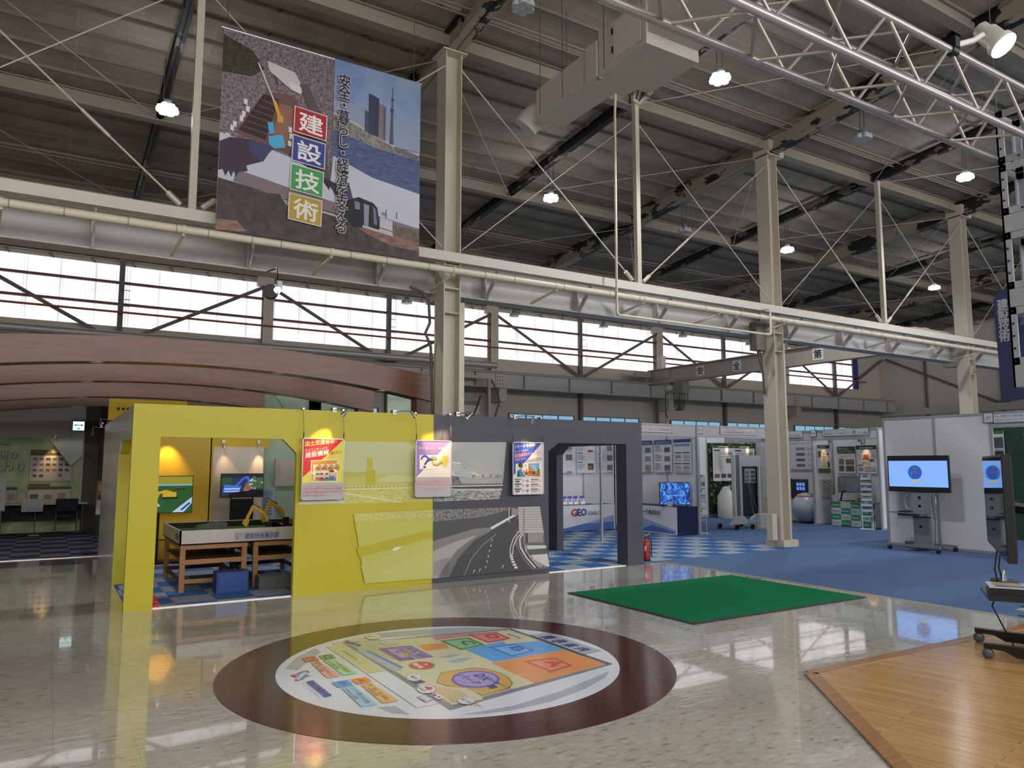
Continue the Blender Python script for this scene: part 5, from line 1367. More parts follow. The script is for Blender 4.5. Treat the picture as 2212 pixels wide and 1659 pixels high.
b = MB(); b.lathe((17.22, 13.02, .41), [(.001, -.40)] + [(.4 * math.sin(math.pi * k / 18), -.4 * math.cos(math.pi * k / 18)) for k in range(1, 18)] + [(.001, .40)], mat('aeb6c2', .3), n=36)
b.lathe((17.22, 13.02, .41), [(.401 * math.sin(math.radians(a)), .401 * math.cos(math.radians(a))) for a in (37, 41, 45)], mat('b04a50', .4), n=36)
tag(b.build('exercise_ball'), 'large silver blue exercise ball with a red band on the blue carpet', 'ball')
b = MB()
for i in range(12): b.box(16.62 + .01 * (i % 3), 16.9, 14.95, 15.3, .006 + i * .05, .05 + i * .05, mat('8f6e48', .8))
# --- green booth
panelwall('booth_divider_wall', 'white divider wall with narrow posters, left side of the green booth', (16.75, 12.44), (17.55, 12.44), 1)
panelwall('booth_back_wall', 'white panel wall behind the green checked counter', (17.57, 12.42), (17.57, 10.6), 2)
panelwall('booth_divider_wall', 'white wall end between the green booth and the big plain white wall', (16.75, 10.62), (17.5, 10.62), 1)
fascia('white fascia of the green booth with a green-bordered sign', (16.75, 12.44), (16.75, 10.62))
fascia('white fascia next to the second column with a cut off green-bordered sign', (16.75, 15.4), (16.75, 12.46))
def sg(p, w, h): p.text('環境にやさしい植生マット工法', .04, h * .66, w * .5, h * .18, '55565c'); p.text('はまみどり・やまみどり', .04, h * .15, w * .56, h * .38, '4a4b52'); p.ell(w * .70, h * .5, .05, .05, '7d9a84'); p.text('グリーン産業', w * .78, h * .2, w * .19, h * .26, '44464c')
sign('green-bordered sign over the green checked counter', (16.725, 12.10, 2.25), YD, 1.27, .18, '3c8a5a', sg)
def sg2(p, w, h): p.text('株式会社緑化工業会', w * .35, h * .16, w * .6, h * .28, '4f5a54')
sign('green-bordered sign cut off by the second column', (16.725, 14.0, 2.24), YD, 1.32, .19, '3c8a5a', sg2)
numsign('black-framed booth number on the post left of the green booth', (16.72, 12.44, 2.25), YD, '04')
def bodyg(p, w, h, head):
    p.rect(0, h * .88, w, h * .12, '1f3a22'); p.bars(w * .1, h * .905, w * .8, h * .07, 2, 'b8c4ac', .35)
    p.rect(w * .35, h * .2, w * .32, h * .6, 'd8cdb0')
    for i in range(7): p.rect(w * .38, h * (.22 + .085 * i), w * .26, h * .03, 'a0563a')
    p.rect(w * .04, h * .56, w * .2, h * .22, '4f5c48'); p.rect(w * .76, h * .2, w * .18, h * .2, '3f4a3a'); p.rect(w * .74, h * .65, w * .15, h * .06, '3a3a34'); p.rect(0, 0, w, h * .16, '4f5a24')
board('tall narrow lit green-headed poster on the green booth divider', (16.90, 12.42, 1.33), XD, .50, .72, 'x', bodyg)
def bodyq(p, w, h, head):
    p.rect(0, 0, w, h, 'a9a69c')
    for i in range(34):
        p.ell(w * RND.uniform(.08, .92), h * RND.uniform(.05, .95), .018, .014, RND.choice(['4a4844', '5f5c50', '6d5c48', '3c3e40']), n=8)
board('grey sheet of small pictures below the narrow green-headed poster', (16.98, 12.42, .64), XD, .46, .52, 'x', bodyq)
def bodyh(p, w, h, head):
    p.rect(0, h * .72, w, h * .26, '22402a'); p.text('海も山も、', w * .06, h * .86, w * .58, h * .09, 'c9d2be'); p.text('みどりで守る。', w * .06, h * .75, w * .86, h * .09, 'c9d2be'); p.bars(w * .1, h * .58, w * .7, h * .1, 3, 'b0a99c', .3)
    p.rect(w * .08, h * .32, w * .28, h * .19, '6f6266'); p.rect(w * .08, h * .49, w * .28, h * .05, 'a84a52'); p.rect(w * .46, h * .32, w * .46, h * .19, '7a5c44'); p.rect(w * .08, h * .08, w * .28, h * .2, '5c544c'); p.rect(w * .46, h * .08, w * .46, h * .2, '625046')
board('green poster about protecting sea and mountains, left over the green counter', (17.55, 12.27, 1.32), YD, .51, .70, 'x', bodyh)
def bodyi(p, w, h, head):
    p.rect(0, h * .84, w, h * .14, '1f3a22'); p.rect(w * .15, h * .88, w * .7, h * .03, 'b8c4ac'); p.ell(w * .16, h * .58, .06, .07, 'c9bfae'); p.ell(w * .85, h * .56, .08, .1, 'bdb4a6'); p.poly([(w * .3, h * .48), (w * .68, h * .48), (w * .6, h * .66), (w * .38, h * .66)], 'a8643a')
    p.rect(w * .66, h * .42, w * .2, h * .08, '4a4a40'); p.ell(w * .36, h * .38, .06, .035, 'a99c90'); p.rect(w * .04, h * .28, w * .3, h * .025, '4a443c'); p.rect(w * .1, h * .1, w * .22, h * .11, 'a07a66'); p.rect(w * .4, h * .08, w * .52, h * .15, 'b0947e')
board('lit green-headed poster with a brown trapezoid picture, right over the green counter', (17.55, 11.73, 1.32), YD, .55, .72, 'x', bodyi)
for x, y, aim, lb in ((17.15, 12.2, (17.15, 12.42, 1.75), 'small spotlight over the narrow green-headed poster'), (17.3, 11.45, (17.55, 11.45, 1.75), 'small spotlight over the brown trapezoid poster')):
    arm_spot(x, 0, y, 2.14, aim, lb, power=5, group=None, ylen=.02, size=55)
t = thing('checked_counter', 'counter wrapped in a green and white checked cloth printed with a green word', 'counter', (17.2, 11.5, .006))
b = MB(); b.box(17.0, 17.42, 10.95, 12.14, .02, .61, mat('cfcfc8', .8)); b.box(16.99, 17.45, 10.93, 12.16, .61, .625, mat('a89a68', .6)); b.build('counter_body', t)
p = Print((17.0, 12.14, .02), u=YD, lift=.001, dz=.0008)
for i in range(5):
    for j in range(4):
        gcol = (i + j) % 2
        ww = min(.27, 1.19 - i * .27)
        p.rect(i * .27, j * .148, ww, .146, '2c8a5c' if gcol else 'c3c9c8', keep=True)
p.z += p.dz
for i in range(5):
    for j in range(4):
        if i * .27 + .23 > 1.19: continue
        p.text('Green', i * .27 + .03, j * .148 + .045, .2, .06, 'b5cfc0' if (i + j) % 2 else '7f8f8c', .02)
p.build('cloth_print', t)
def scrM(p, w, h): p.rect(0, 0, w, h, mottled('grey_water_screen', '5f666c', '858c92', 20)); 
t = tv('arm_monitor', 'tilted monitor showing grey water on an arm above the green counter', (17.25, 11.68, .84), .74, .40, math.radians(-80), scrM)
b = MB(); b.tube([(17.28, 11.75, .95), (17.2, 11.95, .84), (17.2, 12.0, .625)], .022, M_BLACK, 8); b.box(17.12, 17.28, 11.93, 12.07, .625, .64, M_BLACK); b.build('arm', t)
t = thing('acrylic_box', 'clear box with pale samples on the green counter under the monitor', 'display case', (17.1, 11.3, .625))
m_, nt_, b__, N_, L_ = nodemat('clear_acrylic'); b__.inputs['Transmission Weight'].default_value = 1.0; b__.inputs['Roughness'].default_value = .02; b__.inputs['IOR'].default_value = 1.1
b = MB(); b.box(17.03, 17.3, 11.1, 11.5, .626, .82, m_); b.build('clear_cover', t)
b = MB(); b.box(17.08, 17.22, 11.15, 11.3, .628, .76, mat('b5a88c', .6)); b.box(17.08, 17.22, 11.33, 11.46, .628, .72, mat('9a917a', .6)); b.build('samples', t)
b = MB(); b.box(17.03, 17.06, 11.98, 12.13, .625, .78, mat('b4a8b8', .5)); tag(b.build('paper_stand'), 'small lilac paper card at the left end of the green counter', 'card')
b = MB(); b.box(17.03, 17.2, 11.55, 11.75, .625, .66, mat('3c4a30', .8)); tag(b.build('plant_sample'), 'low dark plant sample on the green counter', 'sample')
rack(16.8, 11.02, math.radians(-68), 'white leaflet rack with blue brochures before the green counter', 7, ['4a6a9a', '3f7f9a', '9aa59a', '6a7a86', '3d6fa0', '8d8a7a', 'a5aab0'], M_WHITE)
# --- big plain white wall with the globe screen
t = panelwall('plain_white_wall', 'large plain white two panel wall behind the globe screen', (14.0, 8.74), (14.0, 6.76), 2, z1=2.45)
panelwall('booth_divider_wall', 'white end panel left edge of the big plain white wall', (14.02, 8.76), (15.4, 8.76), 1, z1=2.42)
b = MB(); b.box(13.988, 13.993, 7.3, 8.55, .52, 1.38, mat('b9bab8', .6)); tag(b.build('wall_patch'), 'faint grey rectangle on the plain white wall behind the screen cart', 'wall sheet')
fascia('white fascia at the right edge with a blue-bordered sign', (14.0, 6.74), (14.0, 3.8), z0=2.2, z1=2.45)
def sb(p, w, h): p.text('新しい規格で地下空間を開発', .04, h * .56, w * .36, h * .26, '3c4a78'); p.text('PPCaボックスカルバート', .04, h * .16, w * .36, h * .26, '4a568a'); p.ell(w * .46, h * .42, .03, .03, '8f9aa8'); p.text('東京建設', w * .5, h * .25, w * .2, h * .34, '3a3f4c')
sign('blue-bordered sign on the white fascia at the right edge', (13.975, 6.70, 2.26), YD, 1.2, .17, '3c6aac', sb)
numsign('black-framed booth number 07 at the corner of the plain white wall', (13.975, 6.86, 2.27), YD, '07')
b = MB(); b.box(17.0, 17.06, 5.2, 8.75, .006, 2.4, mat('1c3a2c', .6)); t = thing('dark_green_wall', 'dark green booth wall with vertical white lettering at the right edge', 'booth wall', (17, 7, .006)); b.build('board', t)
p = Print((17.0, 7.62, .9), u=YD, lift=.002, dz=.001)
vs, fs = text_geo('TOKYO CONSTRUCTION', .02)
p.mb.add([p.P(.02 + (b_) * .20, 1.32 - a_ * 2.0) for a_, b_ in vs], fs, mat('9aa8a0', .6)); p.build('lettering', t)
def bodyr(p, w, h, head):
    p.rect(0, h * .93, w, h * .07, '3a6a3c'); p.rect(w * .4, h * .62, w * .58, h * .24, '4a4c50'); p.rect(0, h * .36, w * .5, h * .2, '6a5048'); p.rect(w * .52, h * .36, w * .46, h * .2, '2f3236'); p.rect(0, h * .05, w, h * .25, 'b9aca0'); p.rect(.0, .58 * h, w, .01, '3a6a3c')
board('green-headed poster beside the dark green wall lettering', (16.97, 8.42, 1.3), YD, .46, .95, 'x', bodyr)
def scrT(p, w, h):
    p.rect(0, 0, w, h, E_('0a0a0c', .5)); p.rect(.01, h * .13, w - .02, h * .74, E_('86b4ff', 1.0))
    p.ell(w * .46, h * .54, .13, .13, E_('1f5fc8', .9)); p.poly([(w * .40, h * .62), (w * .44, h * .69), (w * .5, h * .70), (w * .47, h * .64)], E_('2c8a7a', .8)); p.poly([(w * .385, h * .5), (w * .41, h * .6), (w * .40, h * .42)], E_('3aa0a8', .8)); p.ell(w * .47, h * .55, .05, .035, E_('7a4a9a', .8)); p.ell(w * .46, h * .56, .02, .015, E_('c84a5a', .9))
    p.poly([(w * .40, h * .27), (w * .53, h * .27), (w * .5, h * .35), (w * .43, h * .35)], E_('c9c46a', .9))
def cartT(t, M, w, h):
    G = mat('7d8288', .4, .3)
    b = MB(); b.box(-.16, .2, .02, .06, -.46, .02, mat('8a8f94', .45, .2), M); b.build('neck_panel', t)
    b = MB(); b.box(-.14, .18, .02, .1, -1.0, -.44, G, M); b.build('column', t)
    b = MB()
    for z in (-.1, -.25, -.62): b.lathe(M @ Vector((.0, .02, z)), [(.025, 0), (.025, .012)], M_BLACK, axis=M.to_3x3() @ Vector((0, -1, 0)), n=14)
    b.build('knob', t)
    for s_ in (-.2, .24):
        q = .06 if s_ > 0 else -.06
        b = MB(); b.tube([M @ Vector((s_, .03, -.04)), M @ Vector((s_ + q, .0, -.08)), M @ Vector((s_ + q, .0, -.28)), M @ Vector((s_, .03, -.32))], .012, mat('8fa5aa', .3, .6), 8); b.build('handle', t)
    b = MB(); b.box(-.42, .14, -.28, .04, -.38, -.36, G, M); b.box(-.3, .12, -.2, .02, -.43, -.38, mat('4a4e54', .5), M); b.build('shelf', t)
    for y in (-.3, .25):
        b = MB(); b.bar(M @ Vector((-.45, y, -.945)), M @ Vector((.5, y, -.945)), .05, .04, G); b.build('foot', t)
        for x in (-.42, .47):
            b = MB(); b.lathe(M @ Vector((x - .02, y, -1.0)), [(.042, 0), (.042, .045)], M_BLACK, axis=M.to_3x3() @ Vector((1, 0, 0)), n=14); b.build('caster', t)
    b = MB(); b.bar(M @ Vector((.02, -.3, -.96)), M @ Vector((.02, .25, -.96)), .3, .03, G); b.build('base_bar', t)
    b = MB(); b.tube([M @ Vector((.2, .05, -.05)), M @ Vector((.24, .06, -.5)), M @ Vector((.22, .06, -.95))], .006, M_BLACK, 6); b.build('cable', t)
tv('cart_television', 'wide screen with a globe on pale blue, on a grey wheeled cart', (13.55, 7.86, 1.045), 1.14, .665, math.radians(-90), scrT, stand=cartT, base=.006)
b = MB(); b.box(13.28, 13.5, 7.95, 8.1, .69, .705, M_BLACK); tag(b.build('remote_control'), 'flat black remote control on the shelf of the globe screen cart', 'remote control')
# booth ambience lamps: fluorescent tubes inside the two left booths
for x, y, z, lb in ((10.8, 13.6, 2.3, 'x'),):
    pass
# ------------------------------------------------------------------ hanging photo banner
t = thing('hanging_banner', 'large hanging photo banner with four coloured kanji squares, left of the first column', 'banner', (2.87, 9.3, 4.35))
BX, BZ, BW, BH = 1.54, 4.35, 2.65, 2.575
b = MB(); b.box(BX, BX + BW, 9.30, 9.306, BZ, BZ + BH, mat('4a3a3c', .7)); b.build('fabric', t)
b = MB(); b.tube([(BX - .03, 9.303, BZ + BH), (BX + BW + .02, 9.303, BZ + BH)], .018, M_ALU, 8); b.build('top_bar', t)
for x in (BX + .06, BX + BW - .1):
    b = MB(); b.tube([(x, 9.303, BZ + BH), (x + (-.12 if x < 2 else .0), 9.303, zr(9.3) - .1)], .005, M_WIRE, 5); b.build('wire', t)
p = Print((BX, 9.30, BZ), lift=.001, dz=.0008, rough=.6)
W_, H_ = BW, BH
M_TOWN = mottled('aerial_town', '4a3a40', '8f8288', 26); M_SOIL = mottled('dark_soil', '241a1c', '4a3830', 9); M_SOIL2 = mottled('brown_soil', '6a4c40', '93705c', 7, (1, 1, 4)); M_WATER = mottled('river_water', '34406a', '5a678c', 22, (.5, 1, 3)); M_GRASS = mottled('dry_grass', '4d4038', '77684e', 20)
def sc(pts): return [(x * W_ / 450.0, H_ - y * H_ / 450.0) for x, y in pts]
# sky and lower scene
p.poly(sc([(0, 0), (450, 0), (450, 450), (0, 450)]), 'b9bccb')
# aerial photo, upper left
p.poly(sc([(0, 0), (238, 0), (238, 325), (205, 285), (150, 262), (100, 252), (0, 238)]), M_TOWN)
p.poly(sc([(0, 15), (60, 35), (85, 70), (60, 95), (0, 100)]), mottled('dark_trees', '1f1f14', '41402a', 18))
p.poly(sc([(60, 170), (90, 120), (150, 115), (180, 160), (200, 240), (150, 255), (30, 230)]), '6a4a44')
p.poly(sc([(85, 128), (118, 132), (92, 232), (38, 222)]), '2a1a1a')
for i in range(6): p.line(sc([(82 - i * 8, 142 + i * 14), (116 - i * 4, 148 + i * 14)]), .02, '5c3a34')
p.poly(sc([(120, 140), (160, 145), (165, 235), (105, 232)]), '8a6050'); p.poly(sc([(95, 190), (108, 188), (110, 212), (100, 218)]), '4aa0d0'); p.poly(sc([(98, 222), (128, 212), (135, 240), (110, 247), (100, 240)]), '4fa6d4')
p.line(sc([(72, 60), (108, 140)]), .02, 'c9c2b4'); p.line(sc([(108, 138), (122, 178)]), .045, 'd09a34'); p.poly(sc([(115, 165), (128, 170), (128, 185), (116, 185)]), 'd09a34'); p.line(sc([(90, 45), (115, 100)]), .012, '3a2c30')
p.poly(sc([(90, 50), (150, 60), (168, 92), (165, 105), (135, 98), (95, 72)]), 'c2bcbc'); p.poly(sc([(140, 85), (165, 92), (165, 108), (140, 102)]), 'd3cdca')
p.poly(sc([(160, 85), (178, 80), (205, 130), (222, 200), (232, 290), (222, 300), (200, 190), (180, 130)]), '5c4a4c')
for x, y in ((45, 150), (50, 165), (42, 178), (38, 190), (25, 205), (20, 215), (12, 235), (8, 245), (22, 242), (35, 246), (48, 250), (60, 254), (75, 258), (100, 262), (140, 190), (142, 205), (140, 222), (148, 240)):
    p.poly(sc([(x, y), (x + 8, y + 1), (x + 7, y + 14), (x, y + 12)]), 'd5d3d6', keep=True)
p.z += p.dz
# river city, upper right
p.poly(sc([(238, 0), (450, 0), (450, 175), (238, 175)]), mottled('city_sky', '5f7fb4', '93a3c0', .5)); p.poly(sc([(238, 95), (450, 110), (450, 180), (238, 180)]), '8a94ac')
p.poly(sc([(238, 172), (450, 196), (450, 285), (330, 268), (238, 235)]), M_WATER)
p.poly(sc([(238, 135), (300, 150), (370, 175), (450, 190), (450, 200), (340, 194), (238, 172)]), mottled('river_bank', '5a5650', '98948c', 25)); p.line(sc([(238, 132), (290, 146), (350, 168), (400, 182)]), .03, 'b0aeb0')
for x0, y0, x1, y1, c in ((311, 106, 322, 158, '454a5c'), (320, 62, 334, 162, '343a50'), (334, 66, 345, 164, '2f354a'), (345, 80, 356, 168, '7a706c'), (356, 84, 362, 170, '565664')): p.poly(sc([(x0, y0), (x1, y0 + 3), (x1, y1 + 2), (x0, y1)]), c)
p.poly(sc([(372, 175), (382, 176), (379.5, 85), (378.6, 30), (377.6, 30), (376, 85)]), '46506a'); p.poly(sc([(373, 85), (382, 86), (381, 97), (374, 96)]), '3c4660'); p.rect(W_ * 374.5 / 450, H_ * (1 - 66 / 450.), .04, .03, '3c4660')
for i in range(14): p.poly(sc([(386 + i * 4.6, 178 + i * .8), (389 + i * 4.6, 178 + i * .8), (389 + i * 4.6, 190 + i * .8), (386 + i * 4.6, 190 + i * .8)]), '6a6a74', keep=True)
p.z += p.dz
# excavator scene below
p.poly(sc([(0, 238), (100, 252), (150, 262), (205, 285), (232, 320), (240, 236), (330, 268), (450, 285), (450, 378), (0, 350)]), 'c0c3d0')
p.poly(sc([(35, 312), (150, 332), (450, 372), (450, 392), (150, 360), (30, 340)]), '7c6e74')
p.poly(sc([(0, 258), (20, 244), (60, 240), (105, 246), (88, 272), (85, 285), (55, 300), (58, 312), (40, 318), (35, 330), (30, 318), (25, 332), (20, 318), (14, 332), (8, 318), (0, 322)]), '3a2c3a')
p.poly(sc([(60, 240), (110, 248), (100, 262), (88, 285), (60, 268)]), '3c3c66')
p.poly(sc([(0, 338), (60, 345), (100, 352), (125, 350), (140, 372), (200, 372), (260, 380), (330, 392), (450, 405), (450, 450), (0, 450)]), M_SOIL)
p.poly(sc([(300, 395), (345, 385), (450, 405), (450, 428), (380, 425), (330, 410)]), M_SOIL2); p.poly(sc([(370, 372), (450, 378), (450, 408), (372, 398)]), M_GRASS)
p.poly(sc([(0, 428), (40, 425), (60, 445), (30, 450), (0, 450)]), M_SOIL2)
p.poly(sc([(205, 285), (245, 300), (262, 280), (285, 355), (262, 365), (240, 318)]), '2c2630'); p.poly(sc([(268, 296), (276, 292), (290, 340), (280, 348)]), '43406a')
p.poly(sc([(272, 335), (300, 322), (335, 330), (345, 340), (352, 392), (290, 395), (265, 372)]), '221c24'); p.poly(sc([(290, 333), (303, 335), (303, 352), (292, 352)]), '7d8398'); p.poly(sc([(312, 335), (325, 338), (324, 390), (314, 385)]), '8a90a4'); p.poly(sc([(334, 338), (341, 345), (345, 382), (337, 380)]), '6f7488')
p.poly(sc([(352, 360), (382, 366), (382, 398), (350, 392)]), 'c4bcc6'); p.line(sc([(350, 386), (382, 391)]), .015, '9a5060'); p.line(sc([(310, 390), (384, 400)]), .035, 'bcb0b4'); p.line(sc([(356, 350), (366, 352)]), .03, '7f90b4'); p.line(sc([(366, 340), (366, 362)]), .01, '2c2830'); p.line(sc([(392, 342), (392, 358)]), .01, '2c2830')
# coloured squares with kanji
for i, (ch, c) in enumerate(zip('建設技術', ('a81f24', '33428c', '3f9a54', 'b59a36'))):
    x0, y0 = 152 - i * 2.2, 142 + i * 67.5
    p.poly(sc([(x0 - 2, y0 - 2), (x0 + 71, y0 + 4), (x0 + 70, y0 + 65), (x0 - 3, y0 + 59)]), 'd8d3d0'); p.poly(sc([(x0, y0), (x0 + 69, y0 + 6), (x0 + 68, y0 + 63), (x0 - 1, y0 + 57)]), c)
    q = sc([(x0 + 9, y0 + 52)])[0]
    p.text(ch, q[0], q[1], 52 * W_ / 450, 44 * H_ / 450, 'e6e2de', .016, rise=-.03)
q = sc([(246, 415)])[0]
for dx in (-.012, .012):
    for dy in (-.012, .012):
        p.text('安全・暮らし・経済を支える', q[0] + dx, q[1] + dy, 27 * W_ / 450, 378 * H_ / 450, 'b5b2b8', 0, vert=True)
p.text('安全・暮らし・経済を支える', q[0], q[1], 27 * W_ / 450, 378 * H_ / 450, '16141a', .012, vert=True)
p.build('printed_photo', t)

# ------------------------------------------------------------------ high bay lamps
M_LAMPH = mat('8d9296', .4, .5); M_LENS_OFF = mat('a8b0b6', .25); M_LENS_ON = emat('f4f8ff', 30.0)
def highbay(x, y, z, lit, label, group):
    t = thing('high_bay_lamp', label, 'ceiling lamp', (x, y, z), group)
    top = zr(y) - (.3 if min(abs(x - h) for h in HALF) < .3 else .46)
    b = MB()
    for s_ in (-.06, .06): b.tube([(x + s_, y, z + .2), (x + s_, y, top)], .008, mat('3a3a3c', .5), 6)
    b.build('hanger', t)
    b = MB(); b.lathe((x, y, z + .08), [(.04, .12), (.06, .1), (.07, 0)], M_LAMPH, n=16); b.build('driver', t)
    b = MB(); m = M_LENS_ON if lit else M_LENS_OFF
    for k in range(6):
        a = k * math.pi / 3; b.lathe((x + .10 * math.cos(a), y + .10 * math.sin(a), z), [(.055, .0), (.062, .03), (.04, .09)], m if lit else m, n=12)
    b.lathe((x, y, z), [(.055, .0), (.06, .03), (.04, .09)], m, n=12); b.build('lens_cluster', t)
    if lit:
        l = bpy.data.lights.new('bay', 'SPOT'); l.energy = 420; l.color = (.93, .96, 1.0); l.spot_size = math.radians(150); l.spot_blend = .6; l.shadow_soft_size = .12
        lo = bpy.data.objects.new('bay_light', l); COL.objects.link(lo); lo.parent = t; lo.location = (0, 0, -.04)
    return t
GL, GU = 'lit high bay ceiling lamps', 'unlit high bay ceiling lamps'
highbay(1.22, 11.9, 6.83, 1, 'lit ceiling lamp left of the hanging banner', GL)
highbay(8.37, 12.1, 6.88, 1, 'lit ceiling lamp right of the first column, below the duct end', GL)
highbay(15.45, 11.95, 6.85, 1, 'lit ceiling lamp just right of the second column', GL)
highbay(22.5, 12.2, 6.82, 1, 'lit ceiling lamp just left of the third column, lowest in the photo', GL)
highbay(8.30, 7.5, 7.3, 1, 'lit ceiling lamp below the tubular truss, right of the duct unit', GL)
highbay(15.5, 7.65, 7.3, 1, 'lit ceiling lamp near the bolted tower at the right', GL)
highbay(4.78, 7.5, 7.27, 0, 'unlit ceiling lamp cut by the top edge above the first column', GU)
highbay(11.92, 7.55, 7.25, 0, 'unlit ceiling lamp right of the second column head, under the truss', GU)
highbay(11.92, 11.95, 6.75, 0, 'unlit ceiling lamp left of the second column', GU)
for x, lb in ((8.37, 'unlit lamp before the upper windows, just left of the first column'), (11.95, 'lamp before the upper windows, first to the right of the first column'), (15.45, 'lamp before the upper windows, second to the right of the first column'), (19.05, 'lamp before the upper windows, third to the right of the first column'), (22.52, 'lamp before the upper windows, last before the second column')):
    highbay(x, 19.3, 6.08, 0, lb, 'lamps before the upper windows')
highbay(26.05, 19.0, 6.0, 0, 'unlit lamp at the far end of the upper windows', GU)
t = thing('round_floodlight', 'round black floodlight hung before the upper windows, below the banner', 'floodlight', (2.2, 9.22, 3.68))
b = MB(); b.tube([(2.28, 9.22, 3.82), (2.28, 9.3, 3.98), (2.3, 9.9, 4.07)], .01, M_BLACK, 6); b.build('hanger', t)
b = MB(); b.lathe((2.2, 9.24, 3.66), [(.03, -.09), (.085, -.06), (.095, 0), (.09, .03)], M_BLACK, axis=(-.3, -1, .1), n=24); b.build('housing', t)
b = MB(); b.lathe((2.27, 9.2, 3.68), [(.04, -.02), (.045, .02)], emat('eef4ff', 2), axis=(.5, -.8, -.3), n=14); b.box(2.27, 2.33, 9.2, 9.26, 3.7, 3.8, M_LAMPH); b.build('lamp', t)

# ------------------------------------------------------------------ air handling unit and duct
M_DUCT = mat('b5b1a6', rough=.6, noise=(1.5, .04), name='duct_paint')
t = thing('air_handling_unit', 'beige air handling unit and square duct hung from the roof', 'duct', (6.1, 6.7, 6.45))
b = MB(); b.box(5.67, 6.52, 6.22, 7.12, 6.45, 7.03, M_DUCT); b.build('cabinet', t)
b = MB(); b.box(5.655, 5.67, 6.3, 6.8, 6.52, 6.98, mat('bdb9ae', .6)); b.build('access_door', t)
for z in (6.62, 6.86):
    b = MB(); b.box(5.645, 5.655, 6.80, 6.83, z, z + .07, M_BLACK); b.build('hinge', t)
b = MB(); b.prism([(5.67, 7.12, 6.46), (6.3, 7.12, 6.46), (6.3, 7.12, 6.95), (5.67, 7.12, 6.95)], (0, .01, 0), M_DUCT)
b.box(5.67, 6.14, 7.12, 8.55, 6.46, 6.90, M_DUCT); b.box(5.64, 6.3, 7.12, 7.35, 6.45, 6.93, M_DUCT); b.build('duct', t)
b = MB(); b.tube([(5.9, 8.55, 6.68), (5.86, 8.75, 6.66), (5.78, 8.88, 6.6), (5.72, 8.93, 6.5)], [.2, .2, .19, .18], M_DUCT, 18); b.build('nozzle', t)
b = MB(); b.box(5.7, 6.5, 3.5, 6.22, 6.6, 7.1, M_DUCT); b.build('rear_duct', t)
for x, y in ((5.67, 7.9), (5.67, 8.45), (6.14, 8.45), (5.67, 7.0), (6.52, 7.0), (5.67, 6.3), (5.7, 4.0), (6.5, 4.0)):
    b = MB(); b.tube([(x, y, 6.5), (x, y, zr(y) - .08)], .006, M_WIRE, 5); b.build('hanger_rod', t)
for x in (5.69, 6.5):
    b = MB(); b.box(x - .03, x + .03, 7.10, 7.15, 6.42, 7.03, M_TIE); b.build('corner_bracket', t)
b = MB(); b.tube([(6.35, 7.16, 6.55), (6.4, 7.3, 6.42), (6.5, 7.3, 6.38), (6.55, 7.15, 6.5)], .03, M_DUCT, 10); b.tube([(6.42, 7.16, 6.55), (6.48, 7.32, 6.40), (6.55, 7.3, 6.40), (6.58, 7.12, 6.5)], .02, M_DUCT, 10); b.build('hose', t)
# ------------------------------------------------------------------ pipes
M_PIPE = mat('cfc7b0', rough=.35, name='cream_pipe')
t = thing('rail_pipe', 'long jointed cream pipe running below the white channel beam past all columns', 'pipe', (10, 9.26, 4.28))
b = MB(); b.tube([(-13, 9.26, 4.28), (20.5, 9.26, 4.28)], .047, M_PIPE, 14); b.build('pipe', t)
b = MB(); x = -12
while x < 20.4:
    b.lathe((x, 9.26, 4.28), [(.0495, 0), (.0495, .012)], mat('8d8675', .6), axis=(1, 0, 0), n=14); x += RND.choice([.35, .5, .62, .9])
o = b.build('joint_rings', t); o['kind'] = 'stuff'
x = -11.2
while x < 20:
    b = MB(); b.bar((x, 9.26, 4.22), (x - .05, 9.9, 4.12), .03, .03, M_PIPE); b.lathe((x, 9.26, 4.28), [(.056, -.02), (.056, .02)], M_PIPE, axis=(1, 0, 0), n=14); b.build('bracket', t); x += 1.77
b = MB(); b.tube([(7.7, 9.2, zr(9.2) - .1), (7.66, 9.2, 7.3), (7.64, 9.2, 3.97), (7.70, 9.2, 3.94), (11.28, 9.2, 3.95), (11.33, 9.2, 3.99), (11.33, 9.2, 4.44), (11.33, 9.43, 4.46)], .022, M_PIPE, 10)
tag(b.build('drop_pipe'), 'thin cream pipe dropping from the roof and running level to the second column', 'pipe')
t = thing('column_cable', 'dark conduit cables bending down the left side of the first column', 'cable', (4.6, 9.75, 3.3))
b = MB(); b.tube([(4.3, 9.8, 4.1), (4.5, 9.8, 4.05), (4.60, 9.8, 3.9), (4.62, 9.8, 3.6), (4.55, 9.8, 3.45), (4.64, 9.8, 3.25), (4.68, 9.8, 2.2)], .022, mat('55514a', .5), 8); b.build('conduit', t)
t = thing('column_cable', 'dark cable bundle and box on the left side of the second column', 'cable', (11.7, 9.7, 3.6))
b = MB()
for k in range(4): b.tube([(11.55 + .03 * k, 9.75, 4.3), (11.56 + .03 * k, 9.75, 3.9), (11.60 + .03 * k, 9.75, 3.7), (11.72 + .01 * k, 9.75, 3.3), (11.74 + .01 * k, 9.75, 2.9)], .014, mat('4a4744', .5), 6)
b.build('conduit', t); b = MB(); b.box(11.5, 11.78, 9.68, 9.85, 3.75, 4.3, mat('6a665f', .6)); b.build('junction_box', t)
b = MB(); b.box(11.62, 11.75, 9.56, 9.70, .13, .62, mat('b5ad9c', .5)); tag(b.build('socket_box'), 'narrow beige socket box low on the left side of the second column', 'box')
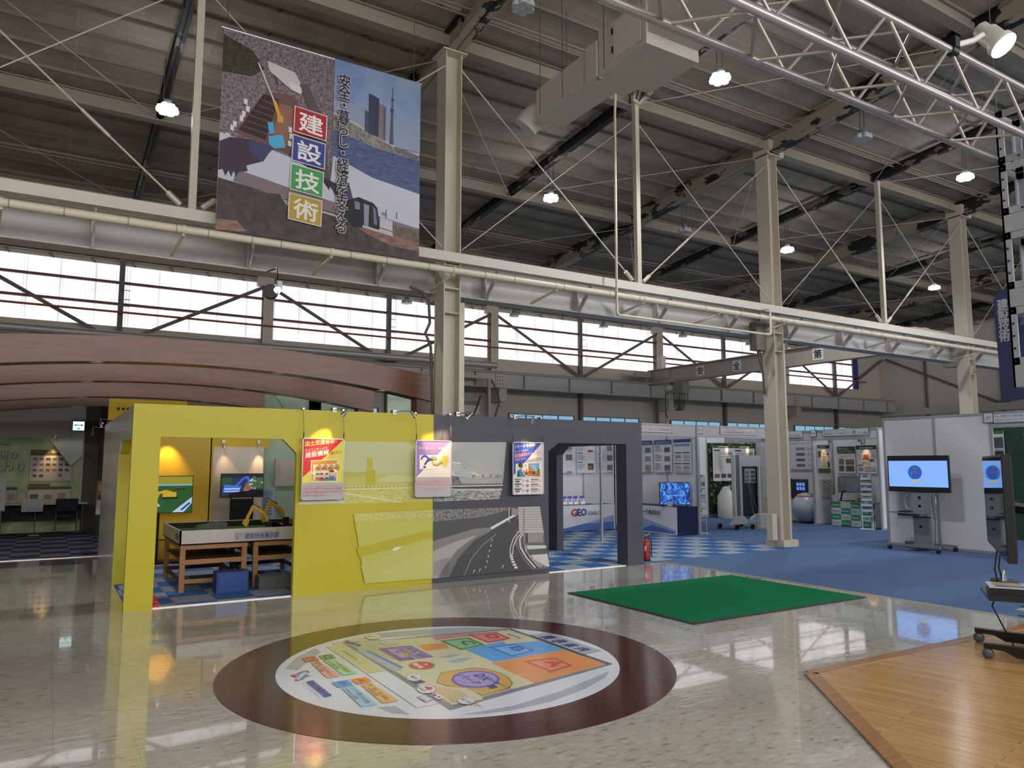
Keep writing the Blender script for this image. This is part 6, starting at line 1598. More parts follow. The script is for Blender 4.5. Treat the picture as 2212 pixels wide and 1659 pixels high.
# pipes and cables behind the first column on the back girder
t = thing('wall_pipe', 'big cream pipe with an elbow before the back wall right of the first column', 'pipe', (10.5, 19.5, 3.5))
b = MB(); b.tube([(-5, 19.5, 4.15), (11.1, 19.5, 4.15), (11.17, 19.5, 4.08), (11.2, 19.5, 3.2), (11.2, 19.5, 0.02)], .06, M_COL, 12); b.build('pipe', t)
b = MB(); b.tube([(11.25, 19.5, 4.1), (11.45, 19.5, 3.8), (11.55, 19.5, 3.45), (11.4, 19.5, 3.0), (11.3, 19.5, 2.2)], .03, mat('5c584f', .5), 8); b.tube([(10.9, 19.5, 3.6), (10.75, 19.5, 3.2), (10.4, 19.5, 2.6), (10.2, 19.5, 2.1)], .03, mat('46423c', .5), 8); b.build('hose', t)
t = thing('tank_pipe', 'thick silver pipe with capped end above the back girder, right of the first column', 'pipe', (10, 19.6, 4.5))
b = MB(); b.tube([(-8, 19.6, 4.56), (11.5, 19.6, 4.56)], .10, mat('a8a69f', .4, .3), 16); b.tube([(11.5, 19.6, 4.42), (11.5, 19.6, 4.74)], .02, M_COL, 6); b.build('pipe', t)
b = MB(); b.box(9.2, 11.0, 19.75, 19.85, 3.05, 3.32, mat('c5c3bd', .5)); b.box(9.2, 11.0, 19.75, 20.72, 3.32, 3.45, M_TIE); tag(b.build('cable_tray'), 'white cable tray end below the pipes right of the first column', 'cable tray')
# ------------------------------------------------------------------ travelling crane in the far aisle
t = thing('overhead_crane', 'beige travelling crane bridge with white kanji plates in the far aisle', 'crane', (18, 15, 4.4))
M_CR = mat('a39a8e', rough=.5, name='crane_paint')
b = MB(); b.box(17.98, 18.02, 10.0, 19.9, 4.36, 4.82, M_CR); b.box(17.87, 18.13, 10.0, 19.9, 4.82, 4.85, M_CR); b.box(17.87, 18.13, 10.0, 19.9, 4.33, 4.36, M_CR); b.box(17.95, 18.05, 18.9, 20.05, 4.5, 4.83, M_CR); b.build('bridge_beam', t)
for y in (10.0, 19.9):
    b = MB(); b.box(17.3, 18.9, y - .1, y + .1, 4.58, 4.80, M_CR); b.build('end_carriage', t)
for ch, y in zip('安全第一', (17.46, 15.93, 13.04, 11.5)):
    b = MB(); b.box(17.965, 17.979, y - .17, y + .17, 4.42, 4.76, mat('d5d3d0', .5)); kp_ = b.build('kanji_plate', t)
    p = Print((17.965, y + .17, 4.42), u=YD, lift=.002); p.text(ch, .05, .05 if ch != '一' else .15, .24, .24 if ch != '一' else .03, '1d1c20', .02); p.build('kanji', kp_)
b = MB(); b.lathe((17.85, 18.9, 4.07), [(.14, 0), (.14, -.5)], mat('9d958a', .45), axis=(0, 1, 0), n=18); b.box(17.7, 18.0, 18.0, 18.4, 3.9, 4.3, mat('7f786f', .5)); b.box(17.9, 18.1, 18.3, 18.8, 4.15, 4.36, M_BRACE); b.build('hoist', t)
b = MB(); b.box(17.70, 17.72, 18.5, 18.75, 4.05, 4.2, mat('c9c8b8', .5)); b.build('rating_plate', t)
for k in range(5):
    b = MB(); y = 18.42 - .05 * k; r_ = .2
    b.tube([(17.8 + .02 * k, y + r_ * math.cos(a) * .55, 3.66 + r_ * 1.6 * math.sin(a) if math.sin(a) < 0 else 3.66 + .3 * math.sin(a)) for a in [math.pi + i * math.pi / 8 for i in range(9)]] , .012, M_BLACK, 6)
    b.tube([(17.8 + .02 * k, y - r_ * .55, 3.66), (17.8 + .02 * k, y - r_ * .55, 4.0)], .012, M_BLACK, 6); b.tube([(17.8 + .02 * k, y + r_ * .55, 3.66), (17.8 + .02 * k, y + r_ * .55, 4.0)], .012, M_BLACK, 6)
    b.build('cable_loop', t)
b = MB(); b.tube([(17.8, 18.93, 3.95), (17.8, 18.93, 3.3), (17.8, 18.85, 3.1)], .015, M_BLACK, 6); b.tube([(17.8, 18.94, 3.3), (17.8, 18.95, 2.0)], .008, M_BLACK, 5); b.build('pendant_cable', t)
b = MB(); b.box(17.9, 18.1, 19.2, 19.45, 4.86, 5.3, mat('d8d6cf', .5)); b.build('control_box', t)
# ------------------------------------------------------------------ tubular truss and bolted tower
TY0, TY1, TZ0, TZ1 = 3.53, 4.01, 4.925, 5.44
t = thing('tubular_truss', 'silver tubular box truss crossing the top right corner', 'truss', (6, 3.77, 4.92))
M_TR = mat('b3aca6', rough=.32, metal=.6, name='satin_aluminium_tube')
TX0, TX1 = 3.2, 8.78
for y, z in ((TY0, TZ0), (TY1, TZ0), (TY0, TZ1), (TY1, TZ1)):
    b = MB(); b.tube([(TX0, y, z), (TX1, y, z)], .038, M_TR, 14); b.build('chord', t)
st = 1.0
def web(pA, pB, off):
    i = 0; x = TX0 + off
    while x + st / 2 < TX1:
        b = MB(); b.tube([(x, *pA), (x + st / 2, *pB)], .016, M_TR, 8); b.build('web_tube', t)
        if x + st < TX1:
            b = MB(); b.tube([(x + st / 2 + .04, *pB), (x + st, *pA)], .016, M_TR, 8); b.build('web_tube', t)
        x += st
web((TY0, TZ0), (TY1, TZ0), .12); web((TY0, TZ0), (TY0, TZ1), .3); web((TY1, TZ0), (TY1, TZ1), .05); web((TY0, TZ1), (TY1, TZ1), .2)
M_PLATE = mat('a5abb2', rough=.4, metal=.1, name='bolted_plate'); M_BOLT = mat('3a3d42', .4, .6)
t = thing('bolted_truss_corner', 'pale corner block at the left end of the tubular truss, cut by the top edge', 'truss corner', (2.9, 3.77, 4.9))
b = MB(); b.box(2.72, 3.2, 3.5, 4.04, 4.90, 5.47, M_PLATE); b.build('block', t)
for x, y in ((2.9, 3.6), (2.9, 3.95)):
    b = MB(); b.tube([(x, y, 5.47), (x, y, zr(y) - .1)], .008, M_WIRE, 5); b.build('hanger_wire', t)
t = thing('bolted_tower', 'square tower of bolted aluminium plates at the right edge', 'tower', (8.95, 4.0, .006))
tx0, tx1, ty0, ty1 = 8.80, 9.22, 3.57, 3.99
def framed(z0, z1, fill=False):
    b = MB(); w_ = .075
    faces = ((tx0, tx0 + .02, ty0, ty1, 'x'), (tx1 - .02, tx1, ty0, ty1, 'x'), (tx0, tx1, ty0, ty0 + .02, 'y'), (tx0, tx1, ty1 - .02, ty1, 'y'))
    bo = MB()
    for x0, x1, y0, y1, ax in faces:
        if fill: b.box(x0, x1, y0, y1, z0, z1, M_PLATE); continue
        for za, zb in ((z0, z0 + w_), (z1 - w_, z1)): b.box(x0, x1, y0, y1, za, zb, M_PLATE)
        if ax == 'x':
            for ya in (y0, y1 - w_): b.box(x0, x1, ya, ya + w_, z0, z1, M_PLATE)
            xs = x0 - .004 if x0 == tx0 else x1
            for k in range(5):
                zz = z0 + .04 + k * (z1 - z0 - .08) / 4
                for yy in (y0 + .037, y1 - .037): bo.box(xs, xs + .004, yy - .011, yy + .011, zz - .011, zz + .011, M_BOLT)
            bo.box(xs, xs + .004, (y0 + y1) / 2 - .011, (y0 + y1) / 2 + .011, z0 + .026, z0 + .048, M_BOLT)
        else:
            for xa in (x0, x1 - w_): b.box(xa, xa + w_, y0, y1, z0, z1, M_PLATE)
            ys = y0 - .004 if y0 == ty0 else y1
            for k in range(5):
                zz = z0 + .04 + k * (z1 - z0 - .08) / 4
                for xx in (x0 + .037, x1 - .037): bo.box(xx - .011, xx + .011, ys, ys + .004, zz - .011, zz + .011, M_BOLT)
    pf_ = b.build('plate_frame', t)
    if not fill:
        o = bo.build('bolts', pf_); o['kind'] = 'stuff'
framed(4.86, 5.46)
z = 4.84
for h_, f in ((.57, 0), (.20, 1), (.63, 0), (.20, 1), (.63, 0), (.24, 1)):
    framed(z - h_ + .006, z, f); z -= h_
b = MB(); b.tube([(9.1, 3.84, z), (9.1, 3.84, .02)], .07, mat('b9bdc2', .3, .5), 14); b.build('pole', t)
b = MB(); b.box(8.8, 9.4, 3.54, 4.14, .006, .022, M_PLATE); b.build('base_plate', t)
t = thing('blue_hanging_sign', 'dark blue sign board with white vertical writing behind the bolted tower', 'sign', (9.75, 4.45, 2.3))
b = MB(); b.prism([(9.72, 4.25, 2.32), (9.72, 4.55, 2.30), (9.72, 4.57, 3.55), (9.72, 4.48, 3.66), (9.72, 4.25, 3.66)], (.08, 0, 0), mat('3a4468', .25)); b.build('board', t)
p = Print((9.72, 4.56, 2.32), u=YD, lift=.002, dz=.001); p.text('建設技術', .03, .70, .12, .52, 'b5b8c4', .03, vert=True); p.build('lettering', t)
b = MB(); b.tube([(9.76, 4.4, 3.66), (9.76, 4.4, zr(4.4) - .1)], .008, M_WIRE, 5); b.tube([(9.76, 4.3, 3.2), (9.2, 4.0, 3.2)], .012, M_PLATE, 6); b.build('hanger', t)
# floodlight on the truss
t = thing('truss_floodlight', 'white round floodlight clamped on the tubular truss, top right', 'floodlight', (7.1, 3.53, 5.44))
b = MB(); b.lathe((7.06, 3.53, 5.44), [(.055, -.05), (.055, .05)], M_BLACK, axis=(1, 0, 0), n=14); b.box(7.02, 7.10, 3.47, 3.6, 5.46, 5.56, M_BLACK); b.tube([(7.05, 3.6, 5.5), (7.05, 3.75, 5.62)], .012, M_BLACK, 6); b.build('clamp', t)
M_LW = mat('d9d6cc', rough=.4)
b = MB(); b.tube([(7.1, 3.5, 5.5), (7.3, 3.45, 5.58), (7.42, 3.42, 5.66)], .028, M_LW, 10); b.build('bracket_arm', t)
hd = Vector((7.52, 3.42, 5.70)); ad = Vector((.06, -.57, -.8)).normalized()
b = MB(); b.lathe(hd - ad * .12, [(.05, 0), (.075, .02), (.075, .10), (.10, .12), (.10, .26), (.125, .28), (.125, .34)], M_LW, axis=ad, n=26); b.build('housing', t)
b = MB(); b.lathe(hd + ad * .215, [(.118, 0), (.118, .012)], emat('f6fbff', 18), axis=ad, n=26); b.build('lens', t)
l = bpy.data.lights.new('flood', 'SPOT'); l.energy = 90; l.color = (.95, .97, 1); l.spot_size = math.radians(110); l.spot_blend = .7; l.shadow_soft_size = .1
lo = bpy.data.objects.new('flood_light', l); COL.objects.link(lo); lo.parent = t; lo.location = hd + ad * .25 - Vector(t.location); lo.rotation_euler = ad.to_track_quat('-Z', 'Y').to_euler()
# ------------------------------------------------------------------ green mat
b = MB(); b.prism([(5.42, 5.44, .001), (8.22, 5.46, .001), (8.22, 7.53, .001), (5.42, 7.53, .001)], (0, 0, .009), mat('3a3036', .8)); 
t = thing('green_mat', 'rectangular green entrance mat with dark edge on the cream floor', 'mat', (6.8, 6.5, .001))
b.build('edge', t)
b = MB(); b.box(5.45, 8.19, 5.48, 7.50, .010, .0135, mat('137044', .95, spec=.1, noise=(120, .25), name='green_mat_pile')); b.build('pile', t)
# ------------------------------------------------------------------ round floor map
MC = (2.775, 5.43)
M_RING = planks('dark_red_brown_vinyl', ('5c3020', '52291a'), .5, math.radians(20), .12, '50291e', 3.0, .6)
M_DISC = mat('e4e8ee', rough=.16, name='white_vinyl_print')
t = thing('floor_map', 'round floor map sticker with coloured zones and a dark brown ring', 'floor graphic', (MC[0], MC[1], 0))
def disc(b, r0, r1, z0, z1, m, n=96):
    vs = []; fs = []
    for k in range(n):
        a = 2 * math.pi * k / n; c, s_ = math.cos(a), math.sin(a)
        vs += [(MC[0] + r1 * c, MC[1] + r1 * s_, z0), (MC[0] + r1 * c, MC[1] + r1 * s_, z1), (MC[0] + r0 * c, MC[1] + r0 * s_, z1)]
    for k in range(n):
        a = k * 3; d = ((k + 1) % n) * 3
        fs += [(a, d, d + 1, a + 1), (a + 1, d + 1, d + 2, a + 2)]
    b.add(vs, fs, m)
b = MB(); disc(b, 1.28, 1.735, .0005, .003, M_RING); b.build('brown_ring', t)
b = MB(); disc(b, 0.0, 1.315, .0006, .0036, M_DISC); b.build('white_disc', t)
# local frame: reading direction = -Y, letters point to +X; origin at disc centre
p = Print((MC[0], MC[1], .0036), u=(0, -1, 0), v=(1, 0, 0), lift=.0002, dz=.00002, rough=.17)
p.poly([(1.142, -0.513), (1.165, -0.144), (1.067, 0.304), (0.854, 0.898), (0.969, 0.769), (1.118, 0.472), (1.222, 0.117), (1.238, -0.189), (1.206, -0.381)], 'b3b9c0')
p.poly([(-1.265, -0.171), (-1.192, 0.262), (-1.072, 0.675), (-0.781, 1.075), (-0.851, 0.639), (-0.976, 0.163), (-1.066, -0.148)], 'b3b9c0')
p.poly([(-0.483, -1.16), (-0.755, -1.012), (-0.904, -0.876), (-0.994, -0.768), (-0.839, -0.771), (-0.643, -0.932), (-0.385, -1.095)], 'b3b9c0')
p.poly([(0.732, -0.902), (0.773, -0.787), (0.977, -0.779), (0.894, -0.867)], 'b3b9c0')
p.line([(-1.009, -0.676), (0.884, -0.689), (0.875, -0.536)], 0.008, '6f7074')
p.poly([(-1.107, -0.594), (-1.146, -0.47), (-1.211, -0.35), (-1.148, -0.249), (-1.002, -0.173), (-0.969, -0.277), (-0.934, -0.434), (-0.97, -0.523), (-1.018, -0.6)], 'd8d3a6')
p.line([(-1.107, -0.594), (-1.018, -0.6)], 0.006, '6f7074')
p.poly([(-1.009, -0.676), (-0.985, -0.518), (-0.038, -0.531), (-0.039, -0.669)], 'd9d4a4')
p.line([(-0.039, -0.669), (-0.038, -0.531)], 0.006, '6f7074')
p.poly([(-1.068, -0.513), (-0.987, -0.18), (-0.873, 0.57), (-0.701, 0.479), (0.142, -0.052), (1.041, -0.531)], '85878d')
p.poly([(-0.95, 0.139), (-0.794, 1.038), (0.714, 1.051), (1.034, -0.528)], '85878d')
p.poly([(-0.74, 0.999), (-0.65, 1.007), (0.693, 0.995), (0.703, 1.011), (0.714, 1.051), (-0.794, 1.038)], '5c5e66')
p.poly([(-0.898, 0.115), (-0.741, 0.989), (0.686, 1.0), (0.947, -0.474), (-1.005, -0.472), (-1.011, -0.348)], 'dcd8ac')
p.poly([(-1.013, -0.484), (-0.967, -0.179), (-0.758, -0.118), (-0.393, -0.102), (-0.292, -0.361), (-0.748, -0.455)], 'c9c3a0')
p.poly([(-0.921, -0.23), (-0.905, -0.097), (-0.778, -0.101), (-0.796, -0.24)], 'c3c8cf')
p.line([(-0.921, -0.23), (-0.796, -0.24), (-0.778, -0.101)], 0.007, '6f7074')
p.poly([(-0.737, -0.505), (-0.741, -0.442), (0.009, -0.408), (0.027, -0.48)], 'b5bcc8')
p.poly([(-0.714, -0.444), (-0.703, -0.41), (-0.056, -0.373), (-0.032, -0.409)], '5f86c8')
p.poly([(-0.845, 0.237), (-0.824, 0.563), (-0.698, 0.57), (-0.738, 0.233)], 'e08a84')
p.poly([(-0.798, 0.569), (-0.734, 0.838), (-0.41, 0.767), (-0.4, 0.565)], 'dd6a60')
p.poly([(-0.679, 0.247), (-0.66, 0.515), (-0.362, 0.505), (-0.283, 0.451), (-0.286, 0.277), (-0.311, 0.254)], '93cf86')
p.poly([(-0.64, 0.007), (-0.608, 0.24), (-0.407, 0.205), (-0.419, -0.014)], 'e99a48')
p.poly([(-0.292, 0.285), (-0.354, 0.519), (-0.378, 0.708), (-0.284, 0.686), (-0.234, 0.983), (0.136, 0.994), (0.173, 0.29)], '5aaaf0')
p.poly([(0.187, 0.259), (0.136, 0.994), (0.68, 1.005), (0.82, 0.249)], 'ee9a4c')
p.line([(0.302, 0.258), (0.232, 0.996)], 0.004, 'e3b07c')
p.line([(0.412, 0.256), (0.326, 0.998)], 0.004, 'e3b07c')
p.line([(0.519, 0.254), (0.418, 1.0)], 0.004, 'e3b07c')
p.line([(0.622, 0.253), (0.507, 1.002)], 0.004, 'e3b07c')
p.line([(0.723, 0.251), (0.595, 1.003)], 0.004, 'e3b07c')
p.line([(-0.189, 0.294), (-0.157, 0.985)], 0.004, '8cc0ee')
p.line([(-0.095, 0.293), (-0.082, 0.987)], 0.004, '8cc0ee')
p.line([(-0.004, 0.292), (-0.008, 0.989)], 0.004, '8cc0ee')
p.line([(0.086, 0.291), (0.065, 0.992)], 0.004, '8cc0ee')
p.poly([(0.271, 0.505), (0.318, 0.779), (0.589, 0.752), (0.644, 0.507)], 'd2502c')
p.poly([(0.309, 0.531), (0.347, 0.749), (0.564, 0.728), (0.608, 0.532)], 'f0a070')
p.poly([(0.373, 0.534), (0.342, 0.733), (0.571, 0.711), (0.571, 0.54)], 'ee8e60')
p.poly([(-0.271, 0.491), (-0.248, 0.757), (0.042, 0.766), (0.109, 0.498)], '2a78d0')
p.poly([(-0.234, 0.518), (-0.215, 0.73), (0.016, 0.738), (0.071, 0.523)], '78bcf4')
p.poly([(-0.69, 0.243), (-0.67, 0.521), (-0.358, 0.512), (-0.305, 0.246)], '3c9048')
p.poly([(-0.652, 0.27), (-0.636, 0.491), (-0.386, 0.486), (-0.343, 0.272)], '8fcc8a')
p.poly([(-0.781, 0.56), (-0.734, 0.838), (-0.437, 0.829), (-0.4, 0.565)], 'cc3c38')
p.poly([(-0.741, 0.588), (-0.704, 0.809), (-0.466, 0.802), (-0.435, 0.59)], 'ea8478')
p.qtext('A', (0.375, 0.633), (0.534, 0.596), (0.379, 0.75), 'd8442a', 0.05)
p.qtext('ゾーン', (0.377, 0.549), (0.505, 0.518), (0.378, 0.594), 'e8c8b0', 0.02)
p.qtext('B', (-0.169, 0.638), (-0.017, 0.62), (-0.164, 0.736), '1c66c4', 0.05)
p.qtext('ゾーン', (-0.158, 0.541), (-0.044, 0.529), (-0.162, 0.586), 'd0e4f4', 0.02)
p.qtext('C', (-0.572, 0.372), (-0.427, 0.366), (-0.57, 0.472), '2c6a3a', 0.05)
p.qtext('ゾーン', (-0.557, 0.303), (-0.438, 0.297), (-0.558, 0.341), 'cfe8cc', 0.02)
p.qtext('D', (-0.667, 0.678), (-0.515, 0.666), (-0.666, 0.783), 'b82e2c', 0.05)
p.qtext('ゾーン', (-0.647, 0.616), (-0.516, 0.602), (-0.649, 0.657), 'f0cfc8', 0.02)
p.qtext('展示準備', (-0.599, 0.881), (-0.394, 0.887), (-0.602, 0.905), '6a665a', 0.05)
p.poly([(-0.705, -0.327), (-0.69, -0.187), (-0.221, -0.195), (-0.236, -0.332)], '7c4eb0')
p.poly([(-0.695, -0.177), (-0.667, -0.043), (-0.217, -0.043), (-0.219, -0.181)], '8a62c0')
p.poly([(-0.636, -0.273), (-0.63, -0.204), (-0.327, -0.21), (-0.318, -0.275)], 'b7a2d8')
p.poly([(-0.627, -0.142), (-0.624, -0.079), (-0.378, -0.077), (-0.356, -0.15)], 'a9a6d8')
p.poly([(-0.546, -0.239), (-0.545, -0.209), (-0.486, -0.226), (-0.484, -0.25)], '2c3c90')
p.poly([(-0.433, -0.221), (-0.46, -0.182), (-0.405, -0.175), (-0.343, -0.21), (-0.36, -0.237)], 'd8a02c')
p.qtext('災害対策ひろば', (-0.657, -0.133), (-0.247, -0.134), (-0.662, -0.082), '34348c', 0.03)
p.poly([(-0.185, -0.009), (-0.215, 0.088), (-0.187, 0.162), (-0.177, 0.21), (-0.15, 0.117), (-0.125, 0.06)], 'a9b8cc')
p.poly([(-0.031, -0.013), (-0.069, 0.092), (-0.047, 0.185), (-0.014, 0.211), (0.02, 0.097), (0.039, 0.019)], 'a9b8cc')
p.poly([(0.029, -0.148), (0.055, -0.165), (0.076, -0.186), (0.09, -0.211), (0.096, -0.237), (0.094, -0.262), (0.084, -0.286), (0.067, -0.307), (0.043, -0.323), (0.015, -0.333), (-0.016, -0.337), (-0.048, -0.334), (-0.079, -0.324), (-0.107, -0.308), (-0.129, -0.287), (-0.144, -0.262), (-0.151, -0.236), (-0.149, -0.209), (-0.139, -0.184), (-0.121, -0.162), (-0.096, -0.146), (-0.066, -0.136), (-0.034, -0.133), (-0.002, -0.137)], '8f9298')
p.poly([(0.017, -0.158), (0.039, -0.172), (0.057, -0.19), (0.068, -0.211), (0.073, -0.233), (0.07, -0.255), (0.062, -0.276), (0.046, -0.294), (0.026, -0.308), (0.002, -0.317), (-0.024, -0.321), (-0.051, -0.319), (-0.077, -0.31), (-0.1, -0.297), (-0.118, -0.279), (-0.13, -0.258), (-0.135, -0.235), (-0.133, -0.212), (-0.124, -0.19), (-0.109, -0.172), (-0.088, -0.158), (-0.063, -0.149), (-0.036, -0.146), (-0.008, -0.149)], 'd8242c')
p.qtext('現在地', (-0.117, -0.284), (0.035, -0.286), (-0.12, -0.238), 'f4dcd8', 0.04)
p.poly([(-0.056, -0.203), (-0.057, -0.18), (-0.004, -0.201)], 'f4dcd8')
p.poly([(0.286, -0.487), (0.259, -0.413), (0.393, -0.398), (0.408, -0.48)], '2a3066')
p.poly([(0.151, -0.427), (0.139, -0.401), (0.203, -0.387), (0.213, -0.413)], '3a3a4a')
p.poly([(0.267, -0.37), (0.291, -0.383), (0.31, -0.398), (0.325, -0.415), (0.333, -0.432), (0.335, -0.448), (0.33, -0.462), (0.319, -0.473), (0.303, -0.481), (0.281, -0.485), (0.257, -0.484), (0.231, -0.479), (0.205, -0.47), (0.181, -0.457), (0.161, -0.442), (0.145, -0.425), (0.136, -0.408), (0.134, -0.391), (0.138, -0.376), (0.15, -0.364), (0.167, -0.356), (0.19, -0.353), (0.215, -0.354), (0.241, -0.36)], '9a9c9e')
p.poly([(0.265, -0.373), (0.286, -0.385), (0.304, -0.399), (0.317, -0.414), (0.325, -0.43), (0.327, -0.445), (0.322, -0.458), (0.312, -0.469), (0.297, -0.477), (0.277, -0.48), (0.255, -0.48), (0.231, -0.475), (0.207, -0.467), (0.185, -0.455), (0.167, -0.441), (0.153, -0.425), (0.144, -0.409), (0.142, -0.394), (0.147, -0.38), (0.158, -0.369), (0.174, -0.361), (0.194, -0.358), (0.217, -0.359), (0.241, -0.364)], 'dfe2e4')
p.qtext('受付', (0.197, -0.435), (0.288, -0.434), (0.196, -0.411), '3a3a3c', 0.05)
p.poly([(0.45, -0.343), (0.225, -0.198), (0.233, 0.068), (0.31, 0.142), (0.455, 0.175), (0.601, 0.17), (0.749, 0.112), (0.842, 0.024), (0.88, -0.212), (0.793, -0.223), (0.679, -0.221), (0.589, -0.302)], '7d6a3c')
p.poly([(0.448, -0.337), (0.237, -0.199), (0.245, 0.061), (0.324, 0.134), (0.458, 0.165), (0.602, 0.162), (0.745, 0.105), (0.827, 0.025), (0.869, -0.202), (0.782, -0.213), (0.665, -0.212), (0.577, -0.295)], 'dfb04c')
p.poly([(0.612, 0.085), (0.657, 0.052), (0.692, 0.011), (0.716, -0.034), (0.725, -0.08), (0.722, -0.125), (0.705, -0.165), (0.676, -0.199), (0.637, -0.224), (0.589, -0.239), (0.537, -0.242), (0.482, -0.234), (0.429, -0.213), (0.381, -0.182), (0.341, -0.142), (0.314, -0.096), (0.301, -0.046), (0.303, 0.002), (0.32, 0.046), (0.352, 0.083), (0.396, 0.108), (0.448, 0.122), (0.504, 0.122), (0.56, 0.11)], '7a58b8')
p.poly([(0.598, 0.072), (0.636, 0.043), (0.666, 0.008), (0.685, -0.031), (0.693, -0.072), (0.689, -0.112), (0.673, -0.148), (0.647, -0.178), (0.613, -0.201), (0.572, -0.215), (0.526, -0.219), (0.479, -0.212), (0.434, -0.195), (0.394, -0.168), (0.361, -0.134), (0.339, -0.093), (0.329, -0.05), (0.332, -0.008), (0.348, 0.031), (0.376, 0.063), (0.414, 0.087), (0.458, 0.1), (0.506, 0.102), (0.554, 0.092)], 'b0a2dc')
p.qtext('DX', (0.42, -0.028), (0.581, -0.03), (0.42, 0.049), '2a2c78', 0.05)
p.qtext('パーク', (0.363, -0.136), (0.628, -0.121), (0.362, -0.08), '2a2c78', 0.04)
p.poly([(0.699, -0.079), (0.698, -0.016), (0.775, -0.022), (0.78, -0.087)], '2c3c90')
p.qtext('DX体験コーナー', (0.566, 0.001), (0.874, 0.016), (0.564, 0.034), '3a449a', 0.03)
p.poly([(0.463, -0.428), (0.452, -0.348), (0.55, -0.331), (0.673, -0.218), (0.793, -0.215), (0.925, -0.23), (0.958, -0.255), (0.947, -0.435), (0.954, -0.47)], 'e3dcb0')
p.poly([(0.48, -0.413), (0.48, -0.401), (0.504, -0.405), (0.505, -0.418)], 'd2a35c')
p.poly([(0.513, -0.394), (0.513, -0.382), (0.537, -0.386), (0.537, -0.398)], 'd2a35c')
p.poly([(0.546, -0.375), (0.546, -0.363), (0.569, -0.367), (0.57, -0.379)], 'd2a35c')
p.poly([(0.579, -0.356), (0.578, -0.344), (0.602, -0.348), (0.602, -0.36)], 'd2a35c')
p.poly([(0.611, -0.337), (0.611, -0.325), (0.634, -0.329), (0.634, -0.341)], 'd2a35c')
p.poly([(0.643, -0.318), (0.643, -0.306), (0.666, -0.311), (0.666, -0.323)], 'd2a35c')
p.poly([(0.675, -0.299), (0.675, -0.287), (0.698, -0.292), (0.698, -0.304)], 'd2a35c')
p.poly([(0.517, -0.416), (0.516, -0.404), (0.54, -0.408), (0.541, -0.42)], 'd2a35c')
p.poly([(0.55, -0.397), (0.549, -0.385), (0.573, -0.389), (0.573, -0.401)], 'd2a35c')
p.poly([(0.582, -0.378), (0.582, -0.366), (0.605, -0.37), (0.606, -0.382)], 'd2a35c')
p.poly([(0.614, -0.359), (0.614, -0.347), (0.637, -0.351), (0.638, -0.363)], 'd2a35c')
p.poly([(0.646, -0.34), (0.646, -0.328), (0.669, -0.332), (0.67, -0.344)], 'd2a35c')
p.poly([(0.678, -0.321), (0.678, -0.309), (0.701, -0.314), (0.701, -0.326)], 'd2a35c')
p.poly([(0.71, -0.303), (0.71, -0.291), (0.732, -0.295), (0.733, -0.307)], 'd2a35c')
p.poly([(0.553, -0.418), (0.553, -0.406), (0.576, -0.411), (0.577, -0.423)], 'd2a35c')
p.poly([(0.585, -0.399), (0.585, -0.387), (0.609, -0.392), (0.609, -0.403)], 'd2a35c')
p.poly([(0.618, -0.38), (0.617, -0.368), (0.641, -0.373), (0.641, -0.385)], 'd2a35c')
p.poly([(0.65, -0.362), (0.649, -0.35), (0.672, -0.354), (0.673, -0.366)], 'd2a35c')
p.poly([(0.681, -0.343), (0.681, -0.331), (0.704, -0.335), (0.704, -0.347)], 'd2a35c')
p.poly([(0.713, -0.324), (0.713, -0.312), (0.735, -0.317), (0.735, -0.329)], 'd2a35c')
p.poly([(0.744, -0.306), (0.744, -0.294), (0.766, -0.298), (0.767, -0.31)], 'd2a35c')
p.poly([(0.589, -0.421), (0.588, -0.409), (0.612, -0.413), (0.612, -0.425)], 'd2a35c')
p.poly([(0.621, -0.402), (0.62, -0.39), (0.644, -0.394), (0.644, -0.406)], 'd2a35c')
p.poly([(0.653, -0.383), (0.652, -0.371), (0.675, -0.375), (0.676, -0.387)], 'd2a35c')
p.poly([(0.684, -0.364), (0.684, -0.352), (0.707, -0.357), (0.707, -0.369)], 'd2a35c')
p.poly([(0.716, -0.346), (0.715, -0.334), (0.738, -0.338), (0.738, -0.35)], 'd2a35c')
p.poly([(0.747, -0.327), (0.747, -0.315), (0.769, -0.32), (0.769, -0.332)], 'd2a35c')
p.poly([(0.778, -0.309), (0.778, -0.297), (0.8, -0.301), (0.8, -0.313)], 'd2a35c')
p.poly([(0.624, -0.423), (0.624, -0.412), (0.647, -0.416), (0.647, -0.427)], 'd2a35c')
p.poly([(0.656, -0.405), (0.655, -0.393), (0.678, -0.397), (0.679, -0.409)], 'd2a35c')
p.poly([(0.687, -0.386), (0.687, -0.374), (0.71, -0.378), (0.71, -0.39)], 'd2a35c')
p.poly([(0.719, -0.367), (0.718, -0.355), (0.741, -0.359), (0.741, -0.371)], 'd2a35c')
p.poly([(0.75, -0.349), (0.75, -0.337), (0.772, -0.341), (0.772, -0.353)], 'd2a35c')
p.poly([(0.781, -0.33), (0.781, -0.318), (0.803, -0.323), (0.803, -0.334)], 'd2a35c')
p.poly([(0.811, -0.312), (0.811, -0.3), (0.833, -0.305), (0.833, -0.316)], 'd2a35c')
p.poly([(0.659, -0.426), (0.659, -0.414), (0.681, -0.418), (0.682, -0.43)], 'd2a35c')
p.poly([(0.69, -0.407), (0.69, -0.395), (0.713, -0.399), (0.713, -0.411)], 'd2a35c')
p.poly([(0.722, -0.388), (0.721, -0.377), (0.744, -0.381), (0.744, -0.392)], 'd2a35c')
p.poly([(0.753, -0.37), (0.752, -0.358), (0.775, -0.362), (0.775, -0.374)], 'd2a35c')
p.poly([(0.784, -0.351), (0.783, -0.34), (0.805, -0.344), (0.806, -0.356)], 'd2a35c')
p.poly([(0.814, -0.333), (0.814, -0.321), (0.836, -0.326), (0.836, -0.337)], 'd2a35c')
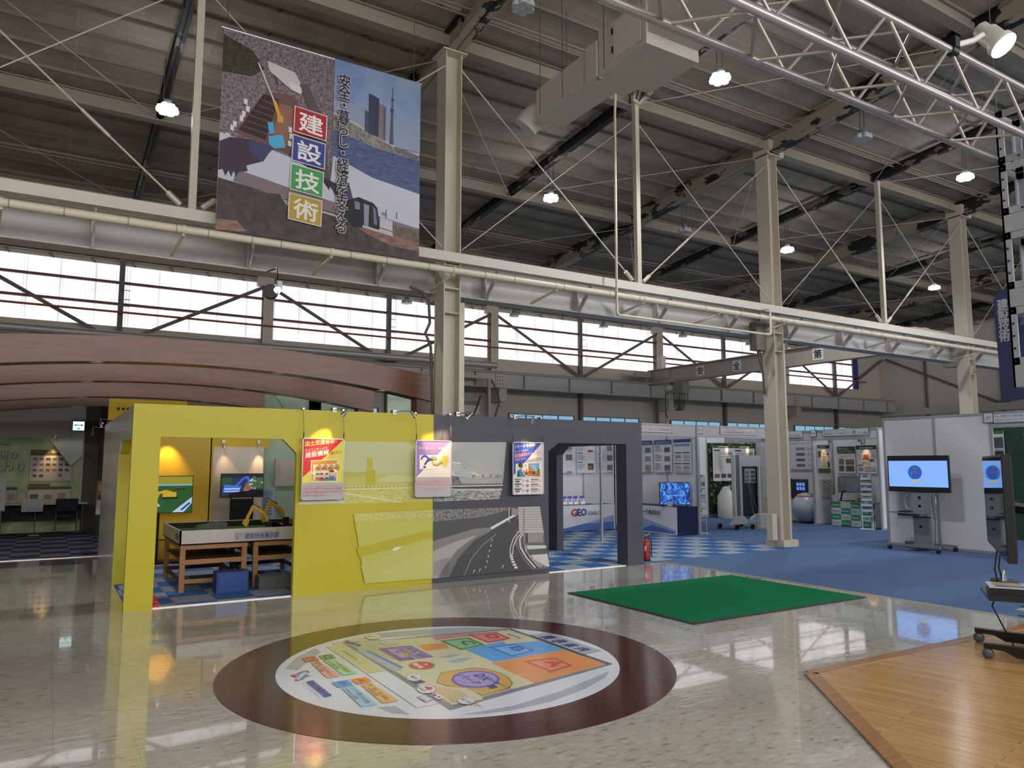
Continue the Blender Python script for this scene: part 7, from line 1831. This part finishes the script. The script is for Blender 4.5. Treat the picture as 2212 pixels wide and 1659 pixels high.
p.poly([(0.845, -0.315), (0.844, -0.303), (0.866, -0.308), (0.866, -0.319)], 'd2a35c')
p.poly([(0.693, -0.428), (0.693, -0.416), (0.716, -0.42), (0.716, -0.432)], 'd2a35c')
p.poly([(0.725, -0.41), (0.724, -0.398), (0.747, -0.402), (0.747, -0.414)], 'd2a35c')
p.poly([(0.756, -0.391), (0.755, -0.379), (0.777, -0.383), (0.778, -0.395)], 'd2a35c')
p.poly([(0.786, -0.373), (0.786, -0.361), (0.808, -0.365), (0.808, -0.377)], 'd2a35c')
p.poly([(0.817, -0.354), (0.817, -0.343), (0.838, -0.347), (0.839, -0.358)], 'd2a35c')
p.poly([(0.847, -0.336), (0.847, -0.324), (0.869, -0.329), (0.869, -0.34)], 'd2a35c')
p.poly([(0.877, -0.318), (0.877, -0.306), (0.899, -0.311), (0.899, -0.322)], 'd2a35c')
p.poly([(0.727, -0.431), (0.727, -0.419), (0.75, -0.423), (0.75, -0.434)], 'd2a35c')
p.poly([(0.758, -0.412), (0.758, -0.4), (0.78, -0.404), (0.78, -0.416)], 'd2a35c')
p.poly([(0.789, -0.394), (0.789, -0.382), (0.811, -0.386), (0.811, -0.398)], 'd2a35c')
p.poly([(0.819, -0.375), (0.819, -0.364), (0.841, -0.368), (0.841, -0.379)], 'd2a35c')
p.poly([(0.85, -0.357), (0.85, -0.345), (0.871, -0.35), (0.871, -0.361)], 'd2a35c')
p.poly([(0.88, -0.339), (0.88, -0.327), (0.901, -0.332), (0.901, -0.343)], 'd2a35c')
p.poly([(0.91, -0.321), (0.91, -0.309), (0.931, -0.314), (0.931, -0.325)], 'd2a35c')
p.poly([(0.761, -0.433), (0.761, -0.421), (0.783, -0.425), (0.783, -0.437)], 'd2a35c')
p.poly([(0.792, -0.414), (0.792, -0.403), (0.813, -0.407), (0.814, -0.418)], 'd2a35c')
p.poly([(0.822, -0.396), (0.822, -0.385), (0.844, -0.389), (0.844, -0.4)], 'd2a35c')
p.poly([(0.852, -0.378), (0.852, -0.366), (0.874, -0.37), (0.874, -0.382)], 'd2a35c')
p.poly([(0.882, -0.36), (0.882, -0.348), (0.903, -0.352), (0.903, -0.364)], 'd2a35c')
p.poly([(0.912, -0.342), (0.912, -0.33), (0.933, -0.334), (0.933, -0.346)], 'd2a35c')
p.poly([(0.942, -0.324), (0.942, -0.312), (0.963, -0.317), (0.962, -0.328)], 'd2a35c')
p.poly([(0.794, -0.435), (0.794, -0.424), (0.816, -0.428), (0.816, -0.439)], 'd2a35c')
p.poly([(0.825, -0.417), (0.825, -0.405), (0.846, -0.409), (0.846, -0.421)], 'd2a35c')
p.poly([(0.855, -0.399), (0.855, -0.387), (0.876, -0.391), (0.876, -0.403)], 'd2a35c')
p.poly([(0.885, -0.38), (0.885, -0.369), (0.906, -0.373), (0.906, -0.384)], 'd2a35c')
p.poly([(0.914, -0.362), (0.914, -0.351), (0.935, -0.355), (0.935, -0.366)], 'd2a35c')
p.poly([(0.944, -0.345), (0.944, -0.333), (0.965, -0.337), (0.965, -0.349)], 'd2a35c')
p.poly([(0.973, -0.327), (0.973, -0.315), (0.994, -0.319), (0.994, -0.331)], 'd2a35c')
p.poly([(0.827, -0.437), (0.827, -0.426), (0.849, -0.43), (0.849, -0.441)], 'd2a35c')
p.poly([(0.857, -0.419), (0.857, -0.408), (0.879, -0.412), (0.879, -0.423)], 'd2a35c')
p.poly([(0.887, -0.401), (0.887, -0.39), (0.908, -0.394), (0.908, -0.405)], 'd2a35c')
p.poly([(0.917, -0.383), (0.917, -0.372), (0.938, -0.376), (0.938, -0.387)], 'd2a35c')
p.poly([(0.946, -0.365), (0.946, -0.354), (0.967, -0.358), (0.967, -0.369)], 'd2a35c')
p.poly([(0.975, -0.347), (0.975, -0.336), (0.996, -0.34), (0.996, -0.351)], 'd2a35c')
p.poly([(1.004, -0.33), (1.004, -0.318), (1.025, -0.322), (1.025, -0.334)], 'd2a35c')
p.poly([(0.86, -0.44), (0.86, -0.428), (0.881, -0.432), (0.881, -0.443)], 'd2a35c')
p.poly([(0.889, -0.422), (0.889, -0.41), (0.911, -0.414), (0.911, -0.425)], 'd2a35c')
p.poly([(0.919, -0.404), (0.919, -0.392), (0.94, -0.396), (0.94, -0.407)], 'd2a35c')
p.poly([(0.948, -0.386), (0.948, -0.374), (0.969, -0.378), (0.969, -0.389)], 'd2a35c')
p.poly([(0.977, -0.368), (0.978, -0.356), (0.998, -0.36), (0.998, -0.372)], 'd2a35c')
p.poly([(1.006, -0.35), (1.007, -0.339), (1.027, -0.343), (1.027, -0.354)], 'd2a35c')
p.poly([(1.035, -0.332), (1.035, -0.321), (1.056, -0.325), (1.055, -0.336)], 'd2a35c')
p.poly([(0.892, -0.442), (0.892, -0.431), (0.913, -0.434), (0.913, -0.446)], 'd2a35c')
p.poly([(0.921, -0.424), (0.921, -0.413), (0.942, -0.416), (0.942, -0.428)], 'd2a35c')
p.poly([(0.951, -0.406), (0.951, -0.395), (0.971, -0.399), (0.971, -0.41)], 'd2a35c')
p.poly([(0.98, -0.388), (0.98, -0.377), (1.0, -0.381), (1.0, -0.392)], 'd2a35c')
p.poly([(1.009, -0.37), (1.009, -0.359), (1.029, -0.363), (1.029, -0.374)], 'd2a35c')
p.poly([(1.037, -0.353), (1.037, -0.341), (1.058, -0.346), (1.057, -0.357)], 'd2a35c')
p.poly([(1.066, -0.335), (1.066, -0.324), (1.086, -0.328), (1.086, -0.339)], 'd2a35c')
p.poly([(0.588, -0.412), (0.612, -0.426), (0.631, -0.442), (0.645, -0.461), (0.652, -0.479), (0.653, -0.498), (0.647, -0.514), (0.635, -0.527), (0.617, -0.536), (0.595, -0.541), (0.57, -0.542), (0.543, -0.537), (0.517, -0.528), (0.493, -0.514), (0.473, -0.498), (0.458, -0.479), (0.45, -0.459), (0.449, -0.441), (0.455, -0.424), (0.467, -0.41), (0.486, -0.4), (0.509, -0.396), (0.535, -0.396), (0.562, -0.402)], '8c8e90')
p.poly([(0.586, -0.415), (0.608, -0.428), (0.626, -0.443), (0.638, -0.46), (0.645, -0.478), (0.645, -0.495), (0.64, -0.51), (0.628, -0.523), (0.612, -0.532), (0.591, -0.537), (0.568, -0.537), (0.543, -0.533), (0.519, -0.524), (0.497, -0.512), (0.478, -0.497), (0.465, -0.479), (0.457, -0.461), (0.457, -0.443), (0.462, -0.427), (0.474, -0.414), (0.492, -0.405), (0.513, -0.401), (0.537, -0.401), (0.562, -0.406)], 'e2e4e6')
p.poly([(0.494, -0.456), (0.493, -0.438), (0.522, -0.438), (0.524, -0.419), (0.561, -0.425), (0.591, -0.454), (0.576, -0.477)], 'd02c38')
p.qtext('AED', (0.497, -0.509), (0.593, -0.507), (0.498, -0.492), '3a3a3c', 0.05)
p.poly([(0.699, -0.503), (0.689, -0.445), (0.79, -0.446), (0.809, -0.504)], 'e2e4e6')
p.poly([(0.702, -0.498), (0.685, -0.47), (0.726, -0.47), (0.737, -0.495)], '2c3c90')
p.poly([(0.752, -0.489), (0.741, -0.461), (0.769, -0.462), (0.78, -0.49)], 'c83050')
p.poly([(0.683, -0.601), (0.67, -0.55), (0.777, -0.52), (0.816, -0.596)], '8c8e90')
p.poly([(0.686, -0.597), (0.677, -0.553), (0.773, -0.526), (0.805, -0.591)], 'dde0e3')
p.qtext('トイレ', (0.688, -0.59), (0.788, -0.591), (0.689, -0.573), '4a4a4c', 0.05)
p.poly([(0.955, -0.306), (0.972, -0.318), (0.986, -0.332), (0.995, -0.348), (1.0, -0.364), (0.999, -0.379), (0.994, -0.393), (0.984, -0.405), (0.97, -0.413), (0.952, -0.417), (0.933, -0.417), (0.913, -0.413), (0.894, -0.405), (0.876, -0.394), (0.862, -0.38), (0.852, -0.364), (0.846, -0.348), (0.847, -0.332), (0.852, -0.317), (0.863, -0.306), (0.877, -0.298), (0.895, -0.293), (0.915, -0.294), (0.935, -0.298)], '8c8e90')
p.poly([(0.953, -0.309), (0.969, -0.319), (0.982, -0.333), (0.991, -0.347), (0.995, -0.363), (0.994, -0.377), (0.989, -0.39), (0.979, -0.401), (0.966, -0.409), (0.95, -0.414), (0.932, -0.414), (0.913, -0.411), (0.895, -0.403), (0.879, -0.393), (0.866, -0.38), (0.856, -0.365), (0.852, -0.349), (0.852, -0.334), (0.858, -0.32), (0.868, -0.309), (0.881, -0.301), (0.898, -0.297), (0.917, -0.297), (0.935, -0.301)], 'e2e4e6')
p.qtext('出入口', (0.869, -0.37), (0.979, -0.364), (0.868, -0.348), '3a3a3c', 0.05)
p.poly([(-1.103, -0.142), (-1.075, -0.155), (-1.053, -0.172), (-1.036, -0.19), (-1.027, -0.21), (-1.025, -0.229), (-1.031, -0.246), (-1.045, -0.26), (-1.065, -0.271), (-1.09, -0.277), (-1.118, -0.278), (-1.149, -0.274), (-1.179, -0.266), (-1.207, -0.253), (-1.23, -0.236), (-1.248, -0.217), (-1.258, -0.197), (-1.26, -0.178), (-1.254, -0.16), (-1.24, -0.145), (-1.219, -0.134), (-1.193, -0.128), (-1.164, -0.128), (-1.133, -0.132)], '8c8e90')
p.poly([(-1.104, -0.144), (-1.08, -0.157), (-1.059, -0.172), (-1.044, -0.19), (-1.036, -0.208), (-1.035, -0.226), (-1.041, -0.242), (-1.054, -0.256), (-1.072, -0.266), (-1.095, -0.273), (-1.122, -0.274), (-1.15, -0.271), (-1.177, -0.263), (-1.203, -0.251), (-1.224, -0.236), (-1.239, -0.218), (-1.248, -0.199), (-1.25, -0.181), (-1.244, -0.164), (-1.231, -0.15), (-1.211, -0.139), (-1.187, -0.133), (-1.16, -0.132), (-1.132, -0.136)], 'e2e0bc')
p.qtext('休憩コーナー', (-1.172, -0.254), (-1.09, -0.186), (-1.182, -0.231), '4a4a44', 0.05)
p.qtext('シアタールーム', (-0.787, -0.615), (-0.452, -0.607), (-0.789, -0.595), '4a4a3c', 0.05)
p.qtext('会議室', (-1.112, -0.49), (-0.856, -0.438), (-1.14, -0.448), '3c4a90', 0.02)
p.poly([(-0.475, 1.042), (-0.419, 1.238), (0.338, 1.228), (0.362, 1.025)], 'b3b9c0')
p.qtext('展', (-0.35, 1.056), (-0.234, 1.06), (-0.34, 1.173), '26347e', 0.06)
p.qtext('示', (-0.17, 1.061), (-0.059, 1.064), (-0.159, 1.175), '26347e', 0.06)
p.qtext('案', (0.002, 1.065), (0.108, 1.068), (0.014, 1.177), '26347e', 0.06)
p.qtext('内', (0.167, 1.069), (0.268, 1.072), (0.18, 1.179), '26347e', 0.06)
p.poly([(-0.728, -0.967), (-0.731, -0.855), (-0.585, -0.863), (-0.59, -0.968)], 'e06a60')
p.poly([(-0.552, -0.945), (-0.556, -0.877), (-0.076, -0.862), (-0.068, -0.97)], 'f2aaa2')
p.qtext('D', (-0.712, -0.94), (-0.601, -0.944), (-0.716, -0.883), 'b83430', 0.05)
p.qtext('新技術紹介、働き方改革や又は', (-0.554, -0.91), (-0.1, -0.936), (-0.556, -0.88), '4a3c34', 0.01)
p.qtext('下水道', (-0.552, -0.939), (-0.243, -0.956), (-0.554, -0.914), '4a3c34', 0.01)
p.poly([(-0.724, -0.829), (-0.731, -0.717), (-0.588, -0.73), (-0.598, -0.838)], '6ab060')
p.poly([(-0.564, -0.839), (-0.57, -0.752), (-0.077, -0.73), (-0.074, -0.846)], 'b4e2a0')
p.qtext('C', (-0.715, -0.805), (-0.602, -0.811), (-0.718, -0.746), '2c7038', 0.05)
p.qtext('インフラ分野の設備更新、', (-0.567, -0.794), (-0.107, -0.803), (-0.57, -0.756), '4a3c34', 0.01)
p.qtext('GX技術', (-0.564, -0.832), (-0.252, -0.837), (-0.567, -0.799), '4a3c34', 0.01)
p.poly([(0.056, -0.978), (0.054, -0.857), (0.194, -0.864), (0.201, -0.979)], '58a4f0')
p.poly([(0.224, -0.961), (0.207, -0.87), (0.696, -0.878), (0.69, -0.987)], 'a4d4f4')
p.qtext('B', (0.082, -0.944), (0.17, -0.946), (0.083, -0.892), '2468c8', 0.05)
p.qtext('インフラ分野のDX技術、', (0.215, -0.914), (0.655, -0.942), (0.208, -0.874), '4a3c34', 0.01)
p.qtext('iーConstruction2.0技術', (0.223, -0.954), (0.521, -0.971), (0.216, -0.919), '4a3c34', 0.01)
p.poly([(0.057, -0.839), (0.057, -0.719), (0.181, -0.722), (0.198, -0.837)], 'ee9050')
p.poly([(0.226, -0.819), (0.223, -0.743), (0.69, -0.732), (0.69, -0.844)], 'f6bc7c')
p.qtext('A', (0.078, -0.803), (0.167, -0.808), (0.08, -0.751), 'cc4a20', 0.05)
p.qtext('防災・減災、国土強靱化、', (0.225, -0.779), (0.66, -0.806), (0.224, -0.746), '4a3c34', 0.01)
p.qtext('インフラ長寿命化技術', (0.226, -0.813), (0.522, -0.829), (0.225, -0.784), '4a3c34', 0.01)
p.poly([(-0.277, -1.18), (-0.281, -1.143), (-0.222, -1.121), (-0.208, -1.163)], 'd83a34')
p.poly([(-0.199, -1.115), (-0.175, -1.031), (-0.22, -1.096)], 'd83a34')
p.line([(-0.258, -1.137), (-0.306, -1.104), (-0.332, -1.063), (-0.323, -1.04), (-0.281, -1.04)], 0.016, '3a58b8')
p.line([(-0.152, -1.179), (-0.114, -1.171), (-0.129, -1.141), (-0.176, -1.102), (-0.229, -1.067)], 0.016, '4a68b8')
p.line([(-0.198, -1.147), (-0.255, -1.131), (-0.295, -1.094), (-0.298, -1.067)], 0.012, '9aa8d8')
p.line([(-0.162, -1.132), (-0.208, -1.099), (-0.256, -1.066)], 0.012, '9aa8d8')
p.qtext('建設技術展示館', (-0.051, -1.127), (0.362, -1.123), (-0.061, -1.073), '2c3ca4', 0.05)
p.qtext('Construction Technology Exhibition Hall', (-0.05, -1.167), (0.369, -1.166), (-0.054, -1.149), '5a6ab4', 0)
p.build('map_print', t)
# ------------------------------------------------------------------ fire extinguisher
t = thing('fire_extinguisher', 'red fire extinguisher standing at the right foot of the grey doorway', 'fire extinguisher', (8.28, 9.33, .006))
M_RED = mat('9c1c20', rough=.3)
b = MB(); b.lathe((8.28, 9.33, .008), [(.06, 0), (.065, .01), (.065, .26), (.055, .30), (.03, .33), (.02, .34)], M_RED, n=22); b.build('cylinder', t)
b = MB(); b.lathe((8.28, 9.33, .348), [(.02, 0), (.018, .03)], mat('3a4a4c', .4, .5), n=12); b.bar((8.25, 9.33, .385), (8.35, 9.31, .40), .02, .012, M_BLACK); b.build('valve', t)
b = MB(); b.bar((8.26, 9.33, .40), (8.34, 9.30, .44), .018, .008, mat('b5a050', .4)); b.build('lever', t)
b = MB(); b.tube([(8.30, 9.32, .37), (8.36, 9.30, .35), (8.37, 9.30, .25), (8.355, 9.29, .08)], .011, M_BLACK, 8); b.build('hose', t)
b = MB(); b.lathe((8.28, 9.33, .012), [(.064, -.004), (.07, 0), (.07, .02), (.066, .03)], M_BLACK, n=22); b.build('base_ring', t)
b = MB(); M = Matrix.Translation((8.28, 9.33, .15)) @ Matrix.Rotation(math.radians(25), 4, 'Z')
for a0 in (-118, -100): 
    pass
b.add([(8.28 + .0665 * math.cos(math.radians(a)), 9.33 + .0665 * math.sin(math.radians(a)), z) for z in (.17, .25) for a in range(205, 236, 6)], [(k, k + 1, k + 7, k + 6) for k in range(5)], mat('a9a5a5', .5)); b.build('label_sticker', t)
# ------------------------------------------------------------------ big screen on a black cart at the right edge
t = thing('cart_display', 'huge black framed screen seen edge-on, on a black wheeled cart at the right edge', 'television', (6.85, 3.3, .012))
na, fa = Vector((6.11, 2.896, 0)), Vector((7.74, 3.84, 0))
ud = (na - fa).normalized()          # reading direction of the screen: from its far end to its near end
nn = ud.cross(Vector((0, 0, 1)))      # screen faces this way
M = Matrix((( ud.x, -nn.x, 0, fa.x), (ud.y, -nn.y, 0, fa.y), (0, 0, 1, .815), (0, 0, 0, 1)))
TW, TH = (na - fa).length, .81
b = MB(); b.box(0, TW, 0, .06, 0, TH, M_BLACK, M); b.box(.1, TW - .1, .06, .075, .03, TH - .03, M_BLACK, M); b.build('case', t, bevel=.004)
mg, ng, bg, Ng, Lg = nodemat('dark_glossy_screen'); bg.inputs['Base Color'].default_value = (.01, .012, .014, 1); bg.inputs['Roughness'].default_value = .03; bg.inputs['Specular IOR Level'].default_value = .8
p = Print(M @ Vector((.02, 0, .03)), u=ud, lift=.001); p.rect(0, 0, TW - .04, TH - .05, mg); p.build('screen', t)
cdir = Vector((.26, -.97, 0)); sd = Vector((-.85, -.53, 0))
f0 = Vector((6.98, 3.62, .11)); f1 = Vector((6.46, 3.29, .11))
M_CART = mat('17171a', rough=.35)
for f in (f0, f1):
    e = f + cdir * .72
    b = MB(); up = Vector((0, 0, 1)); q = cdir * 1.0
    pr = [f + up * .02, f - up * .015, f + q * .14 - up * .02, f + q * .22 - up * .06, f + q * .72 - up * .06, f + q * .72 + up * .02]
    s_ = sd * .03
    b.prism([v - s_ for v in pr], s_ * 2, M_CART); b.build('foot', t)
    for g in (f + q * .03, f + q * .68):
        b = MB(); b.lathe(g + Vector((0, 0, -.058)) - sd * .02, [(.012, -.002), (.04, 0), (.042, .006), (.042, .034), (.04, .04), (.012, .042)], mat('5a5c62', .35, .3), axis=sd, n=24); b.tube([g - up * .01, g - up * .03], .012, M_BLACK, 8); b.build('caster', t)
mid = (f0 + f1) / 2 + cdir * .40
b = MB(); b.bar(f0 + cdir * .42, f1 + cdir * .42, .10, .05, M_CART); b.build('base_bar', t)
b = MB(); b.box(-.05, .05, -.03, .03, 0, 1.2, M_CART, Matrix.Translation(mid + Vector((.12, -.08, -.02)))); b.build('column', t)
b = MB(); b.bar(mid + Vector((.12, -.08, 1.05)), (na + fa) / 2 + Vector((0, 0, 1.2)) - nn * .08, .25, .06, M_CART); b.build('bracket', t)
SM = Matrix.Translation((6.98, 3.34, .44)) @ Matrix.Rotation(math.atan2(sd.y, sd.x) + math.pi, 4, 'Z')
b = MB(); b.box(-.33, .33, -.28, .16, 0, .02, M_CART, SM); b.box(-.33, -.31, -.28, .16, .02, .05, M_CART, SM); b.build('shelf', t)
for pts in ([(7.0, 3.4, .82), (6.98, 3.42, .65), (7.0, 3.4, .48)], [(7.06, 3.4, .82), (7.05, 3.42, .66), (7.08, 3.4, .5)], [(6.92, 3.4, .44), (6.86, 3.4, .36), (7.0, 3.38, .15), (6.98, 3.3, .02), (7.1, 3.2, .02)]):
    b = MB(); b.tube(pts, .007, M_BLACK, 6); b.build('cable', t)
t = thing('printed_box', 'black box with a blue and orange printed sheet on the cart shelf', 'box', (6.85, 3.45, .46))
b = MB(); b.box(-.30, .02, -.15, .14, .022, .10, M_BLACK, SM); b.build('box', t, bevel=.004)
b = MB(); b.box(-.31, .0, -.15, .15, .102, .112, mat('c3c6cb', .4), SM); b.build('sheet', t)
o_ = SM @ Vector((-.31, -.15, .112)); p = Print(o_, u=SM.to_3x3() @ Vector((1, 0, 0)), v=SM.to_3x3() @ Vector((0, 1, 0)), lift=.001); p.rect(.02, .05, .07, .2, '4a6ac0'); p.rect(.11, .06, .12, .2, 'c99a4a'); p.rect(.24, .05, .05, .2, '9aa5ac'); p.build('printed_sheet', t)
t = thing('tissue_box', 'black tissue box with a white tissue at the back of the cart shelf', 'box', (7.1, 3.3, .46))
b = MB(); b.box(.05, .28, -.1, .08, .022, .11, mat('1c1c20', .5), SM); b.build('box', t)
b = MB(); c_ = SM @ Vector((.10, .0, .11))
b.poly([c_ + Vector((-.03, 0, 0)), c_ + Vector((.03, 0, 0)), c_ + Vector((.05, .01, .07)), c_ + Vector((.01, 0, .10)), c_ + Vector((-.02, 0, .05))], mat('c9cacc', .8)); b.poly([c_ + Vector((0, -.03, 0)), c_ + Vector((.01, .03, 0)), c_ + Vector((.03, .03, .08)), c_ + Vector((.01, -.01, .06))], mat('c9cacc', .8)); b.build('tissue', t)
b = MB(); c_ = SM @ Vector((.12, -.12, .022)); b.box(c_.x - .012, c_.x + .012, c_.y - .012, c_.y + .012, c_.z, c_.z + .06, mat('b5b02c', .4)); tag(b.build('yellow_marker'), 'small yellow marker on the cart shelf before the tissue box', 'marker')
# plant
t = thing('potted_plant', 'leafy green plant cut by the right edge beside the black cart', 'plant', (7.12, 3.02, .012))
b = MB(); b.lathe((7.12, 3.02, .012), [(.10, 0), (.13, .16), (.14, .18)], mat('2a2a28', .5), n=20); b.build('pot', t)
M_LF = mat('5d6f34', .5, noise=(20, .3)); M_LF2 = mat('3f4f26', .5)
for k in range(16):
    a = k * 2.4; ln = RND.uniform(.22, .42); up_ = RND.uniform(.5, 1.2)
    d = Vector((math.cos(a), math.sin(a), up_)).normalized(); s_ = d.cross(Vector((0, 0, 1))).normalized()
    o_ = Vector((7.12, 3.02, .19)); w_ = .035
    b = MB(); pts = []
    for f, ww in ((0, .2), (.3, .9), (.55, 1.0), (.8, .6), (1, .03)):
        c_ = o_ + d * ln * f - Vector((0, 0, .25 * ln * f * f)); pts.append((c_ - s_ * w_ * ww, c_ + Vector((0, 0, .008)), c_ + s_ * w_ * ww))
    vs = [v for r_ in pts for v in r_]; fs = [(i * 3 + j, i * 3 + j + 1, i * 3 + j + 4, i * 3 + j + 3) for i in range(4) for j in range(2)]
    b.add(vs, fs, RND.choice([M_LF, M_LF2]), True); b.build('leaf', t)
